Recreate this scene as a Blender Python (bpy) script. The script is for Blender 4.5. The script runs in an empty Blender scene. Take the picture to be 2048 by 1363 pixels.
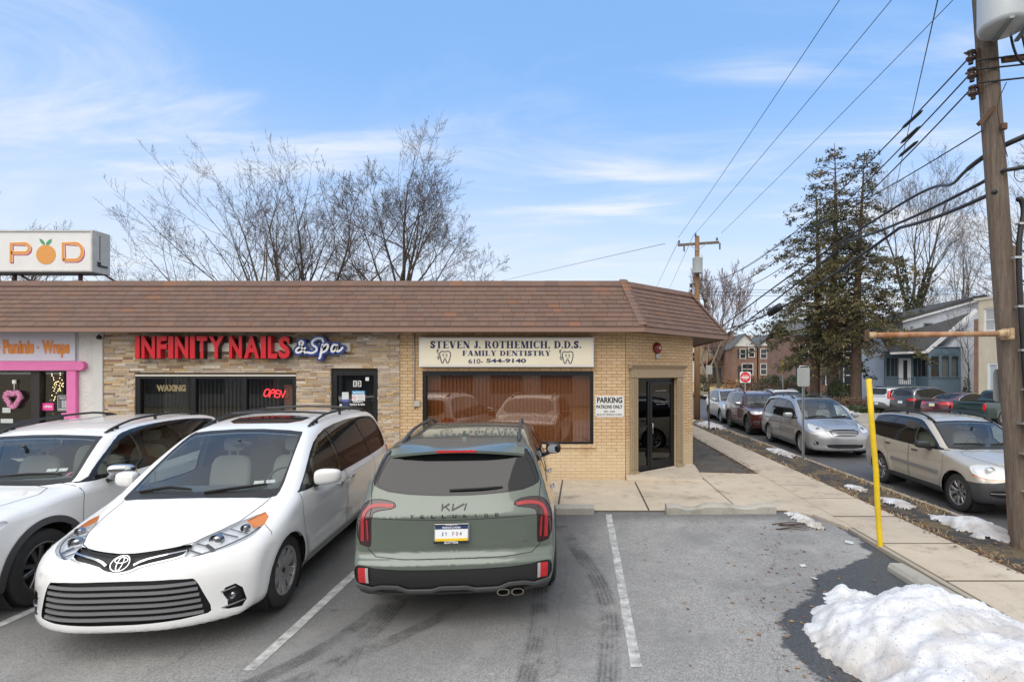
import bpy,bmesh,math,random
import numpy as np
from mathutils import Vector,Matrix,noise as mnoise
from math import radians as R,sin,cos,pi,sqrt,atan2,hypot
random.seed(7)
SC=bpy.context.scene
COL=SC.collection
# ---------------------------------------------------------------- camera, sky, sun, exposure
CAM_H=2.42
_cd=bpy.data.cameras.new("camera")
_cd.sensor_width=36.0
_cd.lens=1090.0/2048.0*36.0
_cd.shift_x=(1024-1162)/2048.0
_cd.shift_y=(745-681.5)/2048.0
_cd.clip_start,_cd.clip_end=0.05,3000
CAM=bpy.data.objects.new("camera",_cd)
COL.objects.link(CAM)
CAM.location=(0,0,CAM_H)
CAM.rotation_euler=(R(90),0,0)
SC.camera=CAM
SUN_EL,SUN_AZ=R(48),R(205)
W=bpy.data.worlds.new("World")
SC.world=W
W.use_nodes=True
def _world():
 nt=W.node_tree
 nt.nodes.clear()
 N=nt.nodes.new
 L=nt.links.new
 out=N('ShaderNodeOutputWorld')
 bg=N('ShaderNodeBackground')
 bg.inputs['Strength'].default_value=0.15
 sky=N('ShaderNodeTexSky')
 sky.sky_type='NISHITA'
 sky.sun_disc=False
 sky.sun_elevation=SUN_EL
 sky.sun_rotation=SUN_AZ
 sky.air_density=1.0
 sky.dust_density=1.2
 sky.ozone_density=1.6
 tc=N('ShaderNodeTexCoord')
 sep=N('ShaderNodeSeparateXYZ')
 L(tc.outputs['Generated'],sep.inputs[0])
 # cloud layer: project the view direction on a flat sheet high above (x/z, y/z)
 mz=N('ShaderNodeMath');mz.operation='MAXIMUM';mz.inputs[1].default_value=0.0
 L(sep.outputs['Z'],mz.inputs[0])
 az=N('ShaderNodeMath');az.operation='ADD';az.inputs[1].default_value=0.16
 L(mz.outputs[0],az.inputs[0])
 dv=N('ShaderNodeVectorMath');dv.operation='DIVIDE'
 L(tc.outputs['Generated'],dv.inputs[0])
 L(az.outputs[0],dv.inputs[1])
 def layer(rot,sx,sy,scale,det,lo,hi,dist,off=(0,0,0)):
  mp=N('ShaderNodeMapping')
  mp.inputs['Rotation'].default_value=(0,0,R(rot))
  mp.inputs['Scale'].default_value=(sx,sy,0.0)
  mp.inputs['Location'].default_value=off
  L(dv.outputs[0],mp.inputs[0])
  nz=N('ShaderNodeTexNoise')
  nz.inputs['Scale'].default_value=scale
  nz.inputs['Detail'].default_value=det
  nz.inputs['Roughness'].default_value=0.6
  nz.inputs['Distortion'].default_value=dist
  L(mp.outputs[0],nz.inputs['Vector'])
  mr=N('ShaderNodeMapRange');mr.interpolation_type='SMOOTHSTEP'
  mr.inputs['From Min'].default_value=lo
  mr.inputs['From Max'].default_value=hi
  L(nz.outputs['Fac'],mr.inputs['Value'])
  return mr.outputs[0]
 a=layer(32,0.6,2.0,1.1,10,0.42,0.78,0.9,(0.2,4.4,0))
 b=layer(8,0.5,0.8,0.9,3,0.36,0.60,0.2,(3.3,1.2,0))
 c=layer(4,0.35,2.6,0.8,6,0.56,0.76,0.3,(7.7,4.1,0))
 m1=N('ShaderNodeMath');m1.operation='MULTIPLY';L(a,m1.inputs[0]);L(b,m1.inputs[1])
 m2=N('ShaderNodeMath');m2.operation='MULTIPLY_ADD';L(c,m2.inputs[0]);m2.inputs[1].default_value=0.55;L(m1.outputs[0],m2.inputs[2])
 # veil of thin cloud towards the horizon
 hz=N('ShaderNodeMapRange');hz.interpolation_type='SMOOTHERSTEP'
 hz.inputs['From Min'].default_value=0.52;hz.inputs['From Max'].default_value=0.02
 hz.inputs['To Min'].default_value=0.0;hz.inputs['To Max'].default_value=0.88
 L(sep.outputs['Z'],hz.inputs['Value'])
 nv=layer(15,0.5,1.1,0.8,4,0.25,0.75,0.3,(1.3,9.1,0))
 hv=N('ShaderNodeMapRange');L(nv,hv.inputs['Value'])
 hv.inputs['To Min'].default_value=0.75;hv.inputs['To Max'].default_value=1.15
 hm=N('ShaderNodeMath');hm.operation='MULTIPLY';L(hz.outputs[0],hm.inputs[0]);L(hv.outputs[0],hm.inputs[1])
 sm=N('ShaderNodeMath');sm.operation='ADD';sm.use_clamp=True
 L(m2.outputs[0],sm.inputs[0]);L(hm.outputs[0],sm.inputs[1])
 # unseen closed cloud behind the viewer, added to whiten the scene's light
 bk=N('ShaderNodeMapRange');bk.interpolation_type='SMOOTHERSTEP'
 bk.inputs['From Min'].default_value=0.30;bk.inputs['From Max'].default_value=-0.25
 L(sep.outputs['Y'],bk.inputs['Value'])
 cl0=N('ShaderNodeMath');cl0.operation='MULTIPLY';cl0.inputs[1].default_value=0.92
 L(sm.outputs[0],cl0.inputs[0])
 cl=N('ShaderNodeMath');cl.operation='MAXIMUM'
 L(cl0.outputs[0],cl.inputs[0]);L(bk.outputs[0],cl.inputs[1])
 zn=N('ShaderNodeMapRange');zn.interpolation_type='SMOOTHERSTEP'  # unseen white haze overhead, added for paler glass reflections and whiter light
 zn.inputs['From Min'].default_value=0.62;zn.inputs['From Max'].default_value=0.92
 zn.inputs['To Max'].default_value=0.85
 L(sep.outputs['Z'],zn.inputs['Value'])
 cz=N('ShaderNodeMath');cz.operation='MAXIMUM'
 L(cl.outputs[0],cz.inputs[0]);L(zn.outputs[0],cz.inputs[1])
 cl=cz
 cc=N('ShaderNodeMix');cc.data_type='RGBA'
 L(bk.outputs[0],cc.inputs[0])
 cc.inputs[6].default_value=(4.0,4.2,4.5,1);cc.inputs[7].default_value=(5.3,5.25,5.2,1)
 mx=N('ShaderNodeMix');mx.data_type='RGBA'
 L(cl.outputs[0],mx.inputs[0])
 # thin high haze brightens the whole blue a little
 hz2=N('ShaderNodeMix');hz2.data_type='RGBA';hz2.inputs[0].default_value=0.6
 L(sky.outputs[0],hz2.inputs[6]);hz2.inputs[7].default_value=(1.25,2.65,5.1,1)
 L(hz2.outputs[2],mx.inputs[6])
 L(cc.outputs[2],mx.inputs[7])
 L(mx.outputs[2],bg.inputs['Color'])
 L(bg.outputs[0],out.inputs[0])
_world()
_sl=bpy.data.lights.new("sun",'SUN')
_sl.energy=1.5
_sl.angle=R(65)
_sl.color=(1.0,0.955,0.90)
SUN=bpy.data.objects.new("sun",_sl)
COL.objects.link(SUN)
SUN.rotation_euler=Vector((sin(SUN_AZ)*cos(SUN_EL),cos(SUN_AZ)*cos(SUN_EL),sin(SUN_EL))).to_track_quat('Z','Y').to_euler()
SC.view_settings.view_transform='Standard'
SC.view_settings.look='None'
SC.view_settings.exposure=0.58
SC.view_settings.gamma=1.0
SC.view_settings.use_curve_mapping=False
SC.cycles.max_bounces=8
SC.cycles.transparent_max_bounces=16
# ---------------------------------------------------------------- helpers: materials
MATS={}
def _n(nt,t,**kw):
 n=nt.nodes.new(t)
 for k,v in kw.items():
  setattr(n,k,v)
 return n
def M(name,col=(.5,.5,.5),rough=.5,metal=0.,coat=0.,spec=.5,var=None,bump=None,emit=None,rvar=0.,coords='Object',tint=False):
 """principled material; var=(scale, dark colour, amount[, detail]) mottles it, bump=(scale, strength)"""
 if name in MATS:
  return MATS[name]
 m=bpy.data.materials.new(name)
 m.use_nodes=True
 nt=m.node_tree
 b=nt.nodes['Principled BSDF']
 I=b.inputs
 c4=(*col,1)
 I['Base Color'].default_value=c4
 I['Roughness'].default_value=rough
 I['Metallic'].default_value=metal
 I['Specular IOR Level'].default_value=spec
 if coat:
  I['Coat Weight'].default_value=coat
  I['Coat Roughness'].default_value=.04
 if emit:
  I['Emission Color'].default_value=(*emit[0],1)
  I['Emission Strength'].default_value=emit[1]
 src=None
 tc=_n(nt,'ShaderNodeTexCoord')
 if tint:
  a=_n(nt,'ShaderNodeAttribute',attribute_name='tint')
  src=a.outputs['Color']
 if var:
  nz=_n(nt,'ShaderNodeTexNoise')
  nz.inputs['Scale'].default_value=var[0]
  nz.inputs['Detail'].default_value=var[3]if len(var)>3 else 6
  nz.inputs['Roughness'].default_value=.65
  nt.links.new(tc.outputs[coords],nz.inputs['Vector'])
  mr=_n(nt,'ShaderNodeMapRange')
  mr.inputs['From Min'].default_value=.35
  mr.inputs['From Max'].default_value=.68
  mr.inputs['To Max'].default_value=var[2]
  nt.links.new(nz.outputs['Fac'],mr.inputs['Value'])
  mx=_n(nt,'ShaderNodeMix',data_type='RGBA')
  if src:
   nt.links.new(src,mx.inputs[6])
  else:
   mx.inputs[6].default_value=c4
  mx.inputs[7].default_value=(*var[1],1)
  nt.links.new(mr.outputs[0],mx.inputs[0])
  src=mx.outputs[2]
  if rvar:
   ra=_n(nt,'ShaderNodeMapRange')
   ra.inputs['To Min'].default_value=rough-rvar
   ra.inputs['To Max'].default_value=rough+rvar
   nt.links.new(nz.outputs['Fac'],ra.inputs['Value'])
   nt.links.new(ra.outputs[0],I['Roughness'])
 if src:
  nt.links.new(src,I['Base Color'])
 if bump:
  nb=_n(nt,'ShaderNodeTexNoise')
  nb.inputs['Scale'].default_value=bump[0]
  nb.inputs['Detail'].default_value=4
  nt.links.new(tc.outputs[coords],nb.inputs['Vector'])
  bp=_n(nt,'ShaderNodeBump')
  bp.inputs['Strength'].default_value=bump[1]
  bp.inputs['Distance'].default_value=bump[2]if len(bump)>2 else .02
  nt.links.new(nb.outputs['Fac'],bp.inputs['Height'])
  nt.links.new(bp.outputs[0],I['Normal'])
 MATS[name]=m
 return m
def glass(name,tint,refl=1.0,rough=0.0,ior=1.5):
 """thin pane: tinted see-through plus a clear mirror film"""
 if name in MATS:
  return MATS[name]
 m=bpy.data.materials.new(name)
 m.use_nodes=True
 nt=m.node_tree
 nt.nodes.clear()
 o=_n(nt,'ShaderNodeOutputMaterial')
 t=_n(nt,'ShaderNodeBsdfTransparent')
 t.inputs[0].default_value=(*tint,1)
 g=_n(nt,'ShaderNodeBsdfGlossy')
 g.inputs['Roughness'].default_value=rough
 g.inputs['Color'].default_value=(refl,refl,refl,1)
 f=_n(nt,'ShaderNodeFresnel')
 ge=_n(nt,'ShaderNodeNewGeometry')
 mr=_n(nt,'ShaderNodeMapRange')
 mr.inputs['To Min'].default_value=ior;mr.inputs['To Max'].default_value=1/ior
 nt.links.new(ge.outputs['Backfacing'],mr.inputs['Value'])
 nt.links.new(mr.outputs[0],f.inputs['IOR'])
 x=_n(nt,'ShaderNodeMixShader')
 nt.links.new(f.outputs[0],x.inputs[0])
 nt.links.new(t.outputs[0],x.inputs[1])
 nt.links.new(g.outputs[0],x.inputs[2])
 nt.links.new(x.outputs[0],o.inputs[0])
 MATS[name]=m
 return m
 # ---------------------------------------------------------------- helpers: objects
def tag(o,label=None,cat=None,group=None,kind=None):
 if label:o['label']=label
 if cat:o['category']=cat
 if group:o['group']=group
 if kind:o['kind']=kind
 return o
def thing(name,label,cat,loc=(0,0,0),rz=0.,group=None):
 o=bpy.data.objects.new(name,None)
 COL.objects.link(o)
 o.empty_display_size=.1
 o.location=loc
 o.rotation_euler=(0,0,rz)
 return tag(o,label,cat,group)
def copy_tree(o,parent=None):
 c=o.copy()
 COL.objects.link(c)
 if parent is not None:
  c.parent=parent
 for ch in list(o.children):
  copy_tree(ch,c)
 return c
class MB:
 """collects simple shapes, then becomes ONE mesh object"""
 def __init__(s):
  s.v=[];s.f=[];s.t=[];s.sm=[];s.cur=(1,1,1);s.tinted=False;s.smooth=False
 def add(s,V,F,tint=None,smooth=None):
  n=len(s.v)
  s.v.extend([tuple(p)for p in V])
  if tint is not None:s.tinted=True
  for f in F:
   s.f.append([i+n for i in f])
   s.t.append(tint or (1,1,1))
   s.sm.append(s.smooth if smooth is None else smooth)
  return s
 def box(s,x0,x1,y0,y1,z0,z1,tint=None):
  V=[(x0,y0,z0),(x1,y0,z0),(x1,y1,z0),(x0,y1,z0),(x0,y0,z1),(x1,y0,z1),(x1,y1,z1),(x0,y1,z1)]
  return s.add(V,[(0,3,2,1),(4,5,6,7),(0,1,5,4),(1,2,6,5),(2,3,7,6),(3,0,4,7)],tint)
 def bbox(s,x0,x1,y0,y1,z0,z1,b=.01,tint=None):
  """box with chamfered edges"""
  V=[];idx={}
  for i,(xa,sx)in enumerate(((x0,1),(x1,-1))):
   for j,(ya,sy)in enumerate(((y0,1),(y1,-1))):
    for k,(za,sz)in enumerate(((z0,1),(z1,-1))):
     for a in range(3):
      d=[b*sx,b*sy,b*sz];d[a]=0
      idx[i,j,k,a]=len(V);V.append((xa+d[0],ya+d[1],za+d[2]))
  F=[]
  for a in range(3):
   o1,o2=[q for q in range(3)if q!=a]
   for e in (0,1):
    def q(p1,p2):
     t=[0,0,0];t[a]=e;t[o1]=p1;t[o2]=p2
     return idx[t[0],t[1],t[2],a]
    F.append([q(0,0),q(1,0),q(1,1),q(0,1)])
   for p1 in (0,1):
    for p2 in (0,1):
     def w(e,aa):
      t=[0,0,0];t[a]=e;t[o1]=p1;t[o2]=p2
      return idx[t[0],t[1],t[2],aa]
     F.append([w(0,o1),w(1,o1),w(1,o2),w(0,o2)])
  for i in (0,1):
   for j in (0,1):
    for k in (0,1):
     F.append([idx[i,j,k,a]for a in range(3)])
  return s.add(V,F,tint)
 def prism(s,poly,axis,a0,a1,tint=None,cap=True):
  """2-D polygon swept along an axis: 'x' takes (y,z), 'y' takes (x,z), 'z' takes (x,y)"""
  n=len(poly)
  def p(q,a):
   return (a,q[0],q[1])if axis=='x' else (q[0],a,q[1])if axis=='y' else (q[0],q[1],a)
  V=[p(q,a0)for q in poly]+[p(q,a1)for q in poly]
  F=[[i,(i+1)%n,n+(i+1)%n,n+i]for i in range(n)]
  if cap:
   F+=[list(range(n))[::-1],[n+i for i in range(n)]]
  return s.add(V,F,tint)
 def tube(s,pts,r,n=8,cap=True,tint=None,up=None,smooth=True):
  """round tube through points; r a number or one per point"""
  P=[Vector(p)for p in pts]
  rs=r if isinstance(r,(list,tuple))else [r]*len(P)
  V=[];F=[]
  d0=(P[1]-P[0]).normalized()
  u=Vector(up)if up else (Vector((0,0,1))if abs(d0.z)<.9 else Vector((1,0,0)))
  u=(u-d0*u.dot(d0)).normalized()
  for i,p in enumerate(P):
   d=(P[min(i+1,len(P)-1)]-P[max(i-1,0)]).normalized()
   u=(u-d*u.dot(d))
   u=u.normalized()if u.length>1e-6 else d.orthogonal().normalized()
   w=d.cross(u)
   for k in range(n):
    a=2*pi*k/n
    V.append(p+(u*cos(a)+w*sin(a))*rs[i])
  for i in range(len(P)-1):
   for k in range(n):
    F.append([i*n+k,i*n+(k+1)%n,(i+1)*n+(k+1)%n,(i+1)*n+k])
  if cap:
   F+=[list(range(n))[::-1],[(len(P)-1)*n+k for k in range(n)]]
  return s.add(V,F,tint,smooth)
 def bar(s,a,b,w,h,tint=None,up=(0,0,1)):
  """square bar from a to b"""
  a=Vector(a);b=Vector(b)
  d=(b-a).normalized();u=Vector(up)
  u=(u-d*u.dot(d)).normalized()if abs(u.dot(d))<.999 else d.orthogonal().normalized()
  q=d.cross(u)
  V=[p+q*(sx*w/2)+u*(sz*h/2)for p in (a,b)for sx,sz in ((-1,-1),(1,-1),(1,1),(-1,1))]
  return s.add(V,[(0,3,2,1),(4,5,6,7),(0,1,5,4),(1,2,6,5),(2,3,7,6),(3,0,4,7)],tint)
 def lathe(s,prof,n=24,axis='z',c=(0,0,0),tint=None,smooth=True,arc=(0,2*pi)):
  full=abs(arc[1]-arc[0]-2*pi)<1e-6
  m=n if full else n+1
  V=[];F=[]
  for r,h in prof:
   for k in range(m):
    a=arc[0]+(arc[1]-arc[0])*k/n
    x,y=r*cos(a),r*sin(a)
    q=(x,y,h)if axis=='z' else (h,x,y)if axis=='x' else (x,h,y)
    V.append((q[0]+c[0],q[1]+c[1],q[2]+c[2]))
  for i in range(len(prof)-1):
   for k in range(n):
    k2=(k+1)%m
    F.append([i*m+k,i*m+k2,(i+1)*m+k2,(i+1)*m+k])
  return s.add(V,F,tint,smooth)
 def ellipsoid(s,c,r,n=16,m=10,p=1.0,tint=None):
  """super-ellipsoid: p<1 gets boxier"""
  V=[];F=[]
  sg=lambda v:math.copysign(abs(v)**p,v)
  for i in range(m+1):
   t=-pi/2+pi*i/m
   for k in range(n):
    a=2*pi*k/n
    V.append((c[0]+r[0]*sg(cos(t))*sg(cos(a)),c[1]+r[1]*sg(cos(t))*sg(sin(a)),c[2]+r[2]*sg(sin(t))))
  for i in range(m):
   for k in range(n):
    F.append([i*n+k,i*n+(k+1)%n,(i+1)*n+(k+1)%n,(i+1)*n+k])
  return s.add(V,F,tint,True)
 def xform(s,mat,start=0):
  for i in range(start,len(s.v)):
   s.v[i]=tuple(mat@Vector(s.v[i]))
  return s
 def mesh(s,name,mat,weld=0.):
  me=bpy.data.meshes.new(name)
  me.from_pydata(s.v,[],s.f)
  if s.tinted:
   at=me.color_attributes.new('tint','FLOAT_COLOR','CORNER')
   buf=np.ones((len(me.loops),4),dtype=np.float32)
   k=0
   for f,t in zip(s.f,s.t):
    buf[k:k+len(f),:3]=t
    k+=len(f)
   at.data.foreach_set('color',buf.ravel())
  me.polygons.foreach_set('use_smooth',s.sm)
  if mat:me.materials.append(mat)
  me.validate()
  bm=bmesh.new();bm.from_mesh(me)
  bmesh.ops.remove_doubles(bm,verts=bm.verts,dist=max(weld,1e-6))if weld else None
  if len(s.f)<60000:
   bmesh.ops.recalc_face_normals(bm,faces=bm.faces)
  bm.to_mesh(me);bm.free()
  return me
 def build(s,name,mat,parent=None,loc=(0,0,0),rz=0.,weld=0.,autosmooth=None):
  o=bpy.data.objects.new(name,s.mesh(name,mat,weld))
  COL.objects.link(o)
  o.location=loc
  o.rotation_euler=(0,0,rz)
  if parent is not None:o.parent=parent
  if autosmooth:
   o.data.set_sharp_from_angle(angle=R(autosmooth))
  return o
def chaikin(P,it=2,closed=True,q=.25):
 P=[tuple(p)for p in P]
 for _ in range(it):
  Q=[]
  n=len(P)
  for i in range(n if closed else n-1):
   a,b=P[i],P[(i+1)%n]
   Q.append(tuple(a[k]*(1-q)+b[k]*q for k in range(len(a))))
   Q.append(tuple(a[k]*q+b[k]*(1-q)for k in range(len(a))))
  if not closed:
   Q=[P[0]]+Q+[P[-1]]
  P=Q
 return P
def text_mesh(txt,size,bold=0.,extrude=.004,xs=1.,shear=0.,align='CENTER',spacing=1.):
 """mesh of lettering in the built-in face: x to the right, z up, front face towards -y"""
 c=bpy.data.curves.new('lettering','FONT')
 c.body=txt;c.size=size;c.offset=bold;c.extrude=extrude/2;c.shear=shear
 c.align_x=align;c.align_y='CENTER';c.space_character=spacing
 c.resolution_u=3
 o=bpy.data.objects.new('lettering',c)
 COL.objects.link(o)
 dg=bpy.context.evaluated_depsgraph_get()
 me=bpy.data.meshes.new_from_object(o.evaluated_get(dg))
 bpy.data.objects.remove(o);bpy.data.curves.remove(c)
 V=[(v.co.x*xs,-v.co.z,v.co.y)for v in me.vertices]
 F=[list(p.vertices)for p in me.polygons]
 bpy.data.meshes.remove(me)
 return V,F
def text_fit(txt,w,h,**kw):
 """lettering stretched to exactly w by h, centred on 0,0"""
 V,F=text_mesh(txt,1.,**kw)
 x0=min(v[0]for v in V);x1=max(v[0]for v in V);z0=min(v[2]for v in V);z1=max(v[2]for v in V)
 sx,sz=w/(x1-x0),h/(z1-z0)
 return [((v[0]-(x0+x1)/2)*sx,v[1],(v[2]-(z0+z1)/2)*sz)for v in V],F
def put(mb,VF,x=0,y=0,z=0,tint=None):
 V,F=VF
 return mb.add([(a+x,b+y,c+z)for a,b,c in V],F,tint,False)
def ngon(mb,pts,y,d=.004,tint=None):
 """flat coloured shape facing -y, thickness d"""
 return mb.prism(pts,'y',y,y+d,tint)
def circle(cx,cz,r,n=24,rz=None):
 return [(cx+r*cos(2*pi*k/n),cz+(rz or r)*sin(2*pi*k/n))for k in range(n)]
def stroke(mb,pts,w,y,d=.004,tint=None,smooth=0,closed=False):
 """flat pen stroke of width w (number or per point) in the xz plane facing -y"""
 if smooth:pts=chaikin(pts,smooth,closed)
 if closed:pts=list(pts)+[pts[0]]
 n=len(pts)
 ws=w if isinstance(w,(list,tuple))else [w]*n
 if len(ws)!=n:ws=list(np.interp(np.linspace(0,1,n),np.linspace(0,1,len(ws)),ws))
 Lp,Rp=[],[]
 for i in range(n):
  a,b=pts[max(i-1,0)],pts[min(i+1,n-1)]
  if closed and i in (0,n-1):a,b=pts[-2],pts[1]
  dx,dz=b[0]-a[0],b[1]-a[1]
  l=hypot(dx,dz)or 1
  nx,nz=-dz/l*ws[i]/2,dx/l*ws[i]/2
  Lp.append((pts[i][0]+nx,pts[i][1]+nz));Rp.append((pts[i][0]-nx,pts[i][1]-nz))
 V=[];F=[]
 for i in range(n):
  for q in (Lp[i],Rp[i]):
   V.append((q[0],y,q[1]));V.append((q[0],y+d,q[1]))
 for i in range(n-1):
  a,b=4*i,4*i+4
  F+=[[a,a+2,b+2,b],[a,b,b+1,a+1],[a+2,a+3,b+3,b+2]]
 F+=[[0,1,3,2],[4*n-4,4*n-2,4*n-1,4*n-3]]
 return mb.add(V,F,tint,False)
 # ---------------------------------------------------------------- the setting: ground, lot, pavement, street
def kerb_x(y):return 6.42-.0139*(y-8.8)
def struct(mb,name,mat,**kw):
 return tag(mb.build(name,mat,**kw),kind='structure')
def sheet(name,mat,polys,z,th=.0):
 """flat or sloped sheet: z a number or function of (x,y)"""
 m=MB()
 zf=z if callable(z)else (lambda x,y:z)
 for p in polys:
  if th:
   n=len(p)
   V=[(x,y,zf(x,y))for x,y in p]+[(x,y,zf(x,y)-th)for x,y in p]
   m.add(V,[list(range(n))]+[[i,n+i,n+(i+1)%n,(i+1)%n]for i in range(n)])
  else:
   m.add([(x,y,zf(x,y))for x,y in p],[list(range(len(p)))])
 return struct(m,name,mat)
def lot_z0(y):return .02*(min(y,9.6)-5.5)
def nt_mat(name):
 m=bpy.data.materials.new(name);m.use_nodes=True
 nt=m.node_tree
 return m,nt,nt.nodes['Principled BSDF'],nt.links.new
def noise_node(nt,vec,scale,detail=6,rough=.6,dist=0.):
 n=_n(nt,'ShaderNodeTexNoise')
 n.inputs['Scale'].default_value=scale;n.inputs['Detail'].default_value=detail
 n.inputs['Roughness'].default_value=rough;n.inputs['Distortion'].default_value=dist
 nt.links.new(vec,n.inputs['Vector'])
 return n.outputs['Fac']
def remap(nt,v,a,b,c=0.,d=1.,smooth=True):
 n=_n(nt,'ShaderNodeMapRange')
 if smooth:n.interpolation_type='SMOOTHSTEP'
 for k,x in zip(('From Min','From Max','To Min','To Max'),(a,b,c,d)):n.inputs[k].default_value=x
 nt.links.new(v,n.inputs['Value'])
 return n.outputs[0]
def math_n(nt,op,a,b=None,c=None,clamp=False):
 n=_n(nt,'ShaderNodeMath',operation=op);n.use_clamp=clamp
 for i,x in enumerate((a,b,c)):
  if x is None:continue
  if isinstance(x,(int,float)):n.inputs[i].default_value=x
  else:nt.links.new(x,n.inputs[i])
 return n.outputs[0]
def mixc(nt,f,a,b,mode='MIX'):
 n=_n(nt,'ShaderNodeMix',data_type='RGBA',blend_type=mode)
 for i,x in ((0,f),(6,a),(7,b)):
  if isinstance(x,(int,float)):n.inputs[i].default_value=x
  elif isinstance(x,tuple):n.inputs[i].default_value=(*x,1)
  else:nt.links.new(x,n.inputs[i])
 return n.outputs[2]
def bump_n(nt,h,st,dist=.02):
 n=_n(nt,'ShaderNodeBump');n.inputs['Strength'].default_value=st;n.inputs['Distance'].default_value=dist
 nt.links.new(h,n.inputs['Height'])
 return n.outputs[0]
def mat_lot():
 m,nt,b,L=nt_mat('lot_asphalt')
 tc=_n(nt,'ShaderNodeTexCoord');v=tc.outputs['Object']
 sp=_n(nt,'ShaderNodeSeparateXYZ');L(v,sp.inputs[0])
 X,Y=sp.outputs[0],sp.outputs[1]
 grain=noise_node(nt,v,190,2,.7)
 vo=_n(nt,'ShaderNodeTexVoronoi');vo.inputs['Scale'].default_value=95;L(v,vo.inputs['Vector'])
 stone=math_n(nt,'MULTIPLY_ADD',vo.outputs['Color'],.55,math_n(nt,'MULTIPLY',grain,.55))
 base=mixc(nt,remap(nt,stone,.25,.85),(.18,.178,.174),(.39,.383,.37))
 patch=noise_node(nt,v,.55,5,.6,.4)
 base=mixc(nt,remap(nt,patch,.40,.64,0,.55),base,(.165,.165,.165))
 # older, browner wear nearer the shops and pale aisle
 p2=noise_node(nt,v,1.7,6,.65)
 base=mixc(nt,remap(nt,p2,.50,.70,0,.5),base,(.37,.365,.352))
 # oil spots
 vs=_n(nt,'ShaderNodeTexVoronoi');vs.inputs['Scale'].default_value=1.35;L(v,vs.inputs['Vector'])
 wob=noise_node(nt,v,9,4)
 spot=remap(nt,math_n(nt,'ADD',vs.outputs['Distance'],math_n(nt,'MULTIPLY',wob,.12)),.085,.13,1,0)
 keep=remap(nt,noise_node(nt,v,.9,2),.42,.5)
 base=mixc(nt,math_n(nt,'MULTIPLY',math_n(nt,'MULTIPLY',spot,keep),.75),base,(.045,.044,.043))
 # parked-car bays darker: asphalt's own tone plus painted-in shade round the cars
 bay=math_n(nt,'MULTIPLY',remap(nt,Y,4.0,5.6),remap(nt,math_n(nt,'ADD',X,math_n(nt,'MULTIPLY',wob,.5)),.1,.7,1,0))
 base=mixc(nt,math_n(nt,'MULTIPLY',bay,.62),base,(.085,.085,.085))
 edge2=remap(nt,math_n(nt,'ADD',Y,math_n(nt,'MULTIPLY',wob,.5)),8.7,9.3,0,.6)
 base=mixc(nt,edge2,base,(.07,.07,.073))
 # hairline cracks
 ck=_n(nt,'ShaderNodeTexVoronoi',feature='DISTANCE_TO_EDGE');ck.inputs['Scale'].default_value=.42
 wv=_n(nt,'ShaderNodeTexNoise');wv.inputs['Scale'].default_value=2.2;wv.inputs['Detail'].default_value=5;L(v,wv.inputs['Vector'])
 wm=_n(nt,'ShaderNodeVectorMath',operation='MULTIPLY_ADD');L(wv.outputs['Color'],wm.inputs[0]);wm.inputs[1].default_value=(.5,.5,.5);L(v,wm.inputs[2])
 L(wm.outputs[0],ck.inputs['Vector'])
 crack=remap(nt,ck.outputs['Distance'],.001,.005,.22,0)
 base=mixc(nt,crack,base,(.04,.04,.04))
 # melt water round the snow heap: wet, dark
 fc=_n(nt,'ShaderNodeFloatCurve')
 cv=fc.mapping.curves[0]
 pts=[(0,.36),(.30,.36),(.44,.365),(.484,.356),(.527,.37),(.578,.465),(.646,.557),(.686,.678),(.732,.77),(.82,.785),(.9,.79),(1,.8)]
 cv.points[0].location=pts[0];cv.points[1].location=pts[-1]
 for q in pts[1:-1]:cv.points.new(*q)
 for q in cv.points:q.handle_type='VECTOR'
 fc.mapping.update()
 L(math_n(nt,'MULTIPLY',Y,.1),fc.inputs['Value'])
 ex=math_n(nt,'MULTIPLY',fc.outputs[0],5.0)
 wn=noise_node(nt,v,2.6,8,.68)
 dw=math_n(nt,'ADD',math_n(nt,'SUBTRACT',X,ex),math_n(nt,'MULTIPLY',math_n(nt,'SUBTRACT',wn,.5),.62))
 wet=remap(nt,dw,.0,.07)
 base=mixc(nt,math_n(nt,'MULTIPLY',wet,.9),base,mixc(nt,remap(nt,stone,.3,.9),(.022,.024,.027),(.075,.077,.08)))
 L(base,b.inputs['Base Color'])
 L(math_n(nt,'SUBTRACT',.88,math_n(nt,'MULTIPLY',wet,.40)),b.inputs['Roughness'])
 L(bump_n(nt,math_n(nt,'ADD',stone,math_n(nt,'MULTIPLY',p2,.5)),.45,.012),b.inputs['Normal'])
 return m
def mat_concrete(name,c0,c1,cs=(.16,.13,.09)):
 m,nt,b,L=nt_mat(name)
 tc=_n(nt,'ShaderNodeTexCoord');v=tc.outputs['Object']
 f=noise_node(nt,v,1.1,7,.65,.3);g=noise_node(nt,v,75,3,.7)
 base=mixc(nt,remap(nt,f,.35,.68),c0,c1)
 base=mixc(nt,remap(nt,g,.40,.75,0,.38),base,(c0[0]*.5,c0[1]*.48,c0[2]*.44))
 st=noise_node(nt,v,3.1,8,.7)
 base=mixc(nt,remap(nt,st,.52,.72,0,.6),base,cs)
 s2=noise_node(nt,v,.55,5,.6)
 base=mixc(nt,remap(nt,s2,.50,.66,0,.3),base,cs)
 vs=_n(nt,'ShaderNodeTexVoronoi');vs.inputs['Scale'].default_value=5.5;L(v,vs.inputs['Vector'])
 base=mixc(nt,remap(nt,math_n(nt,'ADD',vs.outputs['Distance'],math_n(nt,'MULTIPLY',st,.2)),.13,.16,.5,0),base,(.10,.085,.065))
 L(base,b.inputs['Base Color']);b.inputs['Roughness'].default_value=.88
 L(bump_n(nt,math_n(nt,'ADD',g,f),.35,.008),b.inputs['Normal'])
 return m
MLOT=mat_lot()
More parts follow.
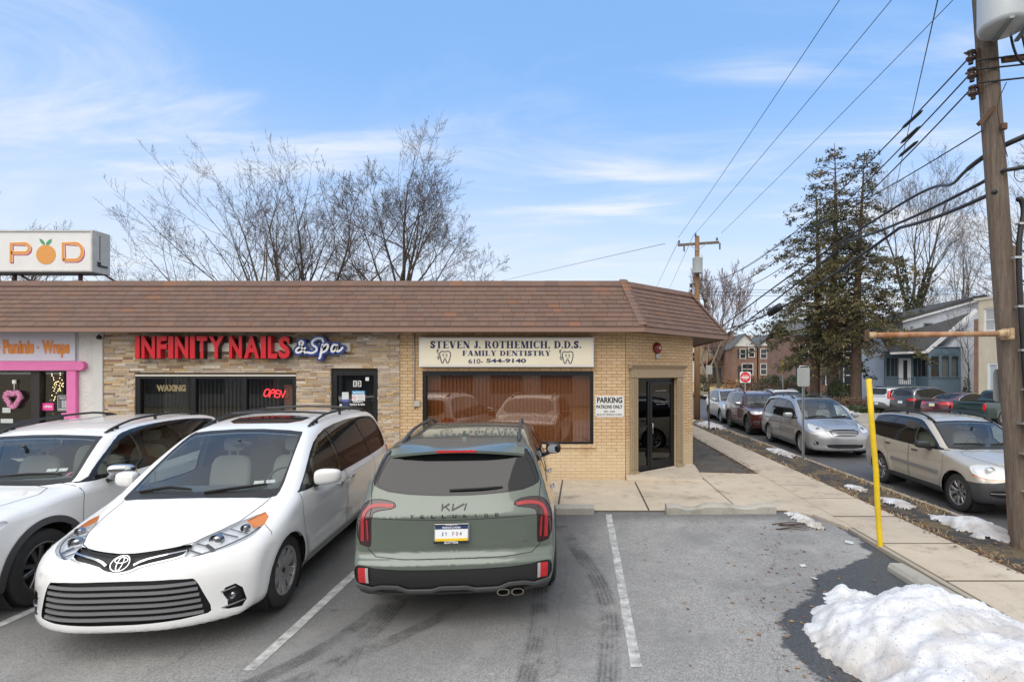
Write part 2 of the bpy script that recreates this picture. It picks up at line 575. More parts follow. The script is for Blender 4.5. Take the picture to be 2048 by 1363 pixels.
MCON=mat_concrete('pavement_concrete',(.49,.415,.32),(.56,.49,.395))
MKERB=mat_concrete('kerb_concrete',(.36,.31,.245),(.43,.385,.31))
MBLOCK=mat_concrete('block_concrete',(.35,.335,.30),(.44,.42,.375),(.20,.18,.14))
FY=11.87
PZ=.10
# outermost ground reaches the horizon
_g=MB();_g.add([(-1500,-900,-.25),(1500,-900,-.25),(1500,1900,-.25),(-1500,1900,-.25)],[(0,1,2,3)])
struct(_g,'ground',M('winter_ground',(.20,.165,.10),.95,var=(.12,(.30,.235,.13),.8),bump=(6,.4)))
# the parking lot, rising a little towards the shops
def _lot():
 m=MB()
 ys=[-40,-10,0,3,5,7,8.2,8.9,9.25]
 V=[];F=[]
 xr=[4.02,4.02,4.02,4.02,4.02,4.02,4.0,3.8,3.4]
 for y,x in zip(ys,xr):
  V+=[(-60,y,.02*(y-5.5)),(x,y,.02*(y-5.5))]
 for i in range(len(ys)-1):F.append([2*i,2*i+1,2*i+3,2*i+2])
 m.add(V,F)
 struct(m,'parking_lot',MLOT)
_lot()
# pavement slabs along the shops and the street; joints are real gaps
def slab(m,x0,x1,y0,y1,z,g=.011,poly=None):
 p=poly or [(x0+g,y0+g),(x1-g,y0+g),(x1-g,y1-g),(x0+g,y1-g)]
 n=len(p)
 zz=z+random.uniform(-.002,.002)
 cx=sum(q[0]for q in p)/n;cy=sum(q[1]for q in p)/n
 b=[(cx+(q[0]-cx)*.985,cy+(q[1]-cy)*.985)for q in p]
 V=[(q[0],q[1],zz-.16)for q in p]+[(q[0],q[1],zz-.008)for q in p]+[(q[0]+(cx-q[0])*.012,q[1]+(cy-q[1])*.012,zz)for q in p]
 F=[]
 for i in range(n):
  j=(i+1)%n
  F+=[[i,j,n+j,n+i],[n+i,n+j,2*n+j,2*n+i]]
 F.append([2*n+i for i in range(n)])
 m.add(V,F)
def _pave():
 m=MB()
 x=1.15
 while x>-30:
  slab(m,x-1.55,x,9.25,FY,PZ);x-=1.55
 slab(m,1.15,2.70,9.25,11.87,PZ)
 slab(m,0,0,0,0,PZ,poly=[(2.71,9.25),(3.45,9.26),(3.80,8.95),(4.00,8.25),(4.08,8.2),(4.085,12.55),(2.71,12.75)])
 struct(m,'pavement',MCON)
 s=MB()
 ys=[-6,-4.6,-3.2,-1.8,-.4,.9,2.2,3.5,4.85,6.15,7.5,8.9,10.2,11.35,12.44]+[13.7+1.3*k for k in range(38)]
 for a,b in zip(ys[:-1],ys[1:]):
  xa,xb=4.10,5.17-max(0,(a-12))*.011
  slab(s,xa-max(0,a-14)*.004,xb,a,b,.085 if a>8 else .08,.024)
 struct(s,'sidewalk',MCON)
 e=MB()
 e.box(4.02,4.09,-40,8.2,-.6,.082)
 struct(e,'lot_edging',MKERB)
 d=MB()
 for b in ys:d.box(4.12,5.14-max(0,(b-12))*.011,b-.03,b+.03,-.2,.077 if b>8 else .073)
 for k in range(20):d.box(1.15-1.55*k-.016,1.15-1.55*k+.016,9.3,FY-.02,-.2,PZ-.004)
 d.box(4.075,4.115,-5,30,-.2,.079)
 d.box(-60,4.09,9.20,12.9,-.3,PZ-.02);d.box(4.08,5.2,-8,60,-.3,.06)
 struct(d,'slab_bed',M('joint_dirt',(.07,.06,.045),.95))
 # old blacktop between the side wall and the walk
 sheet('side_blacktop',M('old_blacktop',(.075,.074,.072),.9,var=(2.2,(.15,.13,.10),.8),bump=(120,.5)),[[(2.6,12.6),(4.09,12.55),(4.09,40),(2.6,40)]],.07)
_pave()
def strip_poly(f0,f1,y0,y1,n=24):
 ys=[y0+(y1-y0)*i/n for i in range(n+1)]
 return [[(f0(a),a),(f1(a),a),(f1(b),b),(f0(b),b)]for a,b in zip(ys[:-1],ys[1:])]
def mat_verge():
 m,nt,b,L=nt_mat('verge_soil')
 tc=_n(nt,'ShaderNodeTexCoord');v=tc.outputs['Object']
 a=noise_node(nt,v,1.6,7,.65);g=noise_node(nt,v,60,4,.75);c=noise_node(nt,v,5.5,6,.7)
 base=mixc(nt,remap(nt,a,.46,.60),(.060,.058,.057),(.17,.125,.07))
 base=mixc(nt,remap(nt,math_n(nt,'MULTIPLY',g,c),.28,.38,0,.8),base,(.31,.23,.13))
 base=mixc(nt,remap(nt,g,.5,.3,0,.6),base,(.03,.027,.024))
 L(base,b.inputs['Base Color']);b.inputs['Roughness'].default_value=.95
 L(bump_n(nt,g,.9,.03),b.inputs['Normal'])
 return m
sheet('verge',mat_verge(),strip_poly(lambda y:5.13,lambda y:kerb_x(y)-.16,-40,62),.045)
_k=MB()
_y=-40.
while _y<62:
 a,b=_y+.006,_y+2.994
 for (x0,x1,z0,z1)in ((-.16,0,-.4,.035),):
  V=[(kerb_x(a)+x0,a,z0),(kerb_x(a)+x1,a,z0),(kerb_x(b)+x1,b,z0),(kerb_x(b)+x0,b,z0),(kerb_x(a)+x0,a,z1),(kerb_x(a)+x1-.025,a,z1),(kerb_x(b)+x1-.025,b,z1),(kerb_x(b)+x0,b,z1),(kerb_x(a)+x1,a,z1-.03),(kerb_x(b)+x1,b,z1-.03)]
  _k.add(V,[(4,5,6,7),(5,8,9,6),(8,1,2,9),(0,4,7,3),(0,1,8,5,4),(3,7,6,9,2)])
 _y+=3
struct(_k,'kerb',MKERB)
RZ=-.13
def mat_road():
 m,nt,b,L=nt_mat('road_asphalt')
 tc=_n(nt,'ShaderNodeTexCoord');v=tc.outputs['Object']
 g=noise_node(nt,v,130,3,.75);a=noise_node(nt,v,.5,6,.6)
 base=mixc(nt,remap(nt,g,.3,.7),(.045,.045,.048),(.10,.10,.104))
 base=mixc(nt,remap(nt,a,.42,.66,0,.5),base,(.13,.13,.132))
 L(base,b.inputs['Base Color']);b.inputs['Roughness'].default_value=.62
 L(bump_n(nt,g,.4,.01),b.inputs['Normal'])
 return m
MROAD=mat_road()
sheet('street',MROAD,strip_poly(lambda y:kerb_x(y)-.03,lambda y:kerb_x(y)+5.75,-40,62),RZ)
sheet('cross_street',MROAD,[[(-80,62),(160,62),(160,69),(-80,69)]],RZ-.005)
# the gravelled lot across the street, its lawn and what lies beyond
MLOT2=M('pale_lot',(.36,.32,.265),.92,var=(.7,(.26,.235,.20),.8),bump=(90,.4))
sheet('far_lot',MLOT2,[[(12.05,18),(60,18),(60,35.2),(12.0,35.2)]],-.09)
sheet('far_lot',MLOT2,[[(12.1,-40),(60,-40),(60,17.99),(12.1,17.99)]],-.092)
def mat_lawn():
 m,nt,b,L=nt_mat('snowy_lawn')
 tc=_n(nt,'ShaderNodeTexCoord');v=tc.outputs['Object']
 a=noise_node(nt,v,.33,7,.6,.4);g=noise_node(nt,v,12,5,.7)
 base=mixc(nt,remap(nt,g,.3,.7),(.10,.085,.045),(.24,.19,.10))
 base=mixc(nt,remap(nt,a,.53,.57),base,(.74,.77,.82))
 L(base,b.inputs['Base Color']);b.inputs['Roughness'].default_value=.9
 L(bump_n(nt,math_n(nt,'ADD',g,a),.6,.06),b.inputs['Normal'])
 return m
MLAWN=mat_lawn()
sheet('lawn',MLAWN,[[(12.2,35.2),(60,35.2),(60,61.5),(11.9,61.5)]],lambda x,y:-.07+.014*(y-35.2))
sheet('far_verge',MLAWN,strip_poly(lambda y:kerb_x(y)-3.2,lambda y:kerb_x(y)-.16,34,62,6),.06)
MSTRAW=M('straw_lawn',(.50,.36,.17),.95,var=(.18,(.33,.25,.12),.8),bump=(8,.5))
sheet('straw_field',MSTRAW,[[(-60,69.2),(120,69.2),(120,100),(-60,100)]],lambda x,y:-.1+.035*(y-69.2))
# painted bay lines
MLINE=M('bay_line_paint',(.60,.60,.58),.8,var=(9,(.20,.20,.20),.95,10),bump=(150,.3))
def bay_line(x0,y0,x1,y1,w):
 m=MB();n=14
 V=[];F=[]
 for i in range(n+1):
  t=i/n
  y=y0+(y1-y0)*t;x=x0+(x1-x0)*t
  a=random.uniform(-.006,.006);b=random.uniform(-.006,.006)
  V+=[(x-w/2+a,y,lot_z0(y)+.004),(x+w/2+b,y,lot_z0(y)+.004)]
 for i in range(n):F.append([2*i,2*i+1,2*i+3,2*i+2])
 m.add(V,F)
 return struct(m,'bay_line',MLINE)
bay_line(.462,4.52,.458,9.05,.098)
bay_line(-2.72,4.47,-2.705,9.05,.10)
bay_line(-5.60,4.5,-5.56,9.05,.10)
bay_line(-8.6,4.5,-8.6,9.05,.10)
# tyre tracks: bands of darker rubber with ragged edges
def mat_track():
 m,nt,b,L=nt_mat('tyre_track')
 tc=_n(nt,'ShaderNodeTexCoord')
 uv=_n(nt,'ShaderNodeUVMap');sp=_n(nt,'ShaderNodeSeparateXYZ');L(uv.outputs[0],sp.inputs[0])
 b.inputs['Base Color'].default_value=(.035,.035,.035,1);b.inputs['Roughness'].default_value=.85
 u=sp.outputs[0]
 edge=math_n(nt,'MULTIPLY',remap(nt,u,.0,.18),remap(nt,u,1.,.82))
 rib=remap(nt,math_n(nt,'SINE',math_n(nt,'MULTIPLY',u,34.)),-.7,.6,.5,1)
 g=remap(nt,noise_node(nt,tc.outputs['Object'],2.2,7,.7),.36,.62)
 g2=remap(nt,noise_node(nt,tc.outputs['Object'],70,2,.7),.3,.62,.3,1)
 al=math_n(nt,'MULTIPLY',math_n(nt,'MULTIPLY',edge,rib),math_n(nt,'MULTIPLY',math_n(nt,'MULTIPLY',g,g2),.52))
 L(al,b.inputs['Alpha'])
 return m
MTRACK=mat_track()
def track(pts,w,dz):
 p=chaikin(pts,3,False)
 me=bpy.data.meshes.new('tyre_track')
 V=[];F=[];U=[]
 for i,q in enumerate(p):
  a,b=p[max(i-1,0)],p[min(i+1,len(p)-1)]
  dx,dy=b[0]-a[0],b[1]-a[1];l=hypot(dx,dy)
  for s in (-1,1):
   x,y=q[0]-s*dy/l*w/2,q[1]+s*dx/l*w/2
   V.append((x,y,lot_z0(y)+dz));U.append(((s+1)/2,i*.1))
 for i in range(len(p)-1):F.append([2*i,2*i+1,2*i+3,2*i+2])
 me.from_pydata(V,[],F)
 ul=me.uv_layers.new(name='uv')
 for lp in me.loops:ul.data[lp.index].uv=U[lp.vertex_index]
 me.materials.append(MTRACK)
 o=bpy.data.objects.new('tyre_track',me);COL.objects.link(o)
 return tag(o,kind='structure')
track([(.10,3.2),(.22,4.4),(.30,5.4),(.22,6.3),(-.05,7.3),(-.3,8.4)],.24,.006)
track([(-.55,3.2),(-.42,4.4),(-.40,5.2),(-.46,6.2)],.22,.008)
track([(-2.3,3.6),(-2.05,4.6),(-1.9,5.4),(-1.95,6.4)],.22,.006)
track([(-2.55,3.9),(-2.2,4.4),(-1.75,4.9),(-1.3,5.5),(-1.1,6.4)],.2,.008)
track([(-3.4,3.5),(-2.7,4.1),(-2.2,4.9),(-2.0,6.)],.2,.010)
# ---------------------------------------------------------------- the row of shops
S=1090./FY
def fx(px):return (px-1162.)/S
def fz(py):return CAM_H-(py-745.)/S
SHOP=thing('shop_row','single storey brick shop row with a brown shingled mansard roof','building',(0,0,0))
def mat_brick():
 m,nt,b,L=nt_mat('buff_brick')
 tc=_n(nt,'ShaderNodeTexCoord')
 sp=_n(nt,'ShaderNodeSeparateXYZ');L(tc.outputs['Object'],sp.inputs[0])
 cb=_n(nt,'ShaderNodeCombineXYZ');L(sp.outputs[0],cb.inputs[0]);L(sp.outputs[2],cb.inputs[1])
 br=_n(nt,'ShaderNodeTexBrick')
 br.offset=.5
 for k,v in (('Scale',1.),('Mortar Size',.0045),('Mortar Smooth',.25),('Bias',0.),('Brick Width',.2225),('Row Height',.0703)):br.inputs[k].default_value=v
 br.inputs['Color1'].default_value=(.55,.372,.205,1);br.inputs['Color2'].default_value=(.64,.468,.29,1)
 br.inputs['Mortar'].default_value=(.13,.085,.05,1)
 L(cb.outputs[0],br.inputs['Vector'])
 n1=noise_node(nt,tc.outputs['Object'],2.2,6,.6);n2=noise_node(nt,tc.outputs['Object'],55,3,.7)
 c=mixc(nt,remap(nt,n2,.45,.75,0,.35),br.outputs['Color'],(.36,.22,.10))
 # paler, uneven tone low on the wall
 low=remap(nt,math_n(nt,'ADD',sp.outputs[2],math_n(nt,'MULTIPLY',n1,1.1)),1.05,1.75,.5,0)
 c=mixc(nt,low,c,(.66,.55,.37))
 c=mixc(nt,remap(nt,n1,.58,.72,0,.25),c,(.42,.27,.13))
 L(c,b.inputs['Base Color']);b.inputs['Roughness'].default_value=.82
 L(bump_n(nt,math_n(nt,'ADD',math_n(nt,'MULTIPLY',br.outputs['Fac'],-1.),math_n(nt,'MULTIPLY',n2,.25)),.6,.006),b.inputs['Normal'])
 return m
MBRICK=mat_brick()
MBRONZE=M('dark_bronze',(.020,.021,.024),.35,.4)
MTAN=M('tan_trim',(.37,.285,.185),.6,var=(14,(.25,.185,.115),.6),bump=(40,.2))
WT=3.40
def walls():
# buff brick front round the big window
 m=MB()
 x0,x1=fx(800),.97
 wx0,wx1,wz0,wz1=fx(845),fx(1187),fz(888),fz(742)
 for a,b,c,d in ((x0,wx0,.05,WT),(wx1,x1,.05,WT),(wx0,wx1,.05,wz0),(wx0,wx1,wz1,WT)):
  m.box(a,b,FY,FY+.3,c,d)
 m.build('brick_wall',MBRICK,SHOP)
 s=MB()
 s.bbox(wx0-.06,wx1+.05,FY-.035,FY+.02,wz0-.075,wz0-.003,.006)
 s.build('window_sill',MBRICK,SHOP)
 # cut-off corner with the door, in its own frame: x along the wall
 A=Vector((.97,FY,0));B=Vector((2.76,13.46,0))
 ln=(B-A).length;ang=atan2(B.y-A.y,B.x-A.x)
 c=MB()
 ox0,ox1,oz=.34,1.75,2.30
 for a,b,d,e in ((0,ox0,.05,WT),(ox1,ln,.05,WT),(ox0,ox1,oz,WT)):c.box(a,b,0,.3,d,e)
 cw=c.build('brick_wall',MBRICK,SHOP,A,ang)
 g=MB();g.box(-.004,.004,-.004,.02,.05,WT)
 g.build('corner_joint',M('joint_caulk',(.10,.075,.05),.8),SHOP,A,ang)
 r=MB();r.box(0,16,0,.3,.05,WT)
 r.build('side_wall',MBRICK,SHOP,B,R(90))
 # pilasters and entablature round the door
 for a in (ox0-.20,ox1-.015):
  p=MB()
  p.bbox(a,a+.215,-.055,.0,.10,oz+.005,.006)
  for q in (.03,.085,.14):p.bbox(a+q,a+q+.04,-.075,-.054,.30,oz-.06,.008)
  p.bbox(a-.012,a+.227,-.085,0,.10,.24,.008)
  p.build('door_pilaster',MTAN,SHOP,A,ang)
 e=MB()
 e.bbox(ox0-.21,ox1+.21,-.075,0,oz+.006,oz+.21,.006)
 e.prism([(-.08,oz+.21),(-.10,oz+.235),(-.12,oz+.26),(-.15,oz+.28),(-.15,oz+.31),(0,oz+.31),(0,oz+.21)],'x',ox0-.27,ox1+.27)
 e.build('door_entablature',MTAN,SHOP,A,ang)
 f=MB()
 h=oz-.002
 z0=.20
 f.box(ox0+.003,ox0+.06,.06,.12,z0,h);f.box(ox1-.06,ox1-.003,.06,.12,z0,h);f.box(ox0+.06,ox1-.06,.06,.12,h-.07,h)
 mx=ox0+.46
 f.box(mx,mx+.055,.06,.12,z0,h-.07);f.box(ox0+.06,mx,.06,.12,z0,z0+.10)
 f.box(ox0+.06,mx,.065,.115,1.18,1.22)
 f.build('door_frame',MBRONZE,SHOP,A,ang)
 dr=MB()
 a0,a1=mx+.062,ox1-.066
 dr.box(a0,a0+.075,.05,.095,z0+.01,h-.08);dr.box(a1-.075,a1,.05,.095,z0+.01,h-.08)
 dr.box(a0+.075,a1-.075,.05,.095,z0+.01,z0+.20);dr.box(a0+.075,a1-.075,.05,.095,h-.16,h-.08)
 dob=dr.build('door',MBRONZE,SHOP,A,ang)
 hd=MB();hd.tube([(a0+.04,.05,1.02),(a0+.04,.0,1.04),(a0+.04,.0,1.26),(a0+.04,.05,1.28)],.011,8)
 hd.build('handle',M('brushed_steel',(.45,.45,.45),.3,1.),dob)
 pn=MB();pn.box(a0+.075,a1-.075,.07,.076,z0+.20,h-.16);pn.box(ox0+.06,mx,.085,.091,1.22,h-.07);pn.box(ox0+.06,mx,.085,.091,z0+.10,1.18)
 pn.build('door_glass',glass('door_pane',(.16,.16,.165),.95,0,1.75),SHOP,A,ang)
 lt=MB()
 cx=(a0+a1)/2
 put(lt,text_fit('HOURS BY APPOINTMENT',.40,.022,bold=.01,extrude=.002),cx,.066,2.0,None)
 put(lt,text_fit('STEVEN J ROTHEMICH DDS',.46,.024,bold=.01,extrude=.002),cx,.066,1.74,None)
 put(lt,text_fit('FAMILY DENTISTRY',.34,.020,bold=.01,extrude=.002),cx,.066,1.69,None)
 lt.build('door_lettering',M('decal_grey',(.30,.30,.30),.5),dob)
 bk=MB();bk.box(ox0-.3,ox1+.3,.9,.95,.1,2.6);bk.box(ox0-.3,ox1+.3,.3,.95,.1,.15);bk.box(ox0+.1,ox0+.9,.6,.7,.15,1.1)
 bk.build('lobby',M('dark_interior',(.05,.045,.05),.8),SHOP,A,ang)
 # concrete ramp slab at the corner door
 st=MB()
 P=[(.98,11.60),(2.62,11.60),(2.72,12.35),(2.80,13.40),(2.70,13.46),(.98,11.86)]
 Z=[.155,.13,.125,.16,.20,.20]
 n=len(P)
 V=[(x,y,.05)for x,y in P]+[(x,y,z-.01)for (x,y),z in zip(P,Z)]+[(1.9+(x-1.9)*.985,12.3+(y-12.3)*.985,z)for (x,y),z in zip(P,Z)]
 F=[]
 for i in range(n):
  j=(i+1)%n
  F+=[[i,j,n+j,n+i],[n+i,n+j,2*n+j,2*n+i]]
 F.append([2*n+i for i in range(n)])
 st.add(V,F)
 st.build('door_ramp',MCON,SHOP)
 # big brown-filmed window
 fr=MB()
 y0,y1=FY+.02,FY+.11
 t=.075
 fr.box(wx0,wx0+t,y0,y1,wz0,wz1);fr.box(wx1-t,wx1,y0,y1,wz0,wz1)
 fr.box(wx0+t,wx1-t,y0,y1,wz1-.09,wz1);fr.box(wx0+t,wx1-t,y0,y1,wz0,wz0+.05)
 w=fr.build('window',MBRONZE,SHOP)
 pn=MB();pn.box(wx0+t,wx1-t,FY+.07,FY+.078,wz0+.05,wz1-.09)
 pn.build('pane',glass('film_pane',(.85,.72,.61),.95,.004,2.0),w)
 bl=MB()
 x=wx0
 while x<wx1:
  bl.bar((x,FY+.17,wz0),(x,FY+.17,wz1),.088,.004,None,(.35,1,0));x+=.082
 bl.build('blinds',M('blind_tan',(.40,.275,.19),.8),w)
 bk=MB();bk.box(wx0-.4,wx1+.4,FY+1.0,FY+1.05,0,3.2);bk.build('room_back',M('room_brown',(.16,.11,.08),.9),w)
walls()
def ledgestone():
 """the nail bar's front: split stone courses, each stone its own depth and colour"""
 m=MB()
 x0,x1=fx(209),fx(800)
 op=[(fx(271),fx(593),fz(890),fz(748)),(fx(662),fx(756),.05,fz(740))]
 cols=[(.46,.36,.25),(.54,.44,.32),(.38,.28,.19),(.62,.53,.41),(.50,.42,.34),(.32,.21,.14),(.58,.43,.27),(.50,.39,.33),(.44,.39,.34),(.66,.59,.49),(.54,.38,.21),(.27,.18,.14)]
 wts=[5,6,4,6,5,1.6,4,3,3,4,3,1]
 z=.05
 rnd=random.Random(3)
 while z<WT:
  h=rnd.choice((.038,.042,.05,.055))
  x=x0-rnd.uniform(0,.2)
  while x<x1:
   l=rnd.choice((.12,.18,.22,.26,.3,.36,.42))*rnd.uniform(.85,1.15)
   spans=[(max(x,x0),min(x+l,x1))]
   for (a,b,c,d)in op:
    if z+h>c and z<d:
     ns=[]
     for (p,q)in spans:
      if q<=a or p>=b:ns.append((p,q))
      else:
       if p<a:ns.append((p,a))
       if q>b:ns.append((b,q))
     spans=ns
   c=rnd.choices(cols,wts)[0]
   k=rnd.uniform(.82,1.15)
   for p,q in spans:
    if q-p>.006:
     dp=rnd.uniform(.0,.022)
     m.bbox(p+.0012,q-.0012,FY-.012-dp,FY+.05,z+.0008,min(z+h,WT)-.0008,.003,(c[0]*k,c[1]*k,c[2]*k))
   x+=l
  z+=h
 m.build('stone_cladding',M('ledge_stone',(1,1,1),.85,tint=True,var=(30,(.2,.13,.08),.35),bump=(60,.5)),SHOP)
 b=MB()
 for a,c,d,e in ((x0,op[0][0],.05,WT),(op[0][1],op[1][0],.05,WT),(op[1][1],x1,.05,WT),(op[0][0],op[0][1],.05,op[0][2]),(op[0][0],op[0][1],op[0][3],WT),(op[1][0],op[1][1],op[1][3],WT)):
  b.box(a,c,FY+.04,FY+.3,d,e)
 b.build('backing_wall',M('joint_dirt',(.07,.06,.045),.95),SHOP)
 # window of three lights
 a,bb,c,d=op[0]
 fr=MB()
 fr.box(a+.004,bb-.004,FY-.02,FY+.10,d-.045,d-.003)
 w0=fr.build('window_header',M('pale_trim',(.55,.52,.46),.6),SHOP)
 fr=MB()
 d-=.05
 y0,y1=FY+.0,FY+.10
 for p,q in ((a+.003,a+.10),(bb-.09,bb-.003),(fx(382),fx(391)),(fx(484),fx(493))):fr.box(p,q,y0,y1,c,d)
 for p,q in ((a+.10,fx(382)),(fx(391),fx(484)),(fx(493),bb-.09)):
  fr.box(p,q,y0+.005,y1,d-.05,d);fr.box(p,q,y0+.005,y1,c,c+.06)
 w=fr.build('window',MBRONZE,SHOP)
 for p,q in ((a+.1,fx(382)),(fx(391),fx(484)),(fx(493),bb-.09)):
  pn=MB();pn.box(p,q,FY+.055,FY+.062,c+.06,d-.05)
  pn.build('pane',glass('shop_pane',(.80,.81,.81),.9,0,1.7),w)
 bl=MB();x=a
 while x<fx(545):
  bl.bar((x,FY+.35,c),(x,FY+.35,d),.075,.004,None,(.5,1,0));x+=.088
 bl.build('blinds',M('blind_dark',(.085,.08,.07),.8),w)
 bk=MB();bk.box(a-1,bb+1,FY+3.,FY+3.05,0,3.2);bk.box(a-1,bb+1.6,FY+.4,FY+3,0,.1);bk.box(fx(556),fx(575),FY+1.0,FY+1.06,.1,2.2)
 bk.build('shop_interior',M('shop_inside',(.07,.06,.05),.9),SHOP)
 bx=MB();bx.box(fx(546),fx(575),FY+.45,FY+.5,.2,2.15);bx.build('shop_door_panel',M('cream_panel',(.38,.30,.18),.7),SHOP)
 # glazed door with number 13
 a,bb,c,d=op[1]
 fr=MB()
 fr.box(a+.02,a+.12,FY+.02,FY+.12,.1,d-.01);fr.box(bb-.10,bb-.02,FY+.02,FY+.12,.1,d-.01);fr.box(a+.12,bb-.10,FY+.02,FY+.12,d-.11,d-.01);fr.box(a+.12,bb-.1,FY+.02,FY+.12,.1,.35)
 dr=fr.build('door',MBRONZE,SHOP)
 pn=MB();pn.box(a+.12,bb-.10,FY+.06,FY+.067,.35,d-.11);pn.build('pane',glass('shop_pane',(.5,.5,.5)),dr)
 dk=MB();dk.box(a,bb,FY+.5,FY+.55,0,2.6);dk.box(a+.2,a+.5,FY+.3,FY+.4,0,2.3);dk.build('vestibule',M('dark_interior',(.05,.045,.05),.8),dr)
 y=FY+.052
 k=MB()
 for i,chx in enumerate('13'):
  cx=fx(708+9*i);cz=fz(767)
  k.box(cx-.038,cx+.038,y,y+.004,cz-.066,cz+.066,(.78,.78,.76))
  put(k,text_fit(chx,.050 if chx=='3' else .030,.105,bold=.05,extrude=.002),cx,y-.003,cz,(.01,.01,.01))
 k.build('door_number',M('print_tint',(1,1,1),.5,tint=True),dr)
 k=MB()
 def card(x0p,x1p,y0p,y1p,col):k.box(fx(x0p),fx(x1p),y,y+.003,fz(y1p),fz(y0p),col)
 card(702,728,781,801.5,(.75,.76,.78));k.box(fx(702),fx(728),y-.0012,y,fz(788.5),fz(781),(.05,.28,.55))
 put(k,text_fit('NOTICE',.24,.05,bold=.02,extrude=.001),fx(715),y-.002,fz(785),(.85,.87,.9))
 stroke(k,circle(fx(706.6),fz(795),.036),.010,y-.0015,.001,(.6,.05,.05),closed=True)
 stroke(k,[(fx(704.3),fz(793)),(fx(709),fz(797))],.008,y-.002,.001,(.6,.05,.05))
 for q,c_ in ((792.5,(.5,.1,.1)),(796,(.3,.5,.4)),(799.5,(.3,.3,.35))):stroke(k,[(fx(713),fz(q)),(fx(726),fz(q))],.012,y-.0015,.001,c_)
 card(682,695,784,803,(.68,.74,.76));k.box(fx(682),fx(695),y-.0012,y,fz(803),fz(798),(.12,.15,.5))
 for q in (786.5,789,794):stroke(k,[(fx(684),fz(q)),(fx(693),fz(q))],.010,y-.0015,.001,(.35,.5,.5))
 card(683,695,805,812,(.03,.04,.13));card(677,681.5,808,812,(.75,.75,.75));card(729,736,754,761,(.75,.75,.74))
 k.build('door_notices',M('print_tint',(1,1,1),.5,tint=True),dr)
 k=MB()
 put(k,text_fit('INFINITY',.22,.034,bold=.02,extrude=.002),fx(714),y,fz(803.6),None)
 put(k,text_fit('NAILS & SPA',.33,.045,bold=.03,extrude=.002),fx(713),y,fz(808.5),None)
 k.build('door_lettering',M('decal_white',(.8,.8,.8),.5),dr)
ledgestone()
def pod_front():
 xr=fx(209)
 m=MB()
 m.box(fx(158),xr,FY,FY+.3,.05,WT)
 m.build('stucco_pier',M('white_stucco',(.66,.65,.63),.9,var=(3,(.52,.51,.49),.5),bump=(26,.8,.03)),SHOP)
 m=MB();m.box(fx(190.5),xr-.003,FY-.05,FY-.001,.05,WT);m.build('pier_board',M('pier_board_grey',(.60,.60,.59),.7,var=(2,(.5,.5,.49),.5)),SHOP)
 m=MB();m.box(-22,fx(158),FY+.02,FY+.3,fz(741),WT);m.box(-22,fx(158),FY+.02,FY+.3,.05,.55)
 m.build('fascia_wall',M('pale_wall',(.5,.5,.5),.9),SHOP)
 pk=M('pink_paint',(.72,.18,.43),.55,var=(6,(.62,.14,.36),.6),bump=(30,.2))
 m=MB()
 xe,z0,z1=fx(176),fz(740),fz(722)
 r=(z1-z0)/2
 pts=[(-22,z0),(xe-r,z0)]+[(xe-r+r*sin(t),(z0+z1)/2-r*cos(t))for t in np.linspace(0.2,pi-.2,9)]+[(xe-r,z1),(-22,z1)]
 m.prism(pts,'y',FY-.10,FY+.019)
 m.build('pink_header',pk,SHOP)
 m=MB();m.bbox(fx(139),fx(158),FY-.08,FY+.1,.1,z0-.002,.01);m.box(fx(129),fx(139)-.002,FY-.07,FY+.1,.1,fz(825))
 m.build('pink_post',pk,SHOP)
 # glazing
 z1=fz(741)-.003
 m=MB()
 m.box(fx(66),fx(77),FY+.02,FY+.14,.1,z1);m.box(fx(56),fx(66)-.003,FY+.06,FY+.13,.1,z1);m.box(-22,fx(56),FY+.06,FY+.13,z1-.03,z1);m.box(fx(77),fx(139),FY+.06,FY+.13,z1-.02,z1);m.box(-22,fx(139),FY+.05,FY+.14,.5,.6)
 w=m.build('window',M('dark_frame',(.035,.032,.032),.4,.3),SHOP)
 for p,q in ((-22,fx(56)),(fx(77),fx(139))):
  m=MB();m.box(p,q,FY+.09,FY+.096,.6,z1-.03);m.build('pane',glass('shop_pane',(.5,.5,.5)),w)
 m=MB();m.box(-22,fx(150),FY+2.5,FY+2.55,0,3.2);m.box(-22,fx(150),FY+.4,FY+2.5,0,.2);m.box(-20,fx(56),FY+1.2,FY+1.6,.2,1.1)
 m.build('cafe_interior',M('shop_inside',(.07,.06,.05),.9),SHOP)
pod_front()
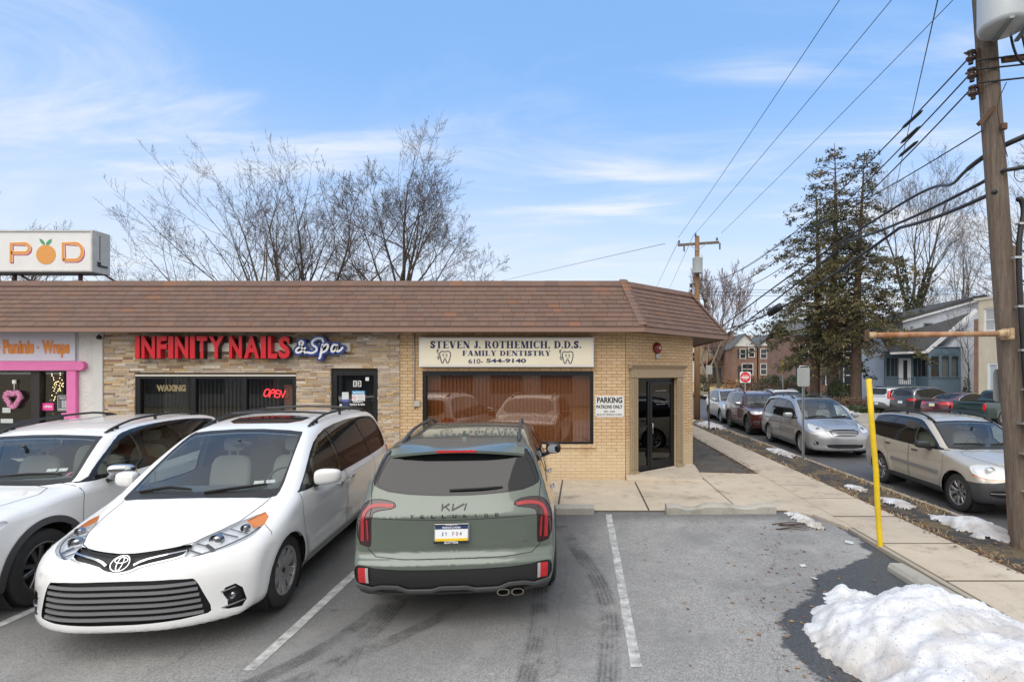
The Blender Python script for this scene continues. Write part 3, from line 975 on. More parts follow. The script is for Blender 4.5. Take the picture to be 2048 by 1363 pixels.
def roof():
 E=[(-26,11.32),(1.32,11.32),(3.77,14.04),(3.77,34)]
 T=[(-26,12.05),(.956,12.05),(2.78,13.85),(2.78,34)]
 ZE0,ZE1,ZT=3.27,3.40,4.453
 fa=MB()
 for i in range(3):
  a,b=Vector((*E[i],0)),Vector((*E[i+1],0))
  d=(b-a).normalized();n=Vector((d.y,-d.x,0))
  V=[]
  q0=q1=.03
  V=[a+Vector((0,0,ZE0)),b+Vector((0,0,ZE0)),b+Vector((0,0,ZE1)),a+Vector((0,0,ZE1))]
  Vi=[v-n*.04 for v in V]
  fa.add(V+Vi,[(0,1,2,3),(3,2,6,7),(0,4,5,1),(4,7,6,5)])
 fa.build('fascia',M('fascia_brown',(.27,.165,.125),.55,var=(1.2,(.235,.14,.105),.6),bump=(9,.12)),SHOP)
 so=MB()
 W_=[(-26,FY+.05),(1.0,FY+.05),(2.72,13.5),(2.72,34)]
 for i in range(3):
  a,b,c,d=E[i],E[i+1],W_[i+1],W_[i]
  so.add([(*a,ZE0+.03),(*b,ZE0+.03),(*c,ZE0+.03),(*d,ZE0+.03)],[(0,1,2,3)])
 so.build('soffit',M('soffit_brown',(.16,.105,.08),.7,bump=(4,.1)),SHOP)
 # shingles course by course
 rnd=random.Random(11)
 sh=MB()
 N=10
 cols=[(.205,.128,.10),(.19,.12,.096),(.215,.132,.10),(.195,.130,.108),(.228,.132,.092),(.262,.132,.082),(.178,.115,.094),(.20,.122,.10)]
 wts=[7,6,6,6,3,1.2,4,6]
 for i in range(3):
  e0,e1,t0,t1=[Vector((*q,0))for q in (E[i],E[i+1],T[i],T[i+1])]
  e0.z=e1.z=ZE1-.012;t0.z=t1.z=ZT-.06
  nrm=(e1-e0).cross(t0-e0).normalized()
  along=(e1-e0).normalized()
  for r in range(N):
   a,b=r/N,(r+1)/N+.02
   l0,l1=e0.lerp(t0,a),e1.lerp(t1,a)
   u0,u1=e0.lerp(t0,b),e1.lerp(t1,b)
   if r==0:
    l0-=(t0-e0)*.012;l1-=(t1-e1)*.012
   base=min((l0-e0).dot(along),(u0-e0).dot(along))
   x=base-rnd.uniform(0,.3)
   end=max((l1-e0).dot(along),(u1-e0).dot(along))
   if i==2:end=min(end,9)
   lift=.020
   while x<end:
    w_=rnd.choice((.20,.25,.29,.33))
    def P(l,u,s,top):
     A_,B_=(u0,u1)if top else (l0,l1)
     p0=(A_-e0).dot(along);p1=(B_-e0).dot(along)
     s=min(max(s,p0),p1)
     return A_+(B_-A_)*((s-p0)/(p1-p0))
    xa,xb=x+.003,x+w_-.003
    p=[P(0,0,xa,0),P(0,0,xb,0),P(0,0,xb,1),P(0,0,xa,1)]
    if (p[1]-p[0]).length>.01 or (p[2]-p[3]).length>.01:
     lf=lift+rnd.uniform(0,.005)
     c=rnd.choices(cols,wts)[0];k=rnd.uniform(.80,.94)
     V=[p[0]+nrm*lf,p[1]+nrm*lf,p[2]+nrm*.004,p[3]+nrm*.004,p[0]-nrm*.005,p[1]-nrm*.005]
     sh.add(V,[(0,1,2,3),(4,5,1,0)],(c[0]*k,c[1]*k,c[2]*k))
    x+=w_
    # hip caps and the top course
 for i in (1,2):
  a=Vector((*E[i],ZE1));b=Vector((*T[i],ZT))
  d=(b-a)
  dl=Vector((*E[i-1],0))-Vector((*E[i],0));dr_=Vector((*E[(i+1)],0))-Vector((*E[i],0))
  dl.normalize();dr_.normalize()
  for k in range(12):
   p,q=a+d*(k/12),a+d*((k+1.25)/12)
   lo,hi=.036,.022
   c=rnd.choice(cols)
   up=Vector((.5,-.6,.6)).normalized()
   V=[p+up*lo,p+dl*.12+up*lo*.7,q+dl*.12+up*hi*.7,q+up*hi,p+dr_*.12+up*lo*.7,q+dr_*.12+up*hi*.7]
   sh.add(V,[(0,1,2,3),(0,3,5,4)],c)
 for i in range(3):
  t0,t1=Vector((*T[i],0)),Vector((*T[i+1],0))
  al=(t1-t0).normalized();n=Vector((al.y,-al.x,0))
  L_=min((t1-t0).length,27)
  x=0
  while x<L_:
   w_=.30;x2=min(x+w_,L_)
   c=rnd.choices(cols,wts)[0];k=rnd.uniform(.8,.98)
   p,q=t0+al*(x+.002),t0+al*(x2-.002)
   lz=ZT+rnd.uniform(0,.004)
   V=[p+n*.085+Vector((0,0,lz-.125)),q+n*.085+Vector((0,0,lz-.125)),q+n*.012+Vector((0,0,lz-.005)),p+n*.012+Vector((0,0,lz-.005)),q-n*.2+Vector((0,0,lz+.003)),p-n*.2+Vector((0,0,lz+.003)),p+n*.055+Vector((0,0,lz-.135)),q+n*.055+Vector((0,0,
lz-.135))]
   sh.add(V,[(0,1,2,3),(3,2,4,5),(6,7,1,0)],(c[0]*k,c[1]*k,c[2]*k))
   x+=w_
 ro=sh.build('shingles',M('asphalt_shingle',(1,1,1),.9,tint=True,var=(120,(.12,.08,.065),.5,2),bump=(240,.4)),SHOP)
 fl=MB()
 for i in range(3):
  fl.add([(*E[i],ZE1-.05-.09*(i==1)),(*E[i+1],ZE1-.05-.09*(i==1)),(*T[i+1],ZT-.12-.1*(i==1)),(*T[i],ZT-.12-.1*(i==1))],[(0,1,2,3)])
 fl.add([(-26,12.2,ZT-.01),(.9,12.2,ZT-.01),(2.6,13.95,ZT-.01),(2.6,34,ZT-.01),(-26,34,ZT-.01)],[(0,1,2,3,4)])
 fl.add([(-26,33.9,0),(2.7,33.9,0),(2.7,33.9,ZT),(-26,33.9,ZT)],[(0,1,2,3)])
 fl.build('roof_deck',M('roof_felt',(.06,.055,.05),.9),SHOP)
roof()
# ---------------------------------------------------------------- vehicles: one smooth body surface per model
# car space: s metres back from the nose, y to the car's left, z up
def sdf_poly(x,z,V):
 if x.size<4000:
  A=V;B=np.roll(V,1,axis=0)
  e=B-A
  wx=x[:,None]-A[None,:,0];wz=z[:,None]-A[None,:,1]
  t=np.clip((wx*e[:,0]+wz*e[:,1])/((e**2).sum(1)+1e-12),0,1)
  d=((wx-e[:,0]*t)**2+(wz-e[:,1]*t)**2).min(1)
  c1=z[:,None]>=A[None,:,1];c2=z[:,None]<B[None,:,1];c3=e[:,0]*wz>e[:,1]*wx
  fl=((c1&c2&c3)|(~c1&~c2&~c3)).sum(1)
  return np.where(fl%2==1,-1.,1.)*np.sqrt(d)
 d=np.full(x.shape,1e9)
 sgn=np.ones(x.shape)
 n=len(V)
 for i in range(n):
  ax,az=V[i];bx,bz=V[i-1]
  ex,ez=bx-ax,bz-az
  wx,wz=x-ax,z-az
  t=np.clip((wx*ex+wz*ez)/(ex*ex+ez*ez+1e-12),0,1)
  qx,qz=wx-ex*t,wz-ez*t
  d=np.minimum(d,qx*qx+qz*qz)
  c1=z>=az;c2=z<bz;c3=ex*wz>ez*wx
  flip=(c1&c2&c3)|(~c1&~c2&~c3)
  sgn=np.where(flip,-sgn,sgn)
 return sgn*np.sqrt(d)
def smax(a,b,r):
 h=np.maximum(r-np.abs(a-b),0)/r
 return np.maximum(a,b)+h*h*r*.25
def chaik(P,it=2):
 P=np.array(P,float)
 for _ in range(it):
  N=np.roll(P,-1,axis=0)
  P=np.stack([P*.75+N*.25,P*.25+N*.75],1).reshape(-1,2)
 return P
class CarShape:
 def __init__(s,prof,half,wz,plan,bow,crown,arches,R,flare=.02,lines=(),r=(.07,.12),it=2,bp=2.2):
  s.V=chaik(prof,it)
  s.half=half
  s.wz=np.array(wz);s.plan=np.array(plan);s.bow=np.array(bow);s.crown=np.array(crown)
  s.arch=arches;s.R=R;s.flare=flare;s.lines=lines;s.r=r;s.bp=bp
  s.L=s.V[:,0].max();s.H=s.V[:,1].max()
 def width(s,S,Z):
  w=np.interp(Z,s.wz[:,0],s.wz[:,1])
  # soften the table's corners
  for dz in (.03,.06):
   w=w+np.interp(Z-dz,s.wz[:,0],s.wz[:,1])+np.interp(Z+dz,s.wz[:,0],s.wz[:,1])
  w=w/5
  p=0
  for ds in (-.16,-.08,0,.08,.16):
   p=p+np.interp(S+ds,s.plan[:,0],s.plan[:,1])
  w=w*p/5
  for a in s.arch:
   d=np.hypot(S-a[0],Z-a[1])
   w=w+s.flare*np.exp(-((d-s.R-.03)/.09)**2)*(Z<a[1]+s.R+.22)*(d>s.R-.05)+s.flare*(d<=s.R-.05)*.8
  for ln in s.lines:
   zc=np.interp(S,[ln[0],ln[2]],[ln[1],ln[3]])
   k=np.clip((S-ln[0])/.25,0,1)*np.clip((ln[2]-S)/.25,0,1)
   w=w+ln[4]*k*np.exp(-((Z-zc)/ln[5])**2)
  return w
 def f(s,S,Y,Z):
  t=np.abs(Y)/s.half
  Se=S-np.interp(S,s.bow[:,0],s.bow[:,1])*t**s.bp
  Ze=Z+np.interp(S,s.crown[:,0],s.crown[:,1])*t**2*np.clip((Z-.5)/.3,0,1)
  a=sdf_poly(Se,Ze,s.V)
  b=np.abs(Y)-s.width(S,Z)
  r=np.interp(Z,[.9,1.4],[s.r[0],s.r[1]])
  return smax(a,b,r)
 def grad(s,P,e=4e-3):
  S,Y,Z=P[:,0],P[:,1],P[:,2]
  g=np.stack([s.f(S+e,Y,Z)-s.f(S-e,Y,Z),s.f(S,Y+e,Z)-s.f(S,Y-e,Z),s.f(S,Y,Z+e)-s.f(S,Y,Z-e)],1)
  return g/(np.linalg.norm(g,axis=1,keepdims=True)+1e-9)
 def ray(s,O,D,t0=0.,t1=2.8,it=17):
  """from inside outwards"""
  a=np.full(len(O),t0);b=np.full(len(O),t1)
  for _ in range(it):
   m=(a+b)/2
   P=O+D*m[:,None]
   ins=s.f(P[:,0],P[:,1],P[:,2])<0
   a=np.where(ins,m,a);b=np.where(ins,b,m)
  return O+D*((a+b)/2)[:,None]
 def hit(s,O,D,far=12.,step=.02):
  """from outside: first hit by marching (O,D arrays)"""
  t=np.zeros(len(O));done=np.zeros(len(O),bool)
  for _ in range(160):
   P=O+D*t[:,None]
   v=s.f(P[:,0],P[:,1],P[:,2])
   done|=v<1e-4
   t=np.where(done,t,t+np.clip(v*.8,1e-4,.5))
   if done.all():break
  return O+D*t[:,None],done
 def snap(s,P,it=3):
  for _ in range(it):
   g=s.grad(P)
   P=P-g*s.f(P[:,0],P[:,1],P[:,2])[:,None]
  return P
 def mesh(s,nu=150,nt=120,za=.70):
  a,b=.95,s.L-.95
  capn=nu//4
  rows=[]
  for i in range(1,capn):
   rows.append((a,pi/2*(1-i/capn),-1))
  for i in range(nu-2*capn+1):
   rows.append((a+(b-a)*i/(nu-2*capn),0,0))
  for i in range(1,capn):
   rows.append((b,pi/2*i/capn,1))
  O=[];D=[]
  # denser rays at the top corners
  th=np.arange(nt)/nt*2*pi
  for s0,ph,sg in rows:
   for t in th:
    O.append((s0,0,za))
    D.append((sin(ph)*sg,cos(ph)*cos(t),cos(ph)*sin(t)))
  O.append((a,0,za));D.append((-1,0,0))
  O.append((b,0,za));D.append((1,0,0))
  P=s.ray(np.array(O,float),np.array(D,float))
  F=[]
  m=len(rows)
  for i in range(m-1):
   for k in range(nt):
    k2=(k+1)%nt
    F.append((i*nt+k,i*nt+k2,(i+1)*nt+k2,(i+1)*nt+k))
  p0,p1=m*nt,m*nt+1
  for k in range(nt):
   F.append((p0,(k+1)%nt,k))
   F.append((p1,(m-1)*nt+k,(m-1)*nt+(k+1)%nt))
  return P,F
SHAPES={}
SHAPES['sienna']=lambda:CarShape(prof=[(.12,.20),(.01,.215),(-.012,.27),(.0,.36),(.0,.50),(.01,.62),(.05,.73),(.15,.84),(.36,.93),(.75,1.025),(1.12,1.105),(1.55,1.36),(1.95,1.57),(2.18,1.665),(2.6,1.735),(3.2,1.765),(4.0,1.75),(4.62,1.70),(4.86,
1.62),(4.98,1.32),(5.05,1.05),(5.10,.86),(5.105,.55),(5.07,.36),(4.95,.25),(4.3,.2),(3,.18),(.8,.17)],half=.99,wz=[(.15,.86),(.24,.93),(.36,.965),(.6,.985),(.85,.985),(1.0,.965),(1.1,.93),(1.3,.875),(1.6,.745),(1.8,.64)],plan=[(0,.93),(.35,
.97),(.9,1.),(3.8,1.),(4.6,.975),(5.1,.94)],bow=[(0,.52),(.5,.42),(1.1,.30),(1.7,.18),(2.4,.04),(3,0),(4.4,-.02),(5.1,-.14)],crown=[(0,.02),(.7,.09),(1.3,.05),(2.2,.045),(3.5,.05),(5,.04)],arches=[(.985,.345),(4.015,.345)],R=.385,flare=.018,
lines=[(1.6,.93,4.7,1.0,.012,.05),(1.4,.36,3.6,.36,.012,.06)],r=(.075,.12),bp=3.1)
SHAPES['telluride']=lambda:CarShape(prof=[(.12,.24),(.02,.34),(.0,.5),(.0,.75),(.03,.95),(.12,1.05),(.5,1.11),(1.2,1.17),(1.38,1.20),(1.9,1.50),(2.15,1.64),(2.5,1.71),(3.2,1.735),(4.0,1.72),(4.45,1.69),(4.58,1.655),(4.66,1.50),(4.80,1.20),(4.855,
1.11),(4.885,1.06),(4.885,.98),(4.90,.78),(4.92,.70),(4.985,.655),(5.0,.60),(4.99,.48),(4.95,.36),(4.86,.29),(4.2,.25),(3,.24),(.8,.22)],half=.995,wz=[(.2,.87),(.3,.92),(.45,.972),(.7,.995),(.95,.985),(1.06,.965),(1.14,.925),(1.3,.885),(1.6,
.76),(1.75,.68)],plan=[(0,.95),(.35,.99),(.9,1.),(3.9,1.),(4.5,.985),(5.0,.955)],bow=[(0,.30),(.6,.24),(1.2,.16),(1.9,.10),(2.6,.0),(3.8,0),(4.5,-.10),(5.0,-.16)],crown=[(0,.03),(.7,.06),(1.3,.05),(2.2,.04),(3.5,.04),(5,.035)],arches=[(.95,
.375),(3.85,.375)],R=.43,flare=.012,lines=[(1.0,1.0,4.6,1.02,.012,.05)],r=(.05,.085),bp=3.2)
SHAPES['cherokee']=lambda:CarShape(prof=[(.14,.26),(.03,.34),(.0,.5),(.0,.72),(.03,.93),(.10,1.02),(.35,1.075),(.8,1.11),(1.22,1.14),(1.34,1.165),(1.72,1.42),(2.0,1.585),(2.3,1.66),(2.8,1.715),(3.5,1.72),(4.1,1.695),(4.50,1.64),(4.62,1.60),
(4.68,1.45),(4.76,1.15),(4.80,1.0),(4.82,.78),(4.82,.5),(4.75,.36),(4.6,.28),(3.6,.25),(.9,.23)],half=.97,wz=[(.2,.89),(.35,.935),(.5,.96),(.75,.97),(.95,.965),(1.08,.945),(1.15,.915),(1.35,.855),(1.6,.755),(1.75,.68)],plan=[(0,.94),(.35,.985),
(.9,1.),(3.8,1.),(4.4,.98),(4.82,.94)],bow=[(0,.30),(.6,.22),(1.2,.16),(1.9,.10),(2.6,.0),(3.8,0),(4.4,-.06),(4.82,-.16)],crown=[(0,.02),(.7,.06),(1.3,.05),(2.2,.04),(3.5,.04),(4.8,.035)],arches=[(.88,.385),(3.795,.385)],R=.44,flare=.022,lines=[(1.2,
1.02,4.5,1.06,.012,.05)],r=(.07,.10),bp=2.6)
SHAPES['compact_suv']=lambda:CarShape(prof=[(.14,.24),(.03,.32),(.0,.44),(.0,.60),(.05,.74),(.14,.86),(.30,.96),(.7,1.03),(1.05,1.075),(1.18,1.10),(1.6,1.38),(1.88,1.545),(2.15,1.615),(2.6,1.65),(3.2,1.655),(3.8,1.625),(4.05,1.585),(4.13,1.50),
(4.24,1.15),(4.30,1.0),(4.34,.76),(4.35,.5),(4.28,.36),(4.1,.27),(3.4,.24),(.85,.22)],half=.90,wz=[(.2,.82),(.32,.865),(.5,.895),(.75,.90),(.92,.895),(1.04,.875),(1.12,.845),(1.35,.785),(1.55,.70),(1.7,.64)],plan=[(0,.92),(.35,.98),(.9,1.),
(3.4,1.),(3.9,.98),(4.35,.93)],bow=[(0,.34),(.5,.26),(1.1,.17),(1.7,.10),(2.3,.0),(3.5,0),(4.0,-.05),(4.35,-.16)],crown=[(0,.02),(.6,.07),(1.2,.05),(2.0,.04),(3.2,.04),(4.35,.03)],arches=[(.84,.35),(3.47,.35)],R=.39,flare=.028,r=(.075,.11),
bp=2.4)
SHAPES['crossover']=lambda:CarShape(prof=[(.14,.24),(.03,.32),(.0,.44),(.0,.60),(.05,.74),(.16,.86),(.36,.96),(.8,1.04),(1.15,1.09),(1.28,1.12),(1.75,1.42),(2.05,1.575),(2.35,1.645),(2.8,1.675),(3.3,1.665),(3.9,1.615),(4.30,1.54),(4.42,1.44),
(4.62,1.12),(4.70,1.0),(4.75,.76),(4.77,.5),(4.68,.36),(4.5,.27),(3.6,.23),(.9,.21)],half=.94,wz=[(.2,.86),(.32,.905),(.5,.935),(.75,.94),(.92,.935),(1.04,.91),(1.12,.87),(1.35,.80),(1.55,.70),(1.7,.63)],plan=[(0,.92),(.35,.98),(.9,1.),(3.6,
1.),(4.2,.975),(4.77,.92)],bow=[(0,.36),(.5,.28),(1.1,.19),(1.8,.12),(2.4,.0),(3.6,0),(4.3,-.08),(4.77,-.18)],crown=[(0,.02),(.6,.07),(1.2,.05),(2.0,.04),(3.2,.04),(4.7,.03)],arches=[(.92,.36),(3.66,.36)],R=.40,flare=.02,r=(.08,.12),bp=2.4)
SHAPES['boxy']=lambda:CarShape(prof=[(.14,.22),(.03,.30),(.0,.42),(.0,.62),(.05,.78),(.14,.90),(.4,1.0),(.8,1.05),(.95,1.08),(1.4,1.38),(1.68,1.53),(2.0,1.585),(2.6,1.60),(3.3,1.59),(3.85,1.565),(3.95,1.50),(4.03,1.15),(4.08,.9),(4.13,.72),
(4.14,.5),(4.08,.34),(3.9,.26),(3.2,.22),(.8,.2)],half=.90,wz=[(.2,.83),(.32,.87),(.5,.895),(.75,.90),(.95,.89),(1.05,.875),(1.3,.82),(1.5,.75),(1.65,.69)],plan=[(0,.92),(.35,.98),(.8,1.),(3.3,1.),(3.8,.98),(4.14,.94)],bow=[(0,.3),(.5,.22),
(1.1,.15),(1.7,.08),(2.3,.0),(3.4,0),(3.9,-.05),(4.14,-.14)],crown=[(0,.02),(.6,.06),(1.2,.05),(2.0,.04),(4.1,.03)],arches=[(.81,.335),(3.38,.335)],R=.375,flare=.03,r=(.075,.10),bp=2.5)
SHAPES['sedan']=lambda:CarShape(prof=[(.12,.2),(.03,.27),(.0,.40),(.0,.58),(.06,.68),(.2,.76),(.6,.86),(1.15,.93),(1.35,.96),(1.8,1.22),(2.15,1.38),(2.5,1.45),(2.9,1.465),(3.3,1.43),(3.7,1.33),(4.15,1.12),(4.35,1.065),(4.7,1.045),(4.85,1.02),
(4.90,.92),(4.93,.74),(4.96,.56),(4.92,.38),(4.8,.26),(3.8,.2),(.9,.17)],half=.92,wz=[(.18,.84),(.3,.885),(.5,.915),(.72,.92),(.86,.905),(.96,.87),(1.1,.79),(1.3,.69),(1.47,.58)],plan=[(0,.9),(.4,.98),(.9,1.),(3.6,1.),(4.4,.97),(4.96,.90)],
bow=[(0,.42),(.5,.34),(1.2,.22),(1.9,.14),(2.6,.0),(3.3,-.06),(4.0,-.14),(4.96,-.26)],crown=[(0,.02),(.6,.06),(1.3,.05),(2.0,.04),(4.1,.05),(4.9,.03)],arches=[(1.0,.335),(3.82,.335)],R=.375,flare=.02,r=(.08,.12),bp=2.3)
SHAPES['pickup']=lambda:CarShape(prof=[(.12,.28),(.02,.36),(.0,.5),(.0,.72),(.03,.92),(.12,.99),(.7,1.06),(1.25,1.10),(1.4,1.13),(1.8,1.42),(2.05,1.60),(2.3,1.665),(2.9,1.68),(3.25,1.66),(3.36,1.58),(3.44,1.22),(3.48,1.14),(3.7,1.125),(4.6,
1.13),(5.15,1.14),(5.18,1.08),(5.19,.75),(5.18,.62),(5.22,.55),(5.2,.42),(5.0,.36),(4.2,.32),(.9,.28)],half=.90,wz=[(.26,.83),(.4,.875),(.6,.90),(.8,.90),(.98,.89),(1.1,.86),(1.35,.78),(1.6,.68),(1.75,.62)],plan=[(0,.95),(.35,.99),(.9,1.),(4.4,
1.),(5.2,.985)],bow=[(0,.2),(.5,.15),(1.2,.12),(1.9,.08),(2.6,.0),(4.5,0),(5.2,-.03)],crown=[(0,.02),(.6,.04),(1.3,.04),(2.0,.04),(3.3,.03),(5.1,.0)],arches=[(.90,.37),(4.05,.37)],R=.42,flare=.02,r=(.05,.09),bp=2.6)
def pin(pt,poly):
 x,y=pt;c=False;n=len(poly);j=n-1
 for i in range(n):
  xi,yi=poly[i];xj,yj=poly[j]
  if (yi>y)!=(yj>y)and x<(xj-xi)*(y-yi)/(yj-yi)+xi:c=not c
  j=i
 return c
class Proj:
 """a viewing direction onto the body: az 0 front, 90 left side, 180 rear, 'top'"""
 def __init__(s,az):
  s.top=az=='top'
  if s.top:
   s.d=Vector((0,0,1));s.A=Vector((1,0,0));s.B=Vector((0,1,0))
  else:
   t=R(az)
   s.d=Vector((-cos(t),sin(t),0));s.A=Vector((sin(t),cos(t),0));s.B=Vector((0,0,1))
  s.az=az
 def to3(s,p):
  if len(p)==3:return Vector(p)
  if s.top:return Vector((p[0],p[1],0))
  if abs(abs(s.az)-90)<1:return Vector((p[0],0,p[1]))
  return Vector((0,p[0],p[1]))
 def to2(s,v):
  return (v.dot(s.A),v.dot(s.B))
 def flat(s,pts):return [s.to2(s.to3(p))for p in pts]
def mirror(az,pts):
 if az=='top':q=[(p[0],-p[1],*p[2:])for p in pts];return az,q
 q=[(p[0],-p[1],p[2])if len(p)==3 else ((p[0],p[1])if abs(abs(az)-90)<1 else (-p[0],p[1]))for p in pts]
 return-az,q
def surf(shape,pr,pts2,far=4.):
 """drop 2-D points of a projection on the body; returns positions and normals"""
 O=np.array([pr.A*p[0]+pr.B*p[1]for p in pts2],float)
 mid=np.array([shape.L/2,0,.75])
 d=np.array(pr.d)
 O=O+d*(np.dot(mid,d)+far)
 P,ok=shape.hit(O,np.tile(-d,(len(O),1)))
 P=np.where(ok[:,None],P,np.nan)
 return P,shape.grad(P)
def dense(pts,step=.03,closed=False):
 Q=[]
 n=len(pts)
 for i in range(n if closed else n-1):
  a,b=pts[i],pts[(i+1)%n]
  k=max(1,int(math.ceil(math.dist(a,b)/step)))
  Q+=[tuple(a[c]+(b[c]-a[c])*j/k for c in range(len(a)))for j in range(k)]
 Q.append(tuple(pts[0]if closed else pts[-1]))
 return Q
def strip(mb,shape,az,pts,w=.006,off=.0015,thick=0.,closed=False,it=0,tint=None,step=.03):
 """a band that follows the body surface along a drawn line"""
 pr=Proj(az)
 p2=pr.flat(pts)
 if it:p2=chaikin(p2,it,closed)
 p2=dense(p2,step,closed)
 P,Nn=surf(shape,pr,p2)
 runs=[];cur=[]
 for i in range(len(P)):
  if np.isnan(P[i]).any():
   if len(cur)>1:runs.append(cur)
   cur=[]
  else:cur.append(i)
 if len(cur)>1:runs.append(cur)
 for run in runs:
  V=[];F=[]
  for j,i in enumerate(run):
   a,b=run[max(j-1,0)],run[min(j+1,len(run)-1)]
   if closed and len(run)==len(P)and j in (0,len(run)-1):a,b=run[-2],run[1]
   t=Vector(P[b]-P[a]);nrm=Vector(Nn[i]);q=t.cross(nrm)
   if q.length<1e-9:q=Vector((0,0,1))
   q.normalize()
   ww=w[0]+(w[1]-w[0])*j/max(1,len(run)-1)if isinstance(w,tuple)else w
   p=Vector(P[i])
   for sg in (-1,1):
    V.append(p+q*sg*ww/2+nrm*(off+thick))
    if thick:V.append(p+q*sg*ww/2+nrm*off)
  m=4 if thick else 2
  for j in range(len(run)-1):
   a,b=j*m,(j+1)*m
   if thick:
    F+=[[a,b,b+2,a+2],[a,a+1,b+1,b],[a+2,b+2,b+3,a+3]]
   else:
    F.append([a,b,b+1,a+1])
  if thick:
   e=(len(run)-1)*m
   F+=[[0,2,3,1],[e,e+1,e+3,e+2]]
  mb.add(V,F,tint,False)
def make_wheel(parent,Rt,rr,w,style,rimmat,dark):
 """tyre (the wheel itself) > rim, hub_cap; axis along y, face towards +y"""
 t=MB()
 h=w/2
 pf=[(rr-.004,h*.80),(rr+.012,h*.96),(rr+(Rt-rr)*.45,h*1.02),(Rt-.03,h*.95),(Rt-.010,h*.84),(Rt,h*.68)]
 for g in (.40,.0,-.40):
  pf+=[(Rt,h*(g+.07)),(Rt-.009,h*(g+.055)),(Rt-.009,h*(g-.055)),(Rt,h*(g-.07))]
 pf+=[(Rt,-h*.68),(Rt-.010,-h*.84),(Rt-.03,-h*.95),(rr+(Rt-rr)*.45,-h*1.02),(rr,-h*.85)]
 t.lathe(pf,48,'y')
 wh=t.build('wheel',M('tyre_rubber',(.022,.022,.023),.75,var=(9,(.05,.048,.045),.5)),parent,autosmooth=35)
 r=MB()
 r.lathe([(rr-.002,h*.80),(rr+.006,h*.90),(rr-.004,h*.93),(rr-.016,h*.86),(rr-.02,h*.4),(rr-.028,-h*.8)],40,'y')
 n,kind,wid=style
 def spoke(a,w0,w1,r0,r1,y0,y1,th=.03,skew=0.):
  m=len(r.v)
  ca,sa=cos(a),sin(a)
  V=[]
  for (rad,ww,yy,sk)in ((r0,w0,y0,0),((r0+r1)/2,(w0+w1)/2*.92,(y0+y1)/2+.006,skew*.5),(r1,w1,y1,skew)):
   for sx,dy in ((-1,-th),(-1,-.008),(-.72,0),(.72,0),(1,-.008),(1,-th)):
    xx=sx*ww/2+sk
    V.append((rad*ca-xx*sa,yy+dy,rad*sa+xx*ca))
  F=[]
  for i in range(2):
   for k in range(5):
    F.append([i*6+k,i*6+k+1,i*6+7+k,i*6+6+k])
  r.add(V,F,None,False)
 yf,yr=h*.62,h*.80
 for k in range(n):
  a=2*pi*k/n+.3
  if kind=='single':
   spoke(a,wid,wid*1.25,.05,rr-.012,yf,yr)
  else:
   for sg in (-1,1):
    if kind=='split':spoke(a,wid*.8,wid,.05,rr-.012,yf,yr,skew=sg*wid*.95)
    else:spoke(a+sg*pi/n*.42,wid,wid*.9,.05,rr-.012,yf,yr)
 r.lathe([(.0,yf+.010),(.035,yf+.008),(.062,yf-.002),(.075,yf-.02),(.08,yf-.05)],24,'y')
 for k in range(5):
  a=2*pi*k/5
  r.lathe([(.0,yf+.004),(.009,yf+.004),(.009,yf-.02)],8,'y',(.048*cos(a),0,.048*sin(a)))
 r.build('rim',rimmat,wh,autosmooth=30)
 b=MB()
 b.lathe([(0,h*.15),(rr-.025,h*.15),(rr-.025,h*.1)],32,'y')
 b.build('brake_disc',dark,wh)
 c=MB();c.lathe([(0,yf+.0135),(.022,yf+.013),(.03,yf+.009)],20,'y');c.build('hub_cap',dark,wh)
 return wh
def mat_paint(name,col,metal=.0,rough=.35):
 return M(name,col,rough,metal,coat=1.0,spec=.5)
def seat(mb,s,y,z,w=.5,back=.62,tilt=.22):
 """front of cushion towards -s"""
 mb.ellipsoid((s,y,z),(.27,w/2,.085),14,8,.45)
 n=len(mb.v)
 mb.ellipsoid((0,0,back/2),(.075,w/2,back/2),14,8,.5)
 mb.ellipsoid((0,0,back+.13),(.05,.13,.09),10,8,.6)
 mb.box(-.01,.01,-.06,-.04,back-.05,back+.1);mb.box(-.01,.01,.04,.06,back-.05,back+.1)
 mb.xform(Matrix.Translation((s+.26,y,z+.03))@Matrix.Rotation(tilt,4,'Y'),n)
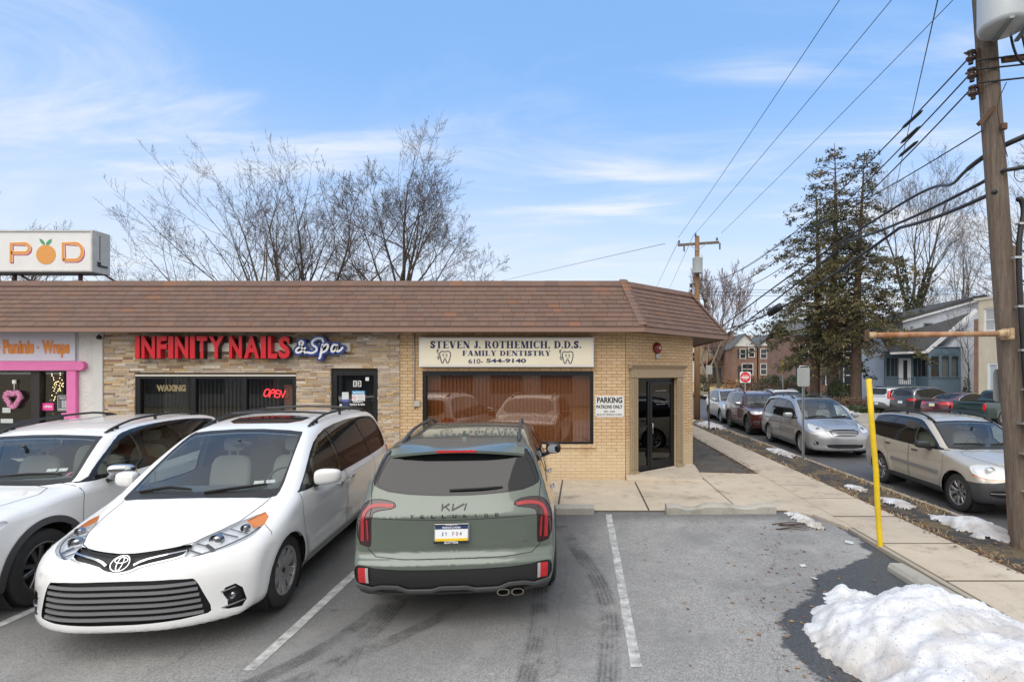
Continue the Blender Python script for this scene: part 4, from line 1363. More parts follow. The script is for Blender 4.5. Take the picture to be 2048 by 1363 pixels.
def build_car(name,label,cat,shape,spec,pos,hd,pitch=0.,group=None,nu=130,nt=112):
 """pos: world point of the ground under the nose; hd: heading"""
 root=thing(name,label,cat,(0,0,0),0,group)
 fx=Vector((cos(hd)*cos(pitch),sin(hd)*cos(pitch),sin(pitch)))
 lf=Vector((-sin(hd),cos(hd),0));up=fx.cross(lf)
 # the Empty sits on the ground under the middle of the car; children are built in car space (x = -s + L/2)
 half=shape.L/2
 o=Vector(pos)-fx*half
 root.matrix_world=Matrix(((fx.x,lf.x,up.x,o.x),(fx.y,lf.y,up.y,o.y),(fx.z,lf.z,up.z,o.z),(0,0,0,1)))
 T=Matrix(((-1,0,0,half),(0,1,0,0),(0,0,1,0),(0,0,0,1)))
 def fin(mb,nm,mt,parent=None,auto=30):
  mb.xform(T)
  for f in mb.f:f.reverse()
  return mb.build(nm,mt,parent or root,autosmooth=auto)
 P,F=shape.mesh(nu,nt)
 bm=bmesh.new()
 vs=[bm.verts.new(p)for p in P]
 for f in F:bm.faces.new([vs[i]for i in f])
 bm.normal_update()
 bmesh.ops.recalc_face_normals(bm,faces=bm.faces)
 lay=bm.faces.layers.int.new('p')
 parts=[('body',spec['paint'],0.,{})]
 seams=[]
 def cut(az,pts,idx,it,thr,rng=None,ymin=None):
  pr=Proj(az)
  poly=pr.flat(pts)
  if it:poly=chaikin(poly,it)
  x0=min(p[0]for p in poly);x1=max(p[0]for p in poly);y0=min(p[1]for p in poly);y1=max(p[1]for p in poly)
  def ok(f):
   nn=f.normal
   if nn.x*dx_+nn.y*dy_+nn.z*dz_<thr:return False
   c=f.calc_center_median()
   if rng and not (rng[0]<=c.x<=rng[1]):return False
   if ymin is not None and c.y*(1 if az>0 else-1)<ymin:return False
   return True
  cand=set()
  (dx_,dy_,dz_),(ax_,ay_,az_),(bx_,by_,bz_)=pr.d,pr.A,pr.B
  for f in bm.faces:
   if f.normal.x*dx_+f.normal.y*dy_+f.normal.z*dz_<thr:continue
   c=f.verts[0].co
   a_,b_=c.x*ax_+c.y*ay_+c.z*az_,c.x*bx_+c.y*by_+c.z*bz_
   if a_<x0-.3 or a_>x1+.3 or b_<y0-.3 or b_>y1+.3:continue
   q=[pr.to2(v.co)for v in f.verts]
   if max(a[0]for a in q)<x0 or min(a[0]for a in q)>x1 or max(a[1]for a in q)<y0 or min(a[1]for a in q)>y1:continue
   if ok(f):cand.add(f)
  n=len(poly)
  for i in range(n):
   a,b=poly[i],poly[(i+1)%n]
   dx,dy=b[0]-a[0],b[1]-a[1]
   l=hypot(dx,dy)
   if l<1e-7:continue
   e=1e-4
   bx0,bx1,by0,by1=min(a[0],b[0])-e,max(a[0],b[0])+e,min(a[1],b[1])-e,max(a[1],b[1])+e
   sel=[]
   for f in cand:
    q=[pr.to2(v.co)for v in f.verts]
    if max(t[0]for t in q)<bx0 or min(t[0]for t in q)>bx1 or max(t[1]for t in q)<by0 or min(t[1]for t in q)>by1:continue
    sd=[(t[0]-a[0])*dy-(t[1]-a[1])*dx for t in q]
    if min(sd)<-1e-6*l and max(sd)>1e-6*l:sel.append(f)
   if not sel:continue
   no=(pr.A*dy-pr.B*dx).normalized()
   co=pr.A*a[0]+pr.B*a[1]
   ge=set(sel)
   for f in sel:ge.update(f.edges);ge.update(f.verts)
   old=set(sel)
   res=bmesh.ops.bisect_plane(bm,geom=list(ge),dist=1e-6,plane_co=co,plane_no=no)
   for g in res['geom']:
    if isinstance(g,bmesh.types.BMFace):cand.add(g)
   cand={f for f in cand if f.is_valid}
  out=[]
  for f in cand:
   if pin(pr.to2(f.calc_center_median()),poly):
    f[lay]=idx;out.append(f)
  return out
 for ft in spec['feats']:
  az=ft.get('az',90)
  sides=[(az,ft['pts'])]
  if ft.get('mir',True):sides.append(mirror(az,ft['pts']))
  for a,p in sides:
   parts.append((ft['n'],ft.get('m',spec['paint']),ft.get('off',0.),ft))
   cut(a,p,len(parts)-1,ft.get('it',2),ft.get('thr',.2),ft.get('rng'),ft.get('ymin'))
   if ft.get('seam'):
    seams.append((a,p,ft.get('it',2)))
    # wheel arches
 Ra=spec.get('Ra',shape.R+.035)
 dead=len(parts);parts.append(('dead',None,0,{}))
 for (ws,wz_)in shape.arch:
  for sg in (1,-1):
   pts=[(ws+Ra*cos(2*pi*k/28),wz_+Ra*sin(2*pi*k/28))for k in range(28)]
   cut(90*sg,pts,dead,0,-.75,None,.50)
 bm.normal_update()
 bm.verts.index_update()
 Vc=np.array([v.co[:]for v in bm.verts])
 Vc=shape.snap(Vc,2)
 Nv=shape.grad(Vc)
 byp={}
 for f in bm.faces:
  byp.setdefault(f[lay],[]).append([v.index for v in f.verts])
 bm.free()
 def mesh_of(nm,faces,mt,off=0.,skirt=False,parent=None,flip=False):
  if not faces:return None
  idx=sorted({i for f in faces for i in f})
  mp={i:k for k,i in enumerate(idx)}
  pos=Vc[idx]-Nv[idx]*off
  nrm=Nv[idx].copy()
  fs=[[mp[i]for i in f]for f in faces]
  V=pos.tolist();nn=nrm.tolist()
  if skirt:
   cnt={}
   for f in fs:
    for a,b in zip(f,f[1:]+f[:1]):
     cnt[(a,b)]=cnt.get((a,b),0)+1
   for (a,b)in list(cnt):
    if (b,a)not in cnt:
     k=len(V)
     V+=[V[a],V[b],(Vc[idx[b]]).tolist(),(Vc[idx[a]]).tolist()]
     e=np.array(V[k+1])-np.array(V[k])
     q=np.cross(e,nrm[a]);q=-q/(np.linalg.norm(q)+1e-9)
     nn+=[q.tolist()]*4
     fs.append([k+1,k,k+3,k+2])
  me=bpy.data.meshes.new(nm)
  V2=[(half-v[0],v[1],v[2])for v in V]
  N2=[(-q[0],q[1],q[2])for q in nn]
  if flip:N2=[(-q[0],-q[1],-q[2])for q in N2]
  fs=fs if flip else [f[::-1]for f in fs]
  me.from_pydata(V2,[],fs)
  me.polygons.foreach_set('use_smooth',[True]*len(me.polygons))
  me.materials.append(mt)
  me.update()
  me.normals_split_custom_set_from_vertices(N2)
  ob=bpy.data.objects.new(nm,me)
  COL.objects.link(ob);ob.parent=parent or root
  return ob
 objs={}
 shell=[]
 for k,fcs in sorted(byp.items()):
  nm,mt,off,ft=parts[k]
  if nm=='dead':continue
  ob=mesh_of(nm,fcs,mt,off,ft.get('skirt',off>.004))
  objs.setdefault(nm,[]).append(ob)
  if ft.get('lens'):
   mesh_of('lens',fcs,ft['lens'],0.,False,ob)
  if not ft.get('glass'):shell+=fcs
  for pj in ft.get('bulbs',()):
   sgn=1 if (Vc[[i for f in fcs for i in f]][:,1].mean()>0)else-1
   b=MB();q=Vector((pj[0],pj[1]*sgn,pj[2]));rb=pj[3]
   b.lathe([(0,-rb*.25),(rb*.45,-rb*.18),(rb*.75,rb*.02),(rb*.8,rb*.3),(rb,-.02),(rb*1.05,.03)],20,'x',q)
   fin(b,'projector',pj[4]if len(pj)>4 else M('lamp_projector',(.35,.36,.38),.12,.9),ob)
 if 'interior' in spec:
  inn=[f for f in shell if all(Vc[i][2]>.60 for i in f)and spec['cabin'][0]<Vc[f[0]][0]<spec['cabin'][1]]
  mesh_of('interior_lining',inn,spec['interior'],.03,False,flip=True)
  c0=spec['dash']
  d=MB()
  hw=shape.half-.12
  d.prism([(c0-.1,1.0),(c0+.42,spec['dz']),(c0+.66,spec['dz']-.05),(c0+.72,spec['dz']-.16),(c0+.6,.62),(c0,.5)],'y',-hw,hw)
  d.tube([(c0+.95+.07*sin(t),.38+.185*cos(t),spec['dz']-.09+.17*sin(t))for t in np.linspace(0,2*pi,25)],.014,6)
  d.bar((c0+.7,.38,spec['dz']-.15),(c0+.95,.38,spec['dz']-.09),.06,.05)
  d.box(c0,spec['cabin'][1]-.1,-hw,hw,.48,.52)
  fin(d,'dashboard',M('dash_grey',(.115,.12,.122),.6))
  sm=MB()
  for s0 in spec['seats']:
   for y in (-.38,.38):seat(sm,s0,y,spec.get('sz',.66))
  fin(sm,'seats',spec.get('seatmat',M('seat_grey',(.36,.355,.34),.75)))
  if 'rvm' in spec:
   m=MB();q=spec['rvm']
   m.ellipsoid(q,(.02,.115,.035),12,8,.5)
   m.bar((q[0]-.02,0,q[2]),(q[0]-.09,0,q[2]+.07),.03,.02)
   fin(m,'interior_mirror',M('black_plastic',(.02,.02,.021),.45))
   # panel gaps
 g=MB()
 for a,p,it in seams:strip(g,shape,a,p,.0075,.0012,0,True,it)
 for a,p,*w in spec.get('gaps',()):
  for aa,pp in ((a,p),mirror(a,p)):strip(g,shape,aa,pp,w[0]if w else .006,.0012)
 if g.v:fin(g,'panel_gaps',M('gap_black',(.012,.012,.013),.6))
 for nm,mt,items in spec.get('strips',()):
  b=(MB(),MB(),MB())
  for it in items:
   kw=dict(it[2])if len(it)>2 else {}
   if kw.pop('mir',True):
    strip(b[1],shape,it[0],it[1],**kw)
    aa,pp=mirror(it[0],it[1]);strip(b[2],shape,aa,pp,**kw)
   else:strip(b[0],shape,it[0],it[1],**kw)
  for q in b:
   if q.v:fin(q,nm,mt)
   # wheel wells and underside
 for (ws,wz_)in shape.arch:
  for sg in (1,-1):
   ww=MB()
   yo=shape.half-.05
   pr_=[(Ra+.004,yo*sg),(Ra+.004,(yo-.38)*sg),(.02,(yo-.38)*sg)]
   ww.lathe(pr_,28,'y',(ws,0,wz_),arc=(-.25*pi,1.25*pi))
   fin(ww,'wheel_well',M('well_black',(.012,.012,.012),.9))
 am=spec.get('archmat')
 if am:
  wd=spec.get('archw',.07)
  for (ws,wz_)in shape.arch:
   pts=[(ws+(Ra+wd/2-.004)*cos(t),wz_+(Ra+wd/2-.004)*sin(t))for t in np.linspace(-.35,pi+.35,40)]
   for sg in (1,-1):
    a_=MB();strip(a_,shape,90*sg,pts,wd,.001,.007);fin(a_,'wheel_arch_trim',am)
    # wheels
 Rt,rr,w,st,rm=spec['wheel']
 proto=None
 for (ws,wz_)in shape.arch:
  for sg in (1,-1):
   if proto is None:
    wh=proto=make_wheel(root,Rt,rr,w,st,rm,M('brake_dark',(.05,.05,.052),.45,.6))
   else:
    wh=copy_tree(proto,root)
   tr=spec.get('inset',.03)
   wh.location=(half-ws,(shape.half-w/2-tr)*sg,Rt)
   wh.rotation_euler=(0,.3*ws,0 if sg>0 else pi)
   # mirrors
 if 'mirror' in spec:
  (ms,my,mz),(a,b,c),mcol=spec['mirror'][:3]
  for sg in (1,-1):
   q=MB()
   n0=len(q.v)
   q.ellipsoid((0,0,0),(a,b,c),18,12,.62)
   q.v=[(x+(.25*y if x>0 else .35*y)*1*1,y,z*(1-.12*(y/b)))for x,y,z in q.v]
   q.xform(Matrix.Translation((ms,my,mz))@Matrix.Rotation(0,4,'Z'))
   if sg<0:q.v=[(x,-y,z)for x,y,z in q.v]
   mo=fin(q,'side_mirror',mcol)
   ar=MB()
   ar.bar((ms+.02,(my-b*.6)*sg,mz-c*.75),(ms+.02,(my-b-.09)*sg,mz-c-.045),.10,.045)
   fin(ar,'mirror_arm',M('black_plastic',(.02,.02,.021),.45),mo)
   gl=MB()
   gl.prism(chaikin([(-b*.8,-c*.75),(b*.8,-c*.75),(b*.8,c*.75),(-b*.8,c*.75)],2),'x',a*.98,a*1.04)
   gl.v=[(ms+x+.0,sg*(my+y),mz+z)for x,y,z in gl.v]
   fin(gl,'mirror_glass',M('mirror_silver',(.6,.62,.64),.03,1.),mo)
   # handles
 for (hs,hz)in spec.get('handles',()):
  for sg in (1,-1):
   P_,N_=surf(shape,Proj(90*sg),[Proj(90*sg).to2(Vector((hs,0,hz)))])
   q=MB()
   q.ellipsoid((0,0,0),(.095,.011,.014),12,8,.6)
   p=Vector(P_[0])+Vector((0,.022*sg,0))
   q.xform(Matrix.Translation(p)@Matrix.Rotation(0.03,4,'Y'))
   q.ellipsoid((p.x-.08,p.y-.016*sg,p.z),(.016,.02,.011),8,6);q.ellipsoid((p.x+.08,p.y-.016*sg,p.z),(.016,.02,.011),8,6)
   fin(q,'door_handle',spec.get('handlemat',spec['paint']))
   # roof rails
 if 'rails' in spec:
  s0,s1,y,hgt,mt=spec['rails'][:5]
  for sg in (1,-1):
   ss=np.linspace(s0,s1,22)
   pr=Proj('top')
   yy=[y*sg]*len(ss)
   P_,N_=surf(shape,pr,list(zip(ss,yy)))
   lift=[hgt*min(1,4.2*min(k/21,1-k/21))**.7 for k in range(22)]
   q=MB()
   pts=[Vector(p)+Vector((0,0,l+.004))for p,l in zip(P_,lift)]
   q.tube(pts,spec['rails'][5]if len(spec['rails'])>5 else .016,8)
   for k in (0,1,2,10,19,20,21):
    if lift[k]>.012:q.bar(pts[k]-Vector((0,0,lift[k]+.01)),pts[k],.05 if k not in (10,)else .03,.026,up=(1,0,0))
   fin(q,'roof_rail',mt)
  for cs in spec.get('crossbars',()):
   q=MB();P_,N_=surf(shape,Proj('top'),[(cs,y),(cs,0)])
   q.tube([(cs,-y,P_[0][2]+hgt+.01),(cs,-y*.5,P_[0][2]+hgt+.03),(cs,0,P_[0][2]+hgt+.035),(cs,y*.5,P_[0][2]+hgt+.03),(cs,y,P_[0][2]+hgt+.01)],.016,8)
   fin(q,'roof_crossbar',mt)
   # wipers: polylines in a projection, lifted off the glass
 for az,pts in spec.get('wipers',()):
  pr=Proj(az)
  P_,N_=surf(shape,pr,dense(pr.flat(pts),.08))
  if np.isnan(P_).any():continue
  q=MB()
  q.tube([Vector(p)+Vector(n)*(.018+.012*sin(pi*k/max(1,len(P_)-1)))for k,(p,n)in enumerate(zip(P_,N_))],[.011]*(len(P_)-1)+[.006],6)
  q.tube([Vector(p)+Vector(n)*.008 for p,n in zip(P_,N_)],.008,5)
  fin(q,'wiper',M('black_plastic',(.02,.02,.021),.45))
 if 'antenna' in spec:
  q=MB();P_,N_=surf(shape,Proj('top'),[(spec['antenna'],0)])
  p=P_[0]
  V=[(p[0]-.09,0,p[2]-.005),(p[0]+.06,-.03,p[2]-.005),(p[0]+.06,.03,p[2]-.005),(p[0]+.055,-.006,p[2]+.06),(p[0]+.055,.006,p[2]+.06),(p[0]+.02,0,p[2]+.055)]
  q.add(V,[(0,1,3,5),(0,5,4,2),(1,2,4,3),(3,4,5)],None,False)
  fin(q,'antenna',spec['paint'])
 return dict(root=root,fin=fin,T=T,half=half,shape=shape,objs=objs)
def on_surface(shape,az,VF,at,size=1.,off=.002,follow=True):
 """lay lettering/emblems (x right, y depth, z up as seen) on the body as seen along az; at=(a,b) its centre in that view"""
 pr=Proj(az)
 V,F=VF
 sg=-1
 p2=[]
 for x,y,z in V:p2.append((at[0]+x*size,at[1]+z*size))
 P,Nn=surf(shape,pr,p2)
 ys=[v[1]for v in V];ymin,ymax=min(ys),max(ys)
 return [tuple(P[i]+Nn[i]*(off+(ymax-V[i][1])*size))for i in range(len(V))],F
WHITE_P=mat_paint('paint_white',(.80,.80,.79))
BLK=M('black_plastic',(.02,.02,.021),.45)
BLKG=M('black_gloss',(.012,.012,.013),.08)
GRP=M('grey_plastic',(.055,.057,.06),.5)
CHR=M('chrome',(.58,.59,.61),.12,1.)
G_WS=glass('windshield_glass',(.74,.80,.78),.92,0,1.95)
G_SIDE=glass('side_glass',(.55,.60,.56),.95)
G_PRIV=M('privacy_glass',(.012,.012,.012),.02,spec=.6)
LENS=glass('lamp_lens',(.93,.94,.95),.55,.05)
LAMPW=M('lamp_reflector',(.80,.81,.82),.35,.25,bump=(45,.25))
AMBER=M('amber_plastic',(.75,.22,.02),.15,coat=.6)
REDL=M('red_lamp',(.50,.012,.016),.12,coat=.8)
REDD=M('dark_red_lamp',(.035,.006,.008),.08,coat=.8)
def ell(cx,cz,a,b,n=28):return [(cx+a*cos(2*pi*k/n),cz+b*sin(2*pi*k/n))for k in range(n)]
SPECS={}
def spec_sienna(paint,facelift=True):
 f=[]
 A=f.append
 A(dict(n='hood',az='top',pts=[(.13,0),(.22,.42),(.60,.63),(.95,.70),(1.30,.74),(1.16,.36),(1.09,0),(1.16,-.36),(1.30,-.74),(.95,-.70),(.60,-.63),(.22,-.42)],it=1,mir=False,seam=True,thr=.25))
 A(dict(n='door',az=90,pts=[(1.47,.33),(1.36,.60),(1.33,.85),(1.36,1.08),(2.69,1.075),(2.68,.60),(2.67,.33)],it=0,seam=True))
 A(dict(n='sliding_door',az=90,pts=[(2.72,.33),(2.73,.60),(2.73,1.075),(3.90,1.08),(3.96,.86),(3.72,.62),(3.60,.33)],it=0,seam=True))
 A(dict(n='windshield_trim',az=0,pts=[(-.76,1.055),(-.5,1.085),(0,1.10),(.5,1.085),(.76,1.055),(.77,1.12),(.715,1.38),(.655,1.60),(.62,1.64),(0,1.672),(-.62,1.64),(-.655,1.60),(-.715,1.38),(-.77,1.12)],it=1,mir=False,m=BLK,rng=(.95,2.6)))
 A(dict(n='windshield',az=0,pts=[(-.735,1.125),(-.4,1.135),(0,1.14),(.4,1.135),(.735,1.125),(.735,1.16),(.70,1.38),(.635,1.58),(.59,1.62),(0,1.652),(-.59,1.62),(-.635,1.58),(-.70,1.38),(-.735,1.16)],it=1,mir=False,m=G_WS,rng=(.95,2.6),off=.003,
glass=1))
 A(dict(n='window_trim',az=90,m=BLKG,pts=[(1.31,1.06),(1.42,1.10),(1.82,1.365),(2.20,1.55),(2.7,1.635),(3.6,1.655),(4.45,1.605),(4.62,1.56),(4.72,1.46),(4.80,1.20),(4.78,1.09),(4.6,1.065),(3.5,1.055),(2.2,1.05)],it=1))
 A(dict(n='window',az=90,m=G_SIDE,glass=1,off=.004,pts=[(1.43,1.085),(1.66,1.245),(1.69,1.235),(1.71,1.075)],it=1))
 A(dict(n='window',az=90,m=G_SIDE,glass=1,off=.004,pts=[(1.775,1.08),(1.77,1.15),(1.79,1.30),(1.84,1.35),(2.20,1.525),(2.50,1.585),(2.60,1.59),(2.635,1.55),(2.665,1.15),(2.66,1.08)],it=1))
 A(dict(n='window',az=90,m=G_PRIV,glass=1,off=.004,pts=[(2.765,1.085),(2.755,1.15),(2.735,1.55),(2.75,1.60),(3.2,1.625),(3.66,1.62),(3.71,1.58),(3.83,1.15),(3.83,1.085)],it=1))
 A(dict(n='window',az=90,m=G_PRIV,glass=1,off=.004,pts=[(3.94,1.09),(3.93,1.15),(3.82,1.57),(3.85,1.615),(4.40,1.585),(4.58,1.53),(4.65,1.45),(4.73,1.18),(4.70,1.10)],it=1))
 A(dict(n='rear_window',az=180,m=G_PRIV,glass=1,off=.004,mir=False,pts=[(-.70,1.18),(0,1.16),(.70,1.18),(.66,1.50),(.58,1.58),(-.58,1.58),(-.66,1.50)],it=1))
 A(dict(n='taillight',az=150,m=REDL,pts=[(5.0,.62,1.12),(4.85,.93,1.10),(4.8,.93,.92),(5.05,.66,.86)],it=1))
 A(dict(n='sunroof',az='top',m=BLKG,mir=False,pts=[(2.46,-.44),(2.42,0),(2.46,.44),(2.98,.47),(2.98,-.47)],it=1))
 if facelift:
  A(dict(n='headlight',az=33,m=LAMPW,off=.03,lens=LENS,pts=[(.175,.45,.785),(.21,.455,.83),(.30,.475,.885),(.45,.56,.915),(.62,.665,.945),(.88,.80,.978),(.86,.845,.945),(.72,.86,.895),(.54,.84,.845),(.34,.70,.805)],it=1,bulbs=[(.40,.60,.862,
.055),(.62,.74,.905,.035)]))
  A(dict(n='turn_signal',az=33,m=AMBER,off=.01,lens=LENS,pts=[(.68,.73,.945),(.885,.805,.978),(.86,.845,.945),(.73,.865,.898),(.66,.81,.893)],it=0))
  A(dict(n='lower_grille',az=0,m=M('grille_black',(.010,.010,.011),.5),off=.05,mir=False,it=1,pts=[(-.56,.640),(0,.655),(.56,.640),(.60,.60),(.64,.50),(.70,.335),(.66,.305),(0,.292),(-.66,.305),(-.70,.335),(-.64,.50),(-.60,.60)]))
  A(dict(n='grille',az=0,m=M('grille_black',(.010,.010,.011),.5),off=.025,mir=False,it=1,pts=[(-.44,.80),(-.475,.86),(-.44,.872),(-.25,.853),(0,.835),(.25,.853),(.44,.872),(.475,.86),(.44,.80),(.16,.755),(.09,.722),(0,.71),(-.09,.722),(-.16,
.755)]))
  A(dict(n='fog_light',az=25,m=M('grille_black',(.010,.010,.011),.5),off=.04,it=1,pts=[(.20,.74,.49),(.30,.86,.52),(.36,.90,.29),(.22,.74,.31),(.24,.80,.345)],bulbs=[(.275,.80,.405,.042)]))
 else:
  A(dict(n='headlight',az=33,m=LAMPW,off=.03,lens=LENS,pts=[(.20,.50,.74),(.30,.50,.86),(.50,.62,.93),(.80,.78,.97),(.82,.84,.95),(.55,.84,.80),(.34,.72,.75)],it=1,bulbs=[(.42,.66,.83,.055)]))
  A(dict(n='grille',az=0,m=M('grille_black',(.010,.010,.011),.5),off=.03,mir=False,it=1,pts=[(-.46,.80),(-.30,.845),(0,.85),(.30,.845),(.46,.80),(.36,.68),(.2,.65),(-.2,.65),(-.36,.68)]))
  A(dict(n='lower_grille',az=0,m=M('grille_black',(.010,.010,.011),.5),off=.04,mir=False,it=1,pts=[(-.52,.42),(.52,.42),(.54,.36),(.48,.30),(-.48,.30),(-.54,.36)]))
  A(dict(n='fog_light',az=25,m=M('grille_black',(.010,.010,.011),.5),off=.03,it=1,pts=[(.20,.72,.48),(.28,.84,.49),(.30,.84,.38),(.2,.72,.38)],bulbs=[(.25,.80,.43,.045)]))
 A(dict(n='sill_cladding',az=90,m=paint,pts=[(1.3,.12),(1.3,.30),(3.7,.30),(3.7,.12)],it=0,seam=True))
 st=[]
 if facelift:
  sl=[(0,[(-(.645+.0-.19*(z-.33)),z),(0,z+.012),((.645+.0-.19*(z-.33)),z)],dict(w=.026,off=-.02,thick=.018,mir=False,it=2))for z in (.332,.384,.436,.488,.540,.592)]
  st.append(('grille_bars',M('grille_grey',(.27,.27,.28),.38,.55),sl))
  st.append(('grille_trim',CHR,[(0,[(.46,.835),(.30,.818),(.17,.795),(.11,.765)],dict(w=(.011,.020),off=-.004,thick=.012,it=1)),(0,[(.45,.800),(.17,.757),(.10,.722),(0,.708),(-.10,.722),(-.17,.757),(-.45,.80)],dict(w=.013,off=0,thick=.01,mir=False,
it=1)),(25,[(.20,.745,.47),(.27,.83,.485)],dict(w=.012,off=0,thick=.01)),(25,[(.21,.745,.33),(.34,.885,.345)],dict(w=.012,off=0,thick=.01))]))
  st.append(('headlight_bezel',M('bezel_grey',(.10,.10,.11),.35,.5),[(33,[(.20,.475,.79),(.36,.66,.825),(.56,.80,.865),(.74,.855,.905)],dict(w=.012,off=-.012,thick=.004)),(33,[(.30,.49,.875),(.33,.60,.84)],dict(w=.010,off=-.014,thick=.004)),
(33,[(.48,.59,.915),(.50,.74,.87)],dict(w=.012,off=-.014,thick=.004)),(33,[(.56,.64,.925),(.58,.79,.875)],dict(w=.008,off=-.014,thick=.004)),(33,[(.24,.47,.84),(.27,.56,.80)],dict(w=.012,off=-.014,thick=.004)),(33,ell(0,0,1,1,3)[:0]or [(.345,
.545,.862),(.36,.60,.815)],dict(w=.03,off=-.016,thick=.003))]))
  e=[]
  for a,b in ((.072,.05),(.022,.045)):e.append((0,ell(0,.775,a,b),dict(w=.0075,off=.006,thick=.008,mir=False,closed=True,step=.01)))
  e.append((0,ell(0,.795,.050,.017),dict(w=.007,off=.006,thick=.008,mir=False,closed=True,step=.01)))
  st.append(('emblem',CHR,e))
 else:
  st.append(('grille_bars',CHR,[(0,[(-(.42-.7*(.80-z)),z),(0,z-.01),((.42-.7*(.80-z)),z)],dict(w=.016,off=-.012,thick=.014,mir=False,it=2))for z in (.815,.775,.735,.695)]))
 st.append(('inspection_sticker',M('sticker_paper',(.55,.60,.50),.6,var=(60,(.15,.2,.3),.9)),[(0,[(.48,1.19),(.57,1.19)],dict(w=.05,off=.002,mir=False)),(0,[(.59,1.19),(.67,1.19)],dict(w=.05,off=.002,mir=False))]))
 return dict(paint=paint,feats=f,strips=st,Ra=.395,wheel=(.358,.238,.215,(5,'pair',.085),M('rim_machined',(.50,.50,.51),.32,.75)),interior=M('lining_grey',(.46,.46,.44),.8),cabin=(1.0,4.8),dash=1.25,dz=1.09,seats=(2.15,3.0),rvm=(2.03,0,1.50),
mirror=((1.72,1.10,1.165),(.075,.135,.088),paint),handles=[(2.50,.93),(2.92,.93)],handlemat=CHR,rails=(2.35,4.62,.63,.055,BLK),crossbars=(2.95,3.9)if facelift else (),wipers=[(0,[(-.62,1.12),(-.3,1.16),(-.08,1.15)]),(0,[(.08,1.125),(.45,1.15),
(.62,1.165)])],gaps=[(33,[(.74,.865,.90),(.72,.93,.84),(.66,.97,.74)])])
def spec_telluride(paint):
 f=[]
 A=f.append
 A(dict(n='hood',az='top',pts=[(.13,-.7),(.05,0),(.13,.7),(1.42,.78),(1.36,0),(1.42,-.78)],it=0,mir=False,seam=True,thr=.25))
 A(dict(n='door',az=90,pts=[(1.40,.38),(1.40,1.14),(2.62,1.14),(2.62,.38)],it=0,seam=True))
 A(dict(n='door',az=90,pts=[(2.65,.38),(2.65,1.14),(3.72,1.16),(3.72,1.0),(3.40,.60),(3.36,.38)],it=0,seam=True))
 A(dict(n='tailgate',az=180,mir=False,seam=True,it=0,thr=.15,pts=[(.815,.755),(.735,.69),(.475,.676),(-.475,.676),(-.735,.69),(-.815,.755),(-.80,1.12),(-.825,1.33),(-.72,1.63),(.72,1.63),(.825,1.33),(.80,1.12)]))
 A(dict(n='windshield',az=0,mir=False,m=G_PRIV,glass=1,off=.004,it=1,pts=[(-.74,1.22),(0,1.24),(.74,1.22),(.66,1.60),(0,1.64),(-.66,1.60)],rng=(1.,2.6)))
 A(dict(n='window_trim',az=90,m=BLKG,pts=[(1.50,1.13),(1.95,1.46),(2.25,1.585),(2.7,1.625),(3.5,1.64),(4.25,1.595),(4.42,1.53),(4.45,1.30),(4.40,1.19),(3.6,1.14)],it=1))
 for p in ([(1.66,1.15),(2.1,1.50),(2.55,1.59),(2.56,1.15)],[(2.68,1.15),(2.67,1.59),(3.4,1.605),(3.55,1.59),(3.66,1.17)],[(3.76,1.18),(3.68,1.585),(4.2,1.56),(4.36,1.48),(4.38,1.24)]):
  A(dict(n='window',az=90,m=G_PRIV,glass=1,off=.004,pts=p,it=2))
 A(dict(n='rear_window_trim',az=180,m=BLKG,mir=False,it=1,pts=[(-.66,1.655),(0,1.66),(.66,1.655),(.73,1.58),(.815,1.36),(.80,1.31),(.60,1.25),(0,1.222),(-.60,1.25),(-.80,1.31),(-.815,1.36),(-.73,1.58)]))
 A(dict(n='rear_window',az=180,m=M('rear_glass',(.010,.011,.012),.03,spec=.55),mir=False,glass=1,off=.004,it=1,pts=[(-.61,1.635),(0,1.64),(.61,1.635),(.68,1.57),(.775,1.36),(.76,1.325),(.58,1.268),(0,1.240),(-.58,1.268),(-.76,1.325),(-.775,
1.36),(-.68,1.57)]))
 A(dict(n='taillight',az=158,m=REDD,off=.0,it=1,pts=[(4.80,.545,1.128),(4.775,.585,1.185),(4.725,.75,1.205),(4.70,.86,1.175),(4.715,.925,1.08),(4.785,.925,.80),(4.84,.80,.765),(4.825,.785,.80),(4.775,.775,1.06),(4.78,.75,1.10)],seam=True))
 A(dict(n='rear_bumper_cladding',az=180,m=M('cladding_black',(.022,.022,.023),.35,bump=(220,.1)),off=.012,mir=False,it=1,pts=[(-.87,.625),(-.68,.596),(0,.588),(.68,.596),(.87,.625),(.925,.60),(.93,.46),(.77,.365),(.60,.335),(-.60,.335),(-.77,
.365),(-.93,.46),(-.925,.60)]))
 A(dict(n='lower_cladding',az=180,m=GRP,mir=False,it=0,thr=-.2,rng=(4.3,5.1),pts=[(-1.05,.405),(-.80,.385),(-.62,.335),(.62,.335),(.80,.385),(1.05,.405),(1.05,.1),(-1.05,.1)]))
 A(dict(n='sill_cladding',az=90,m=GRP,it=0,thr=-.1,pts=[(.2,.1),(.2,.40),(4.6,.43),(4.6,.1)]))
 A(dict(n='reflector',az=170,m=REDL,it=0,off=-.003,pts=[(4.9,.815,.60),(4.88,.885,.597),(4.88,.885,.455),(4.9,.815,.455)]))
 st=[]
 st.append(('tail_strip',M('red_strip',(.36,.018,.025),.3,coat=.5),[(158,[(4.80,.585,1.145),(4.75,.72,1.155),(4.735,.82,1.13),(4.745,.86,1.06),(4.80,.87,.82)],dict(w=.034,off=.002,thick=.003,it=1)),(158,[(4.79,.825,1.02),(4.83,.822,.83)],dict(w=.016,
off=.002,thick=.003))]))
 st.append(('reflector',M('reflector_white',(.40,.39,.39),.2),[(170,[(4.9,.80,.60),(4.9,.80,.455)],dict(w=.028,off=.0,thick=.004))]))
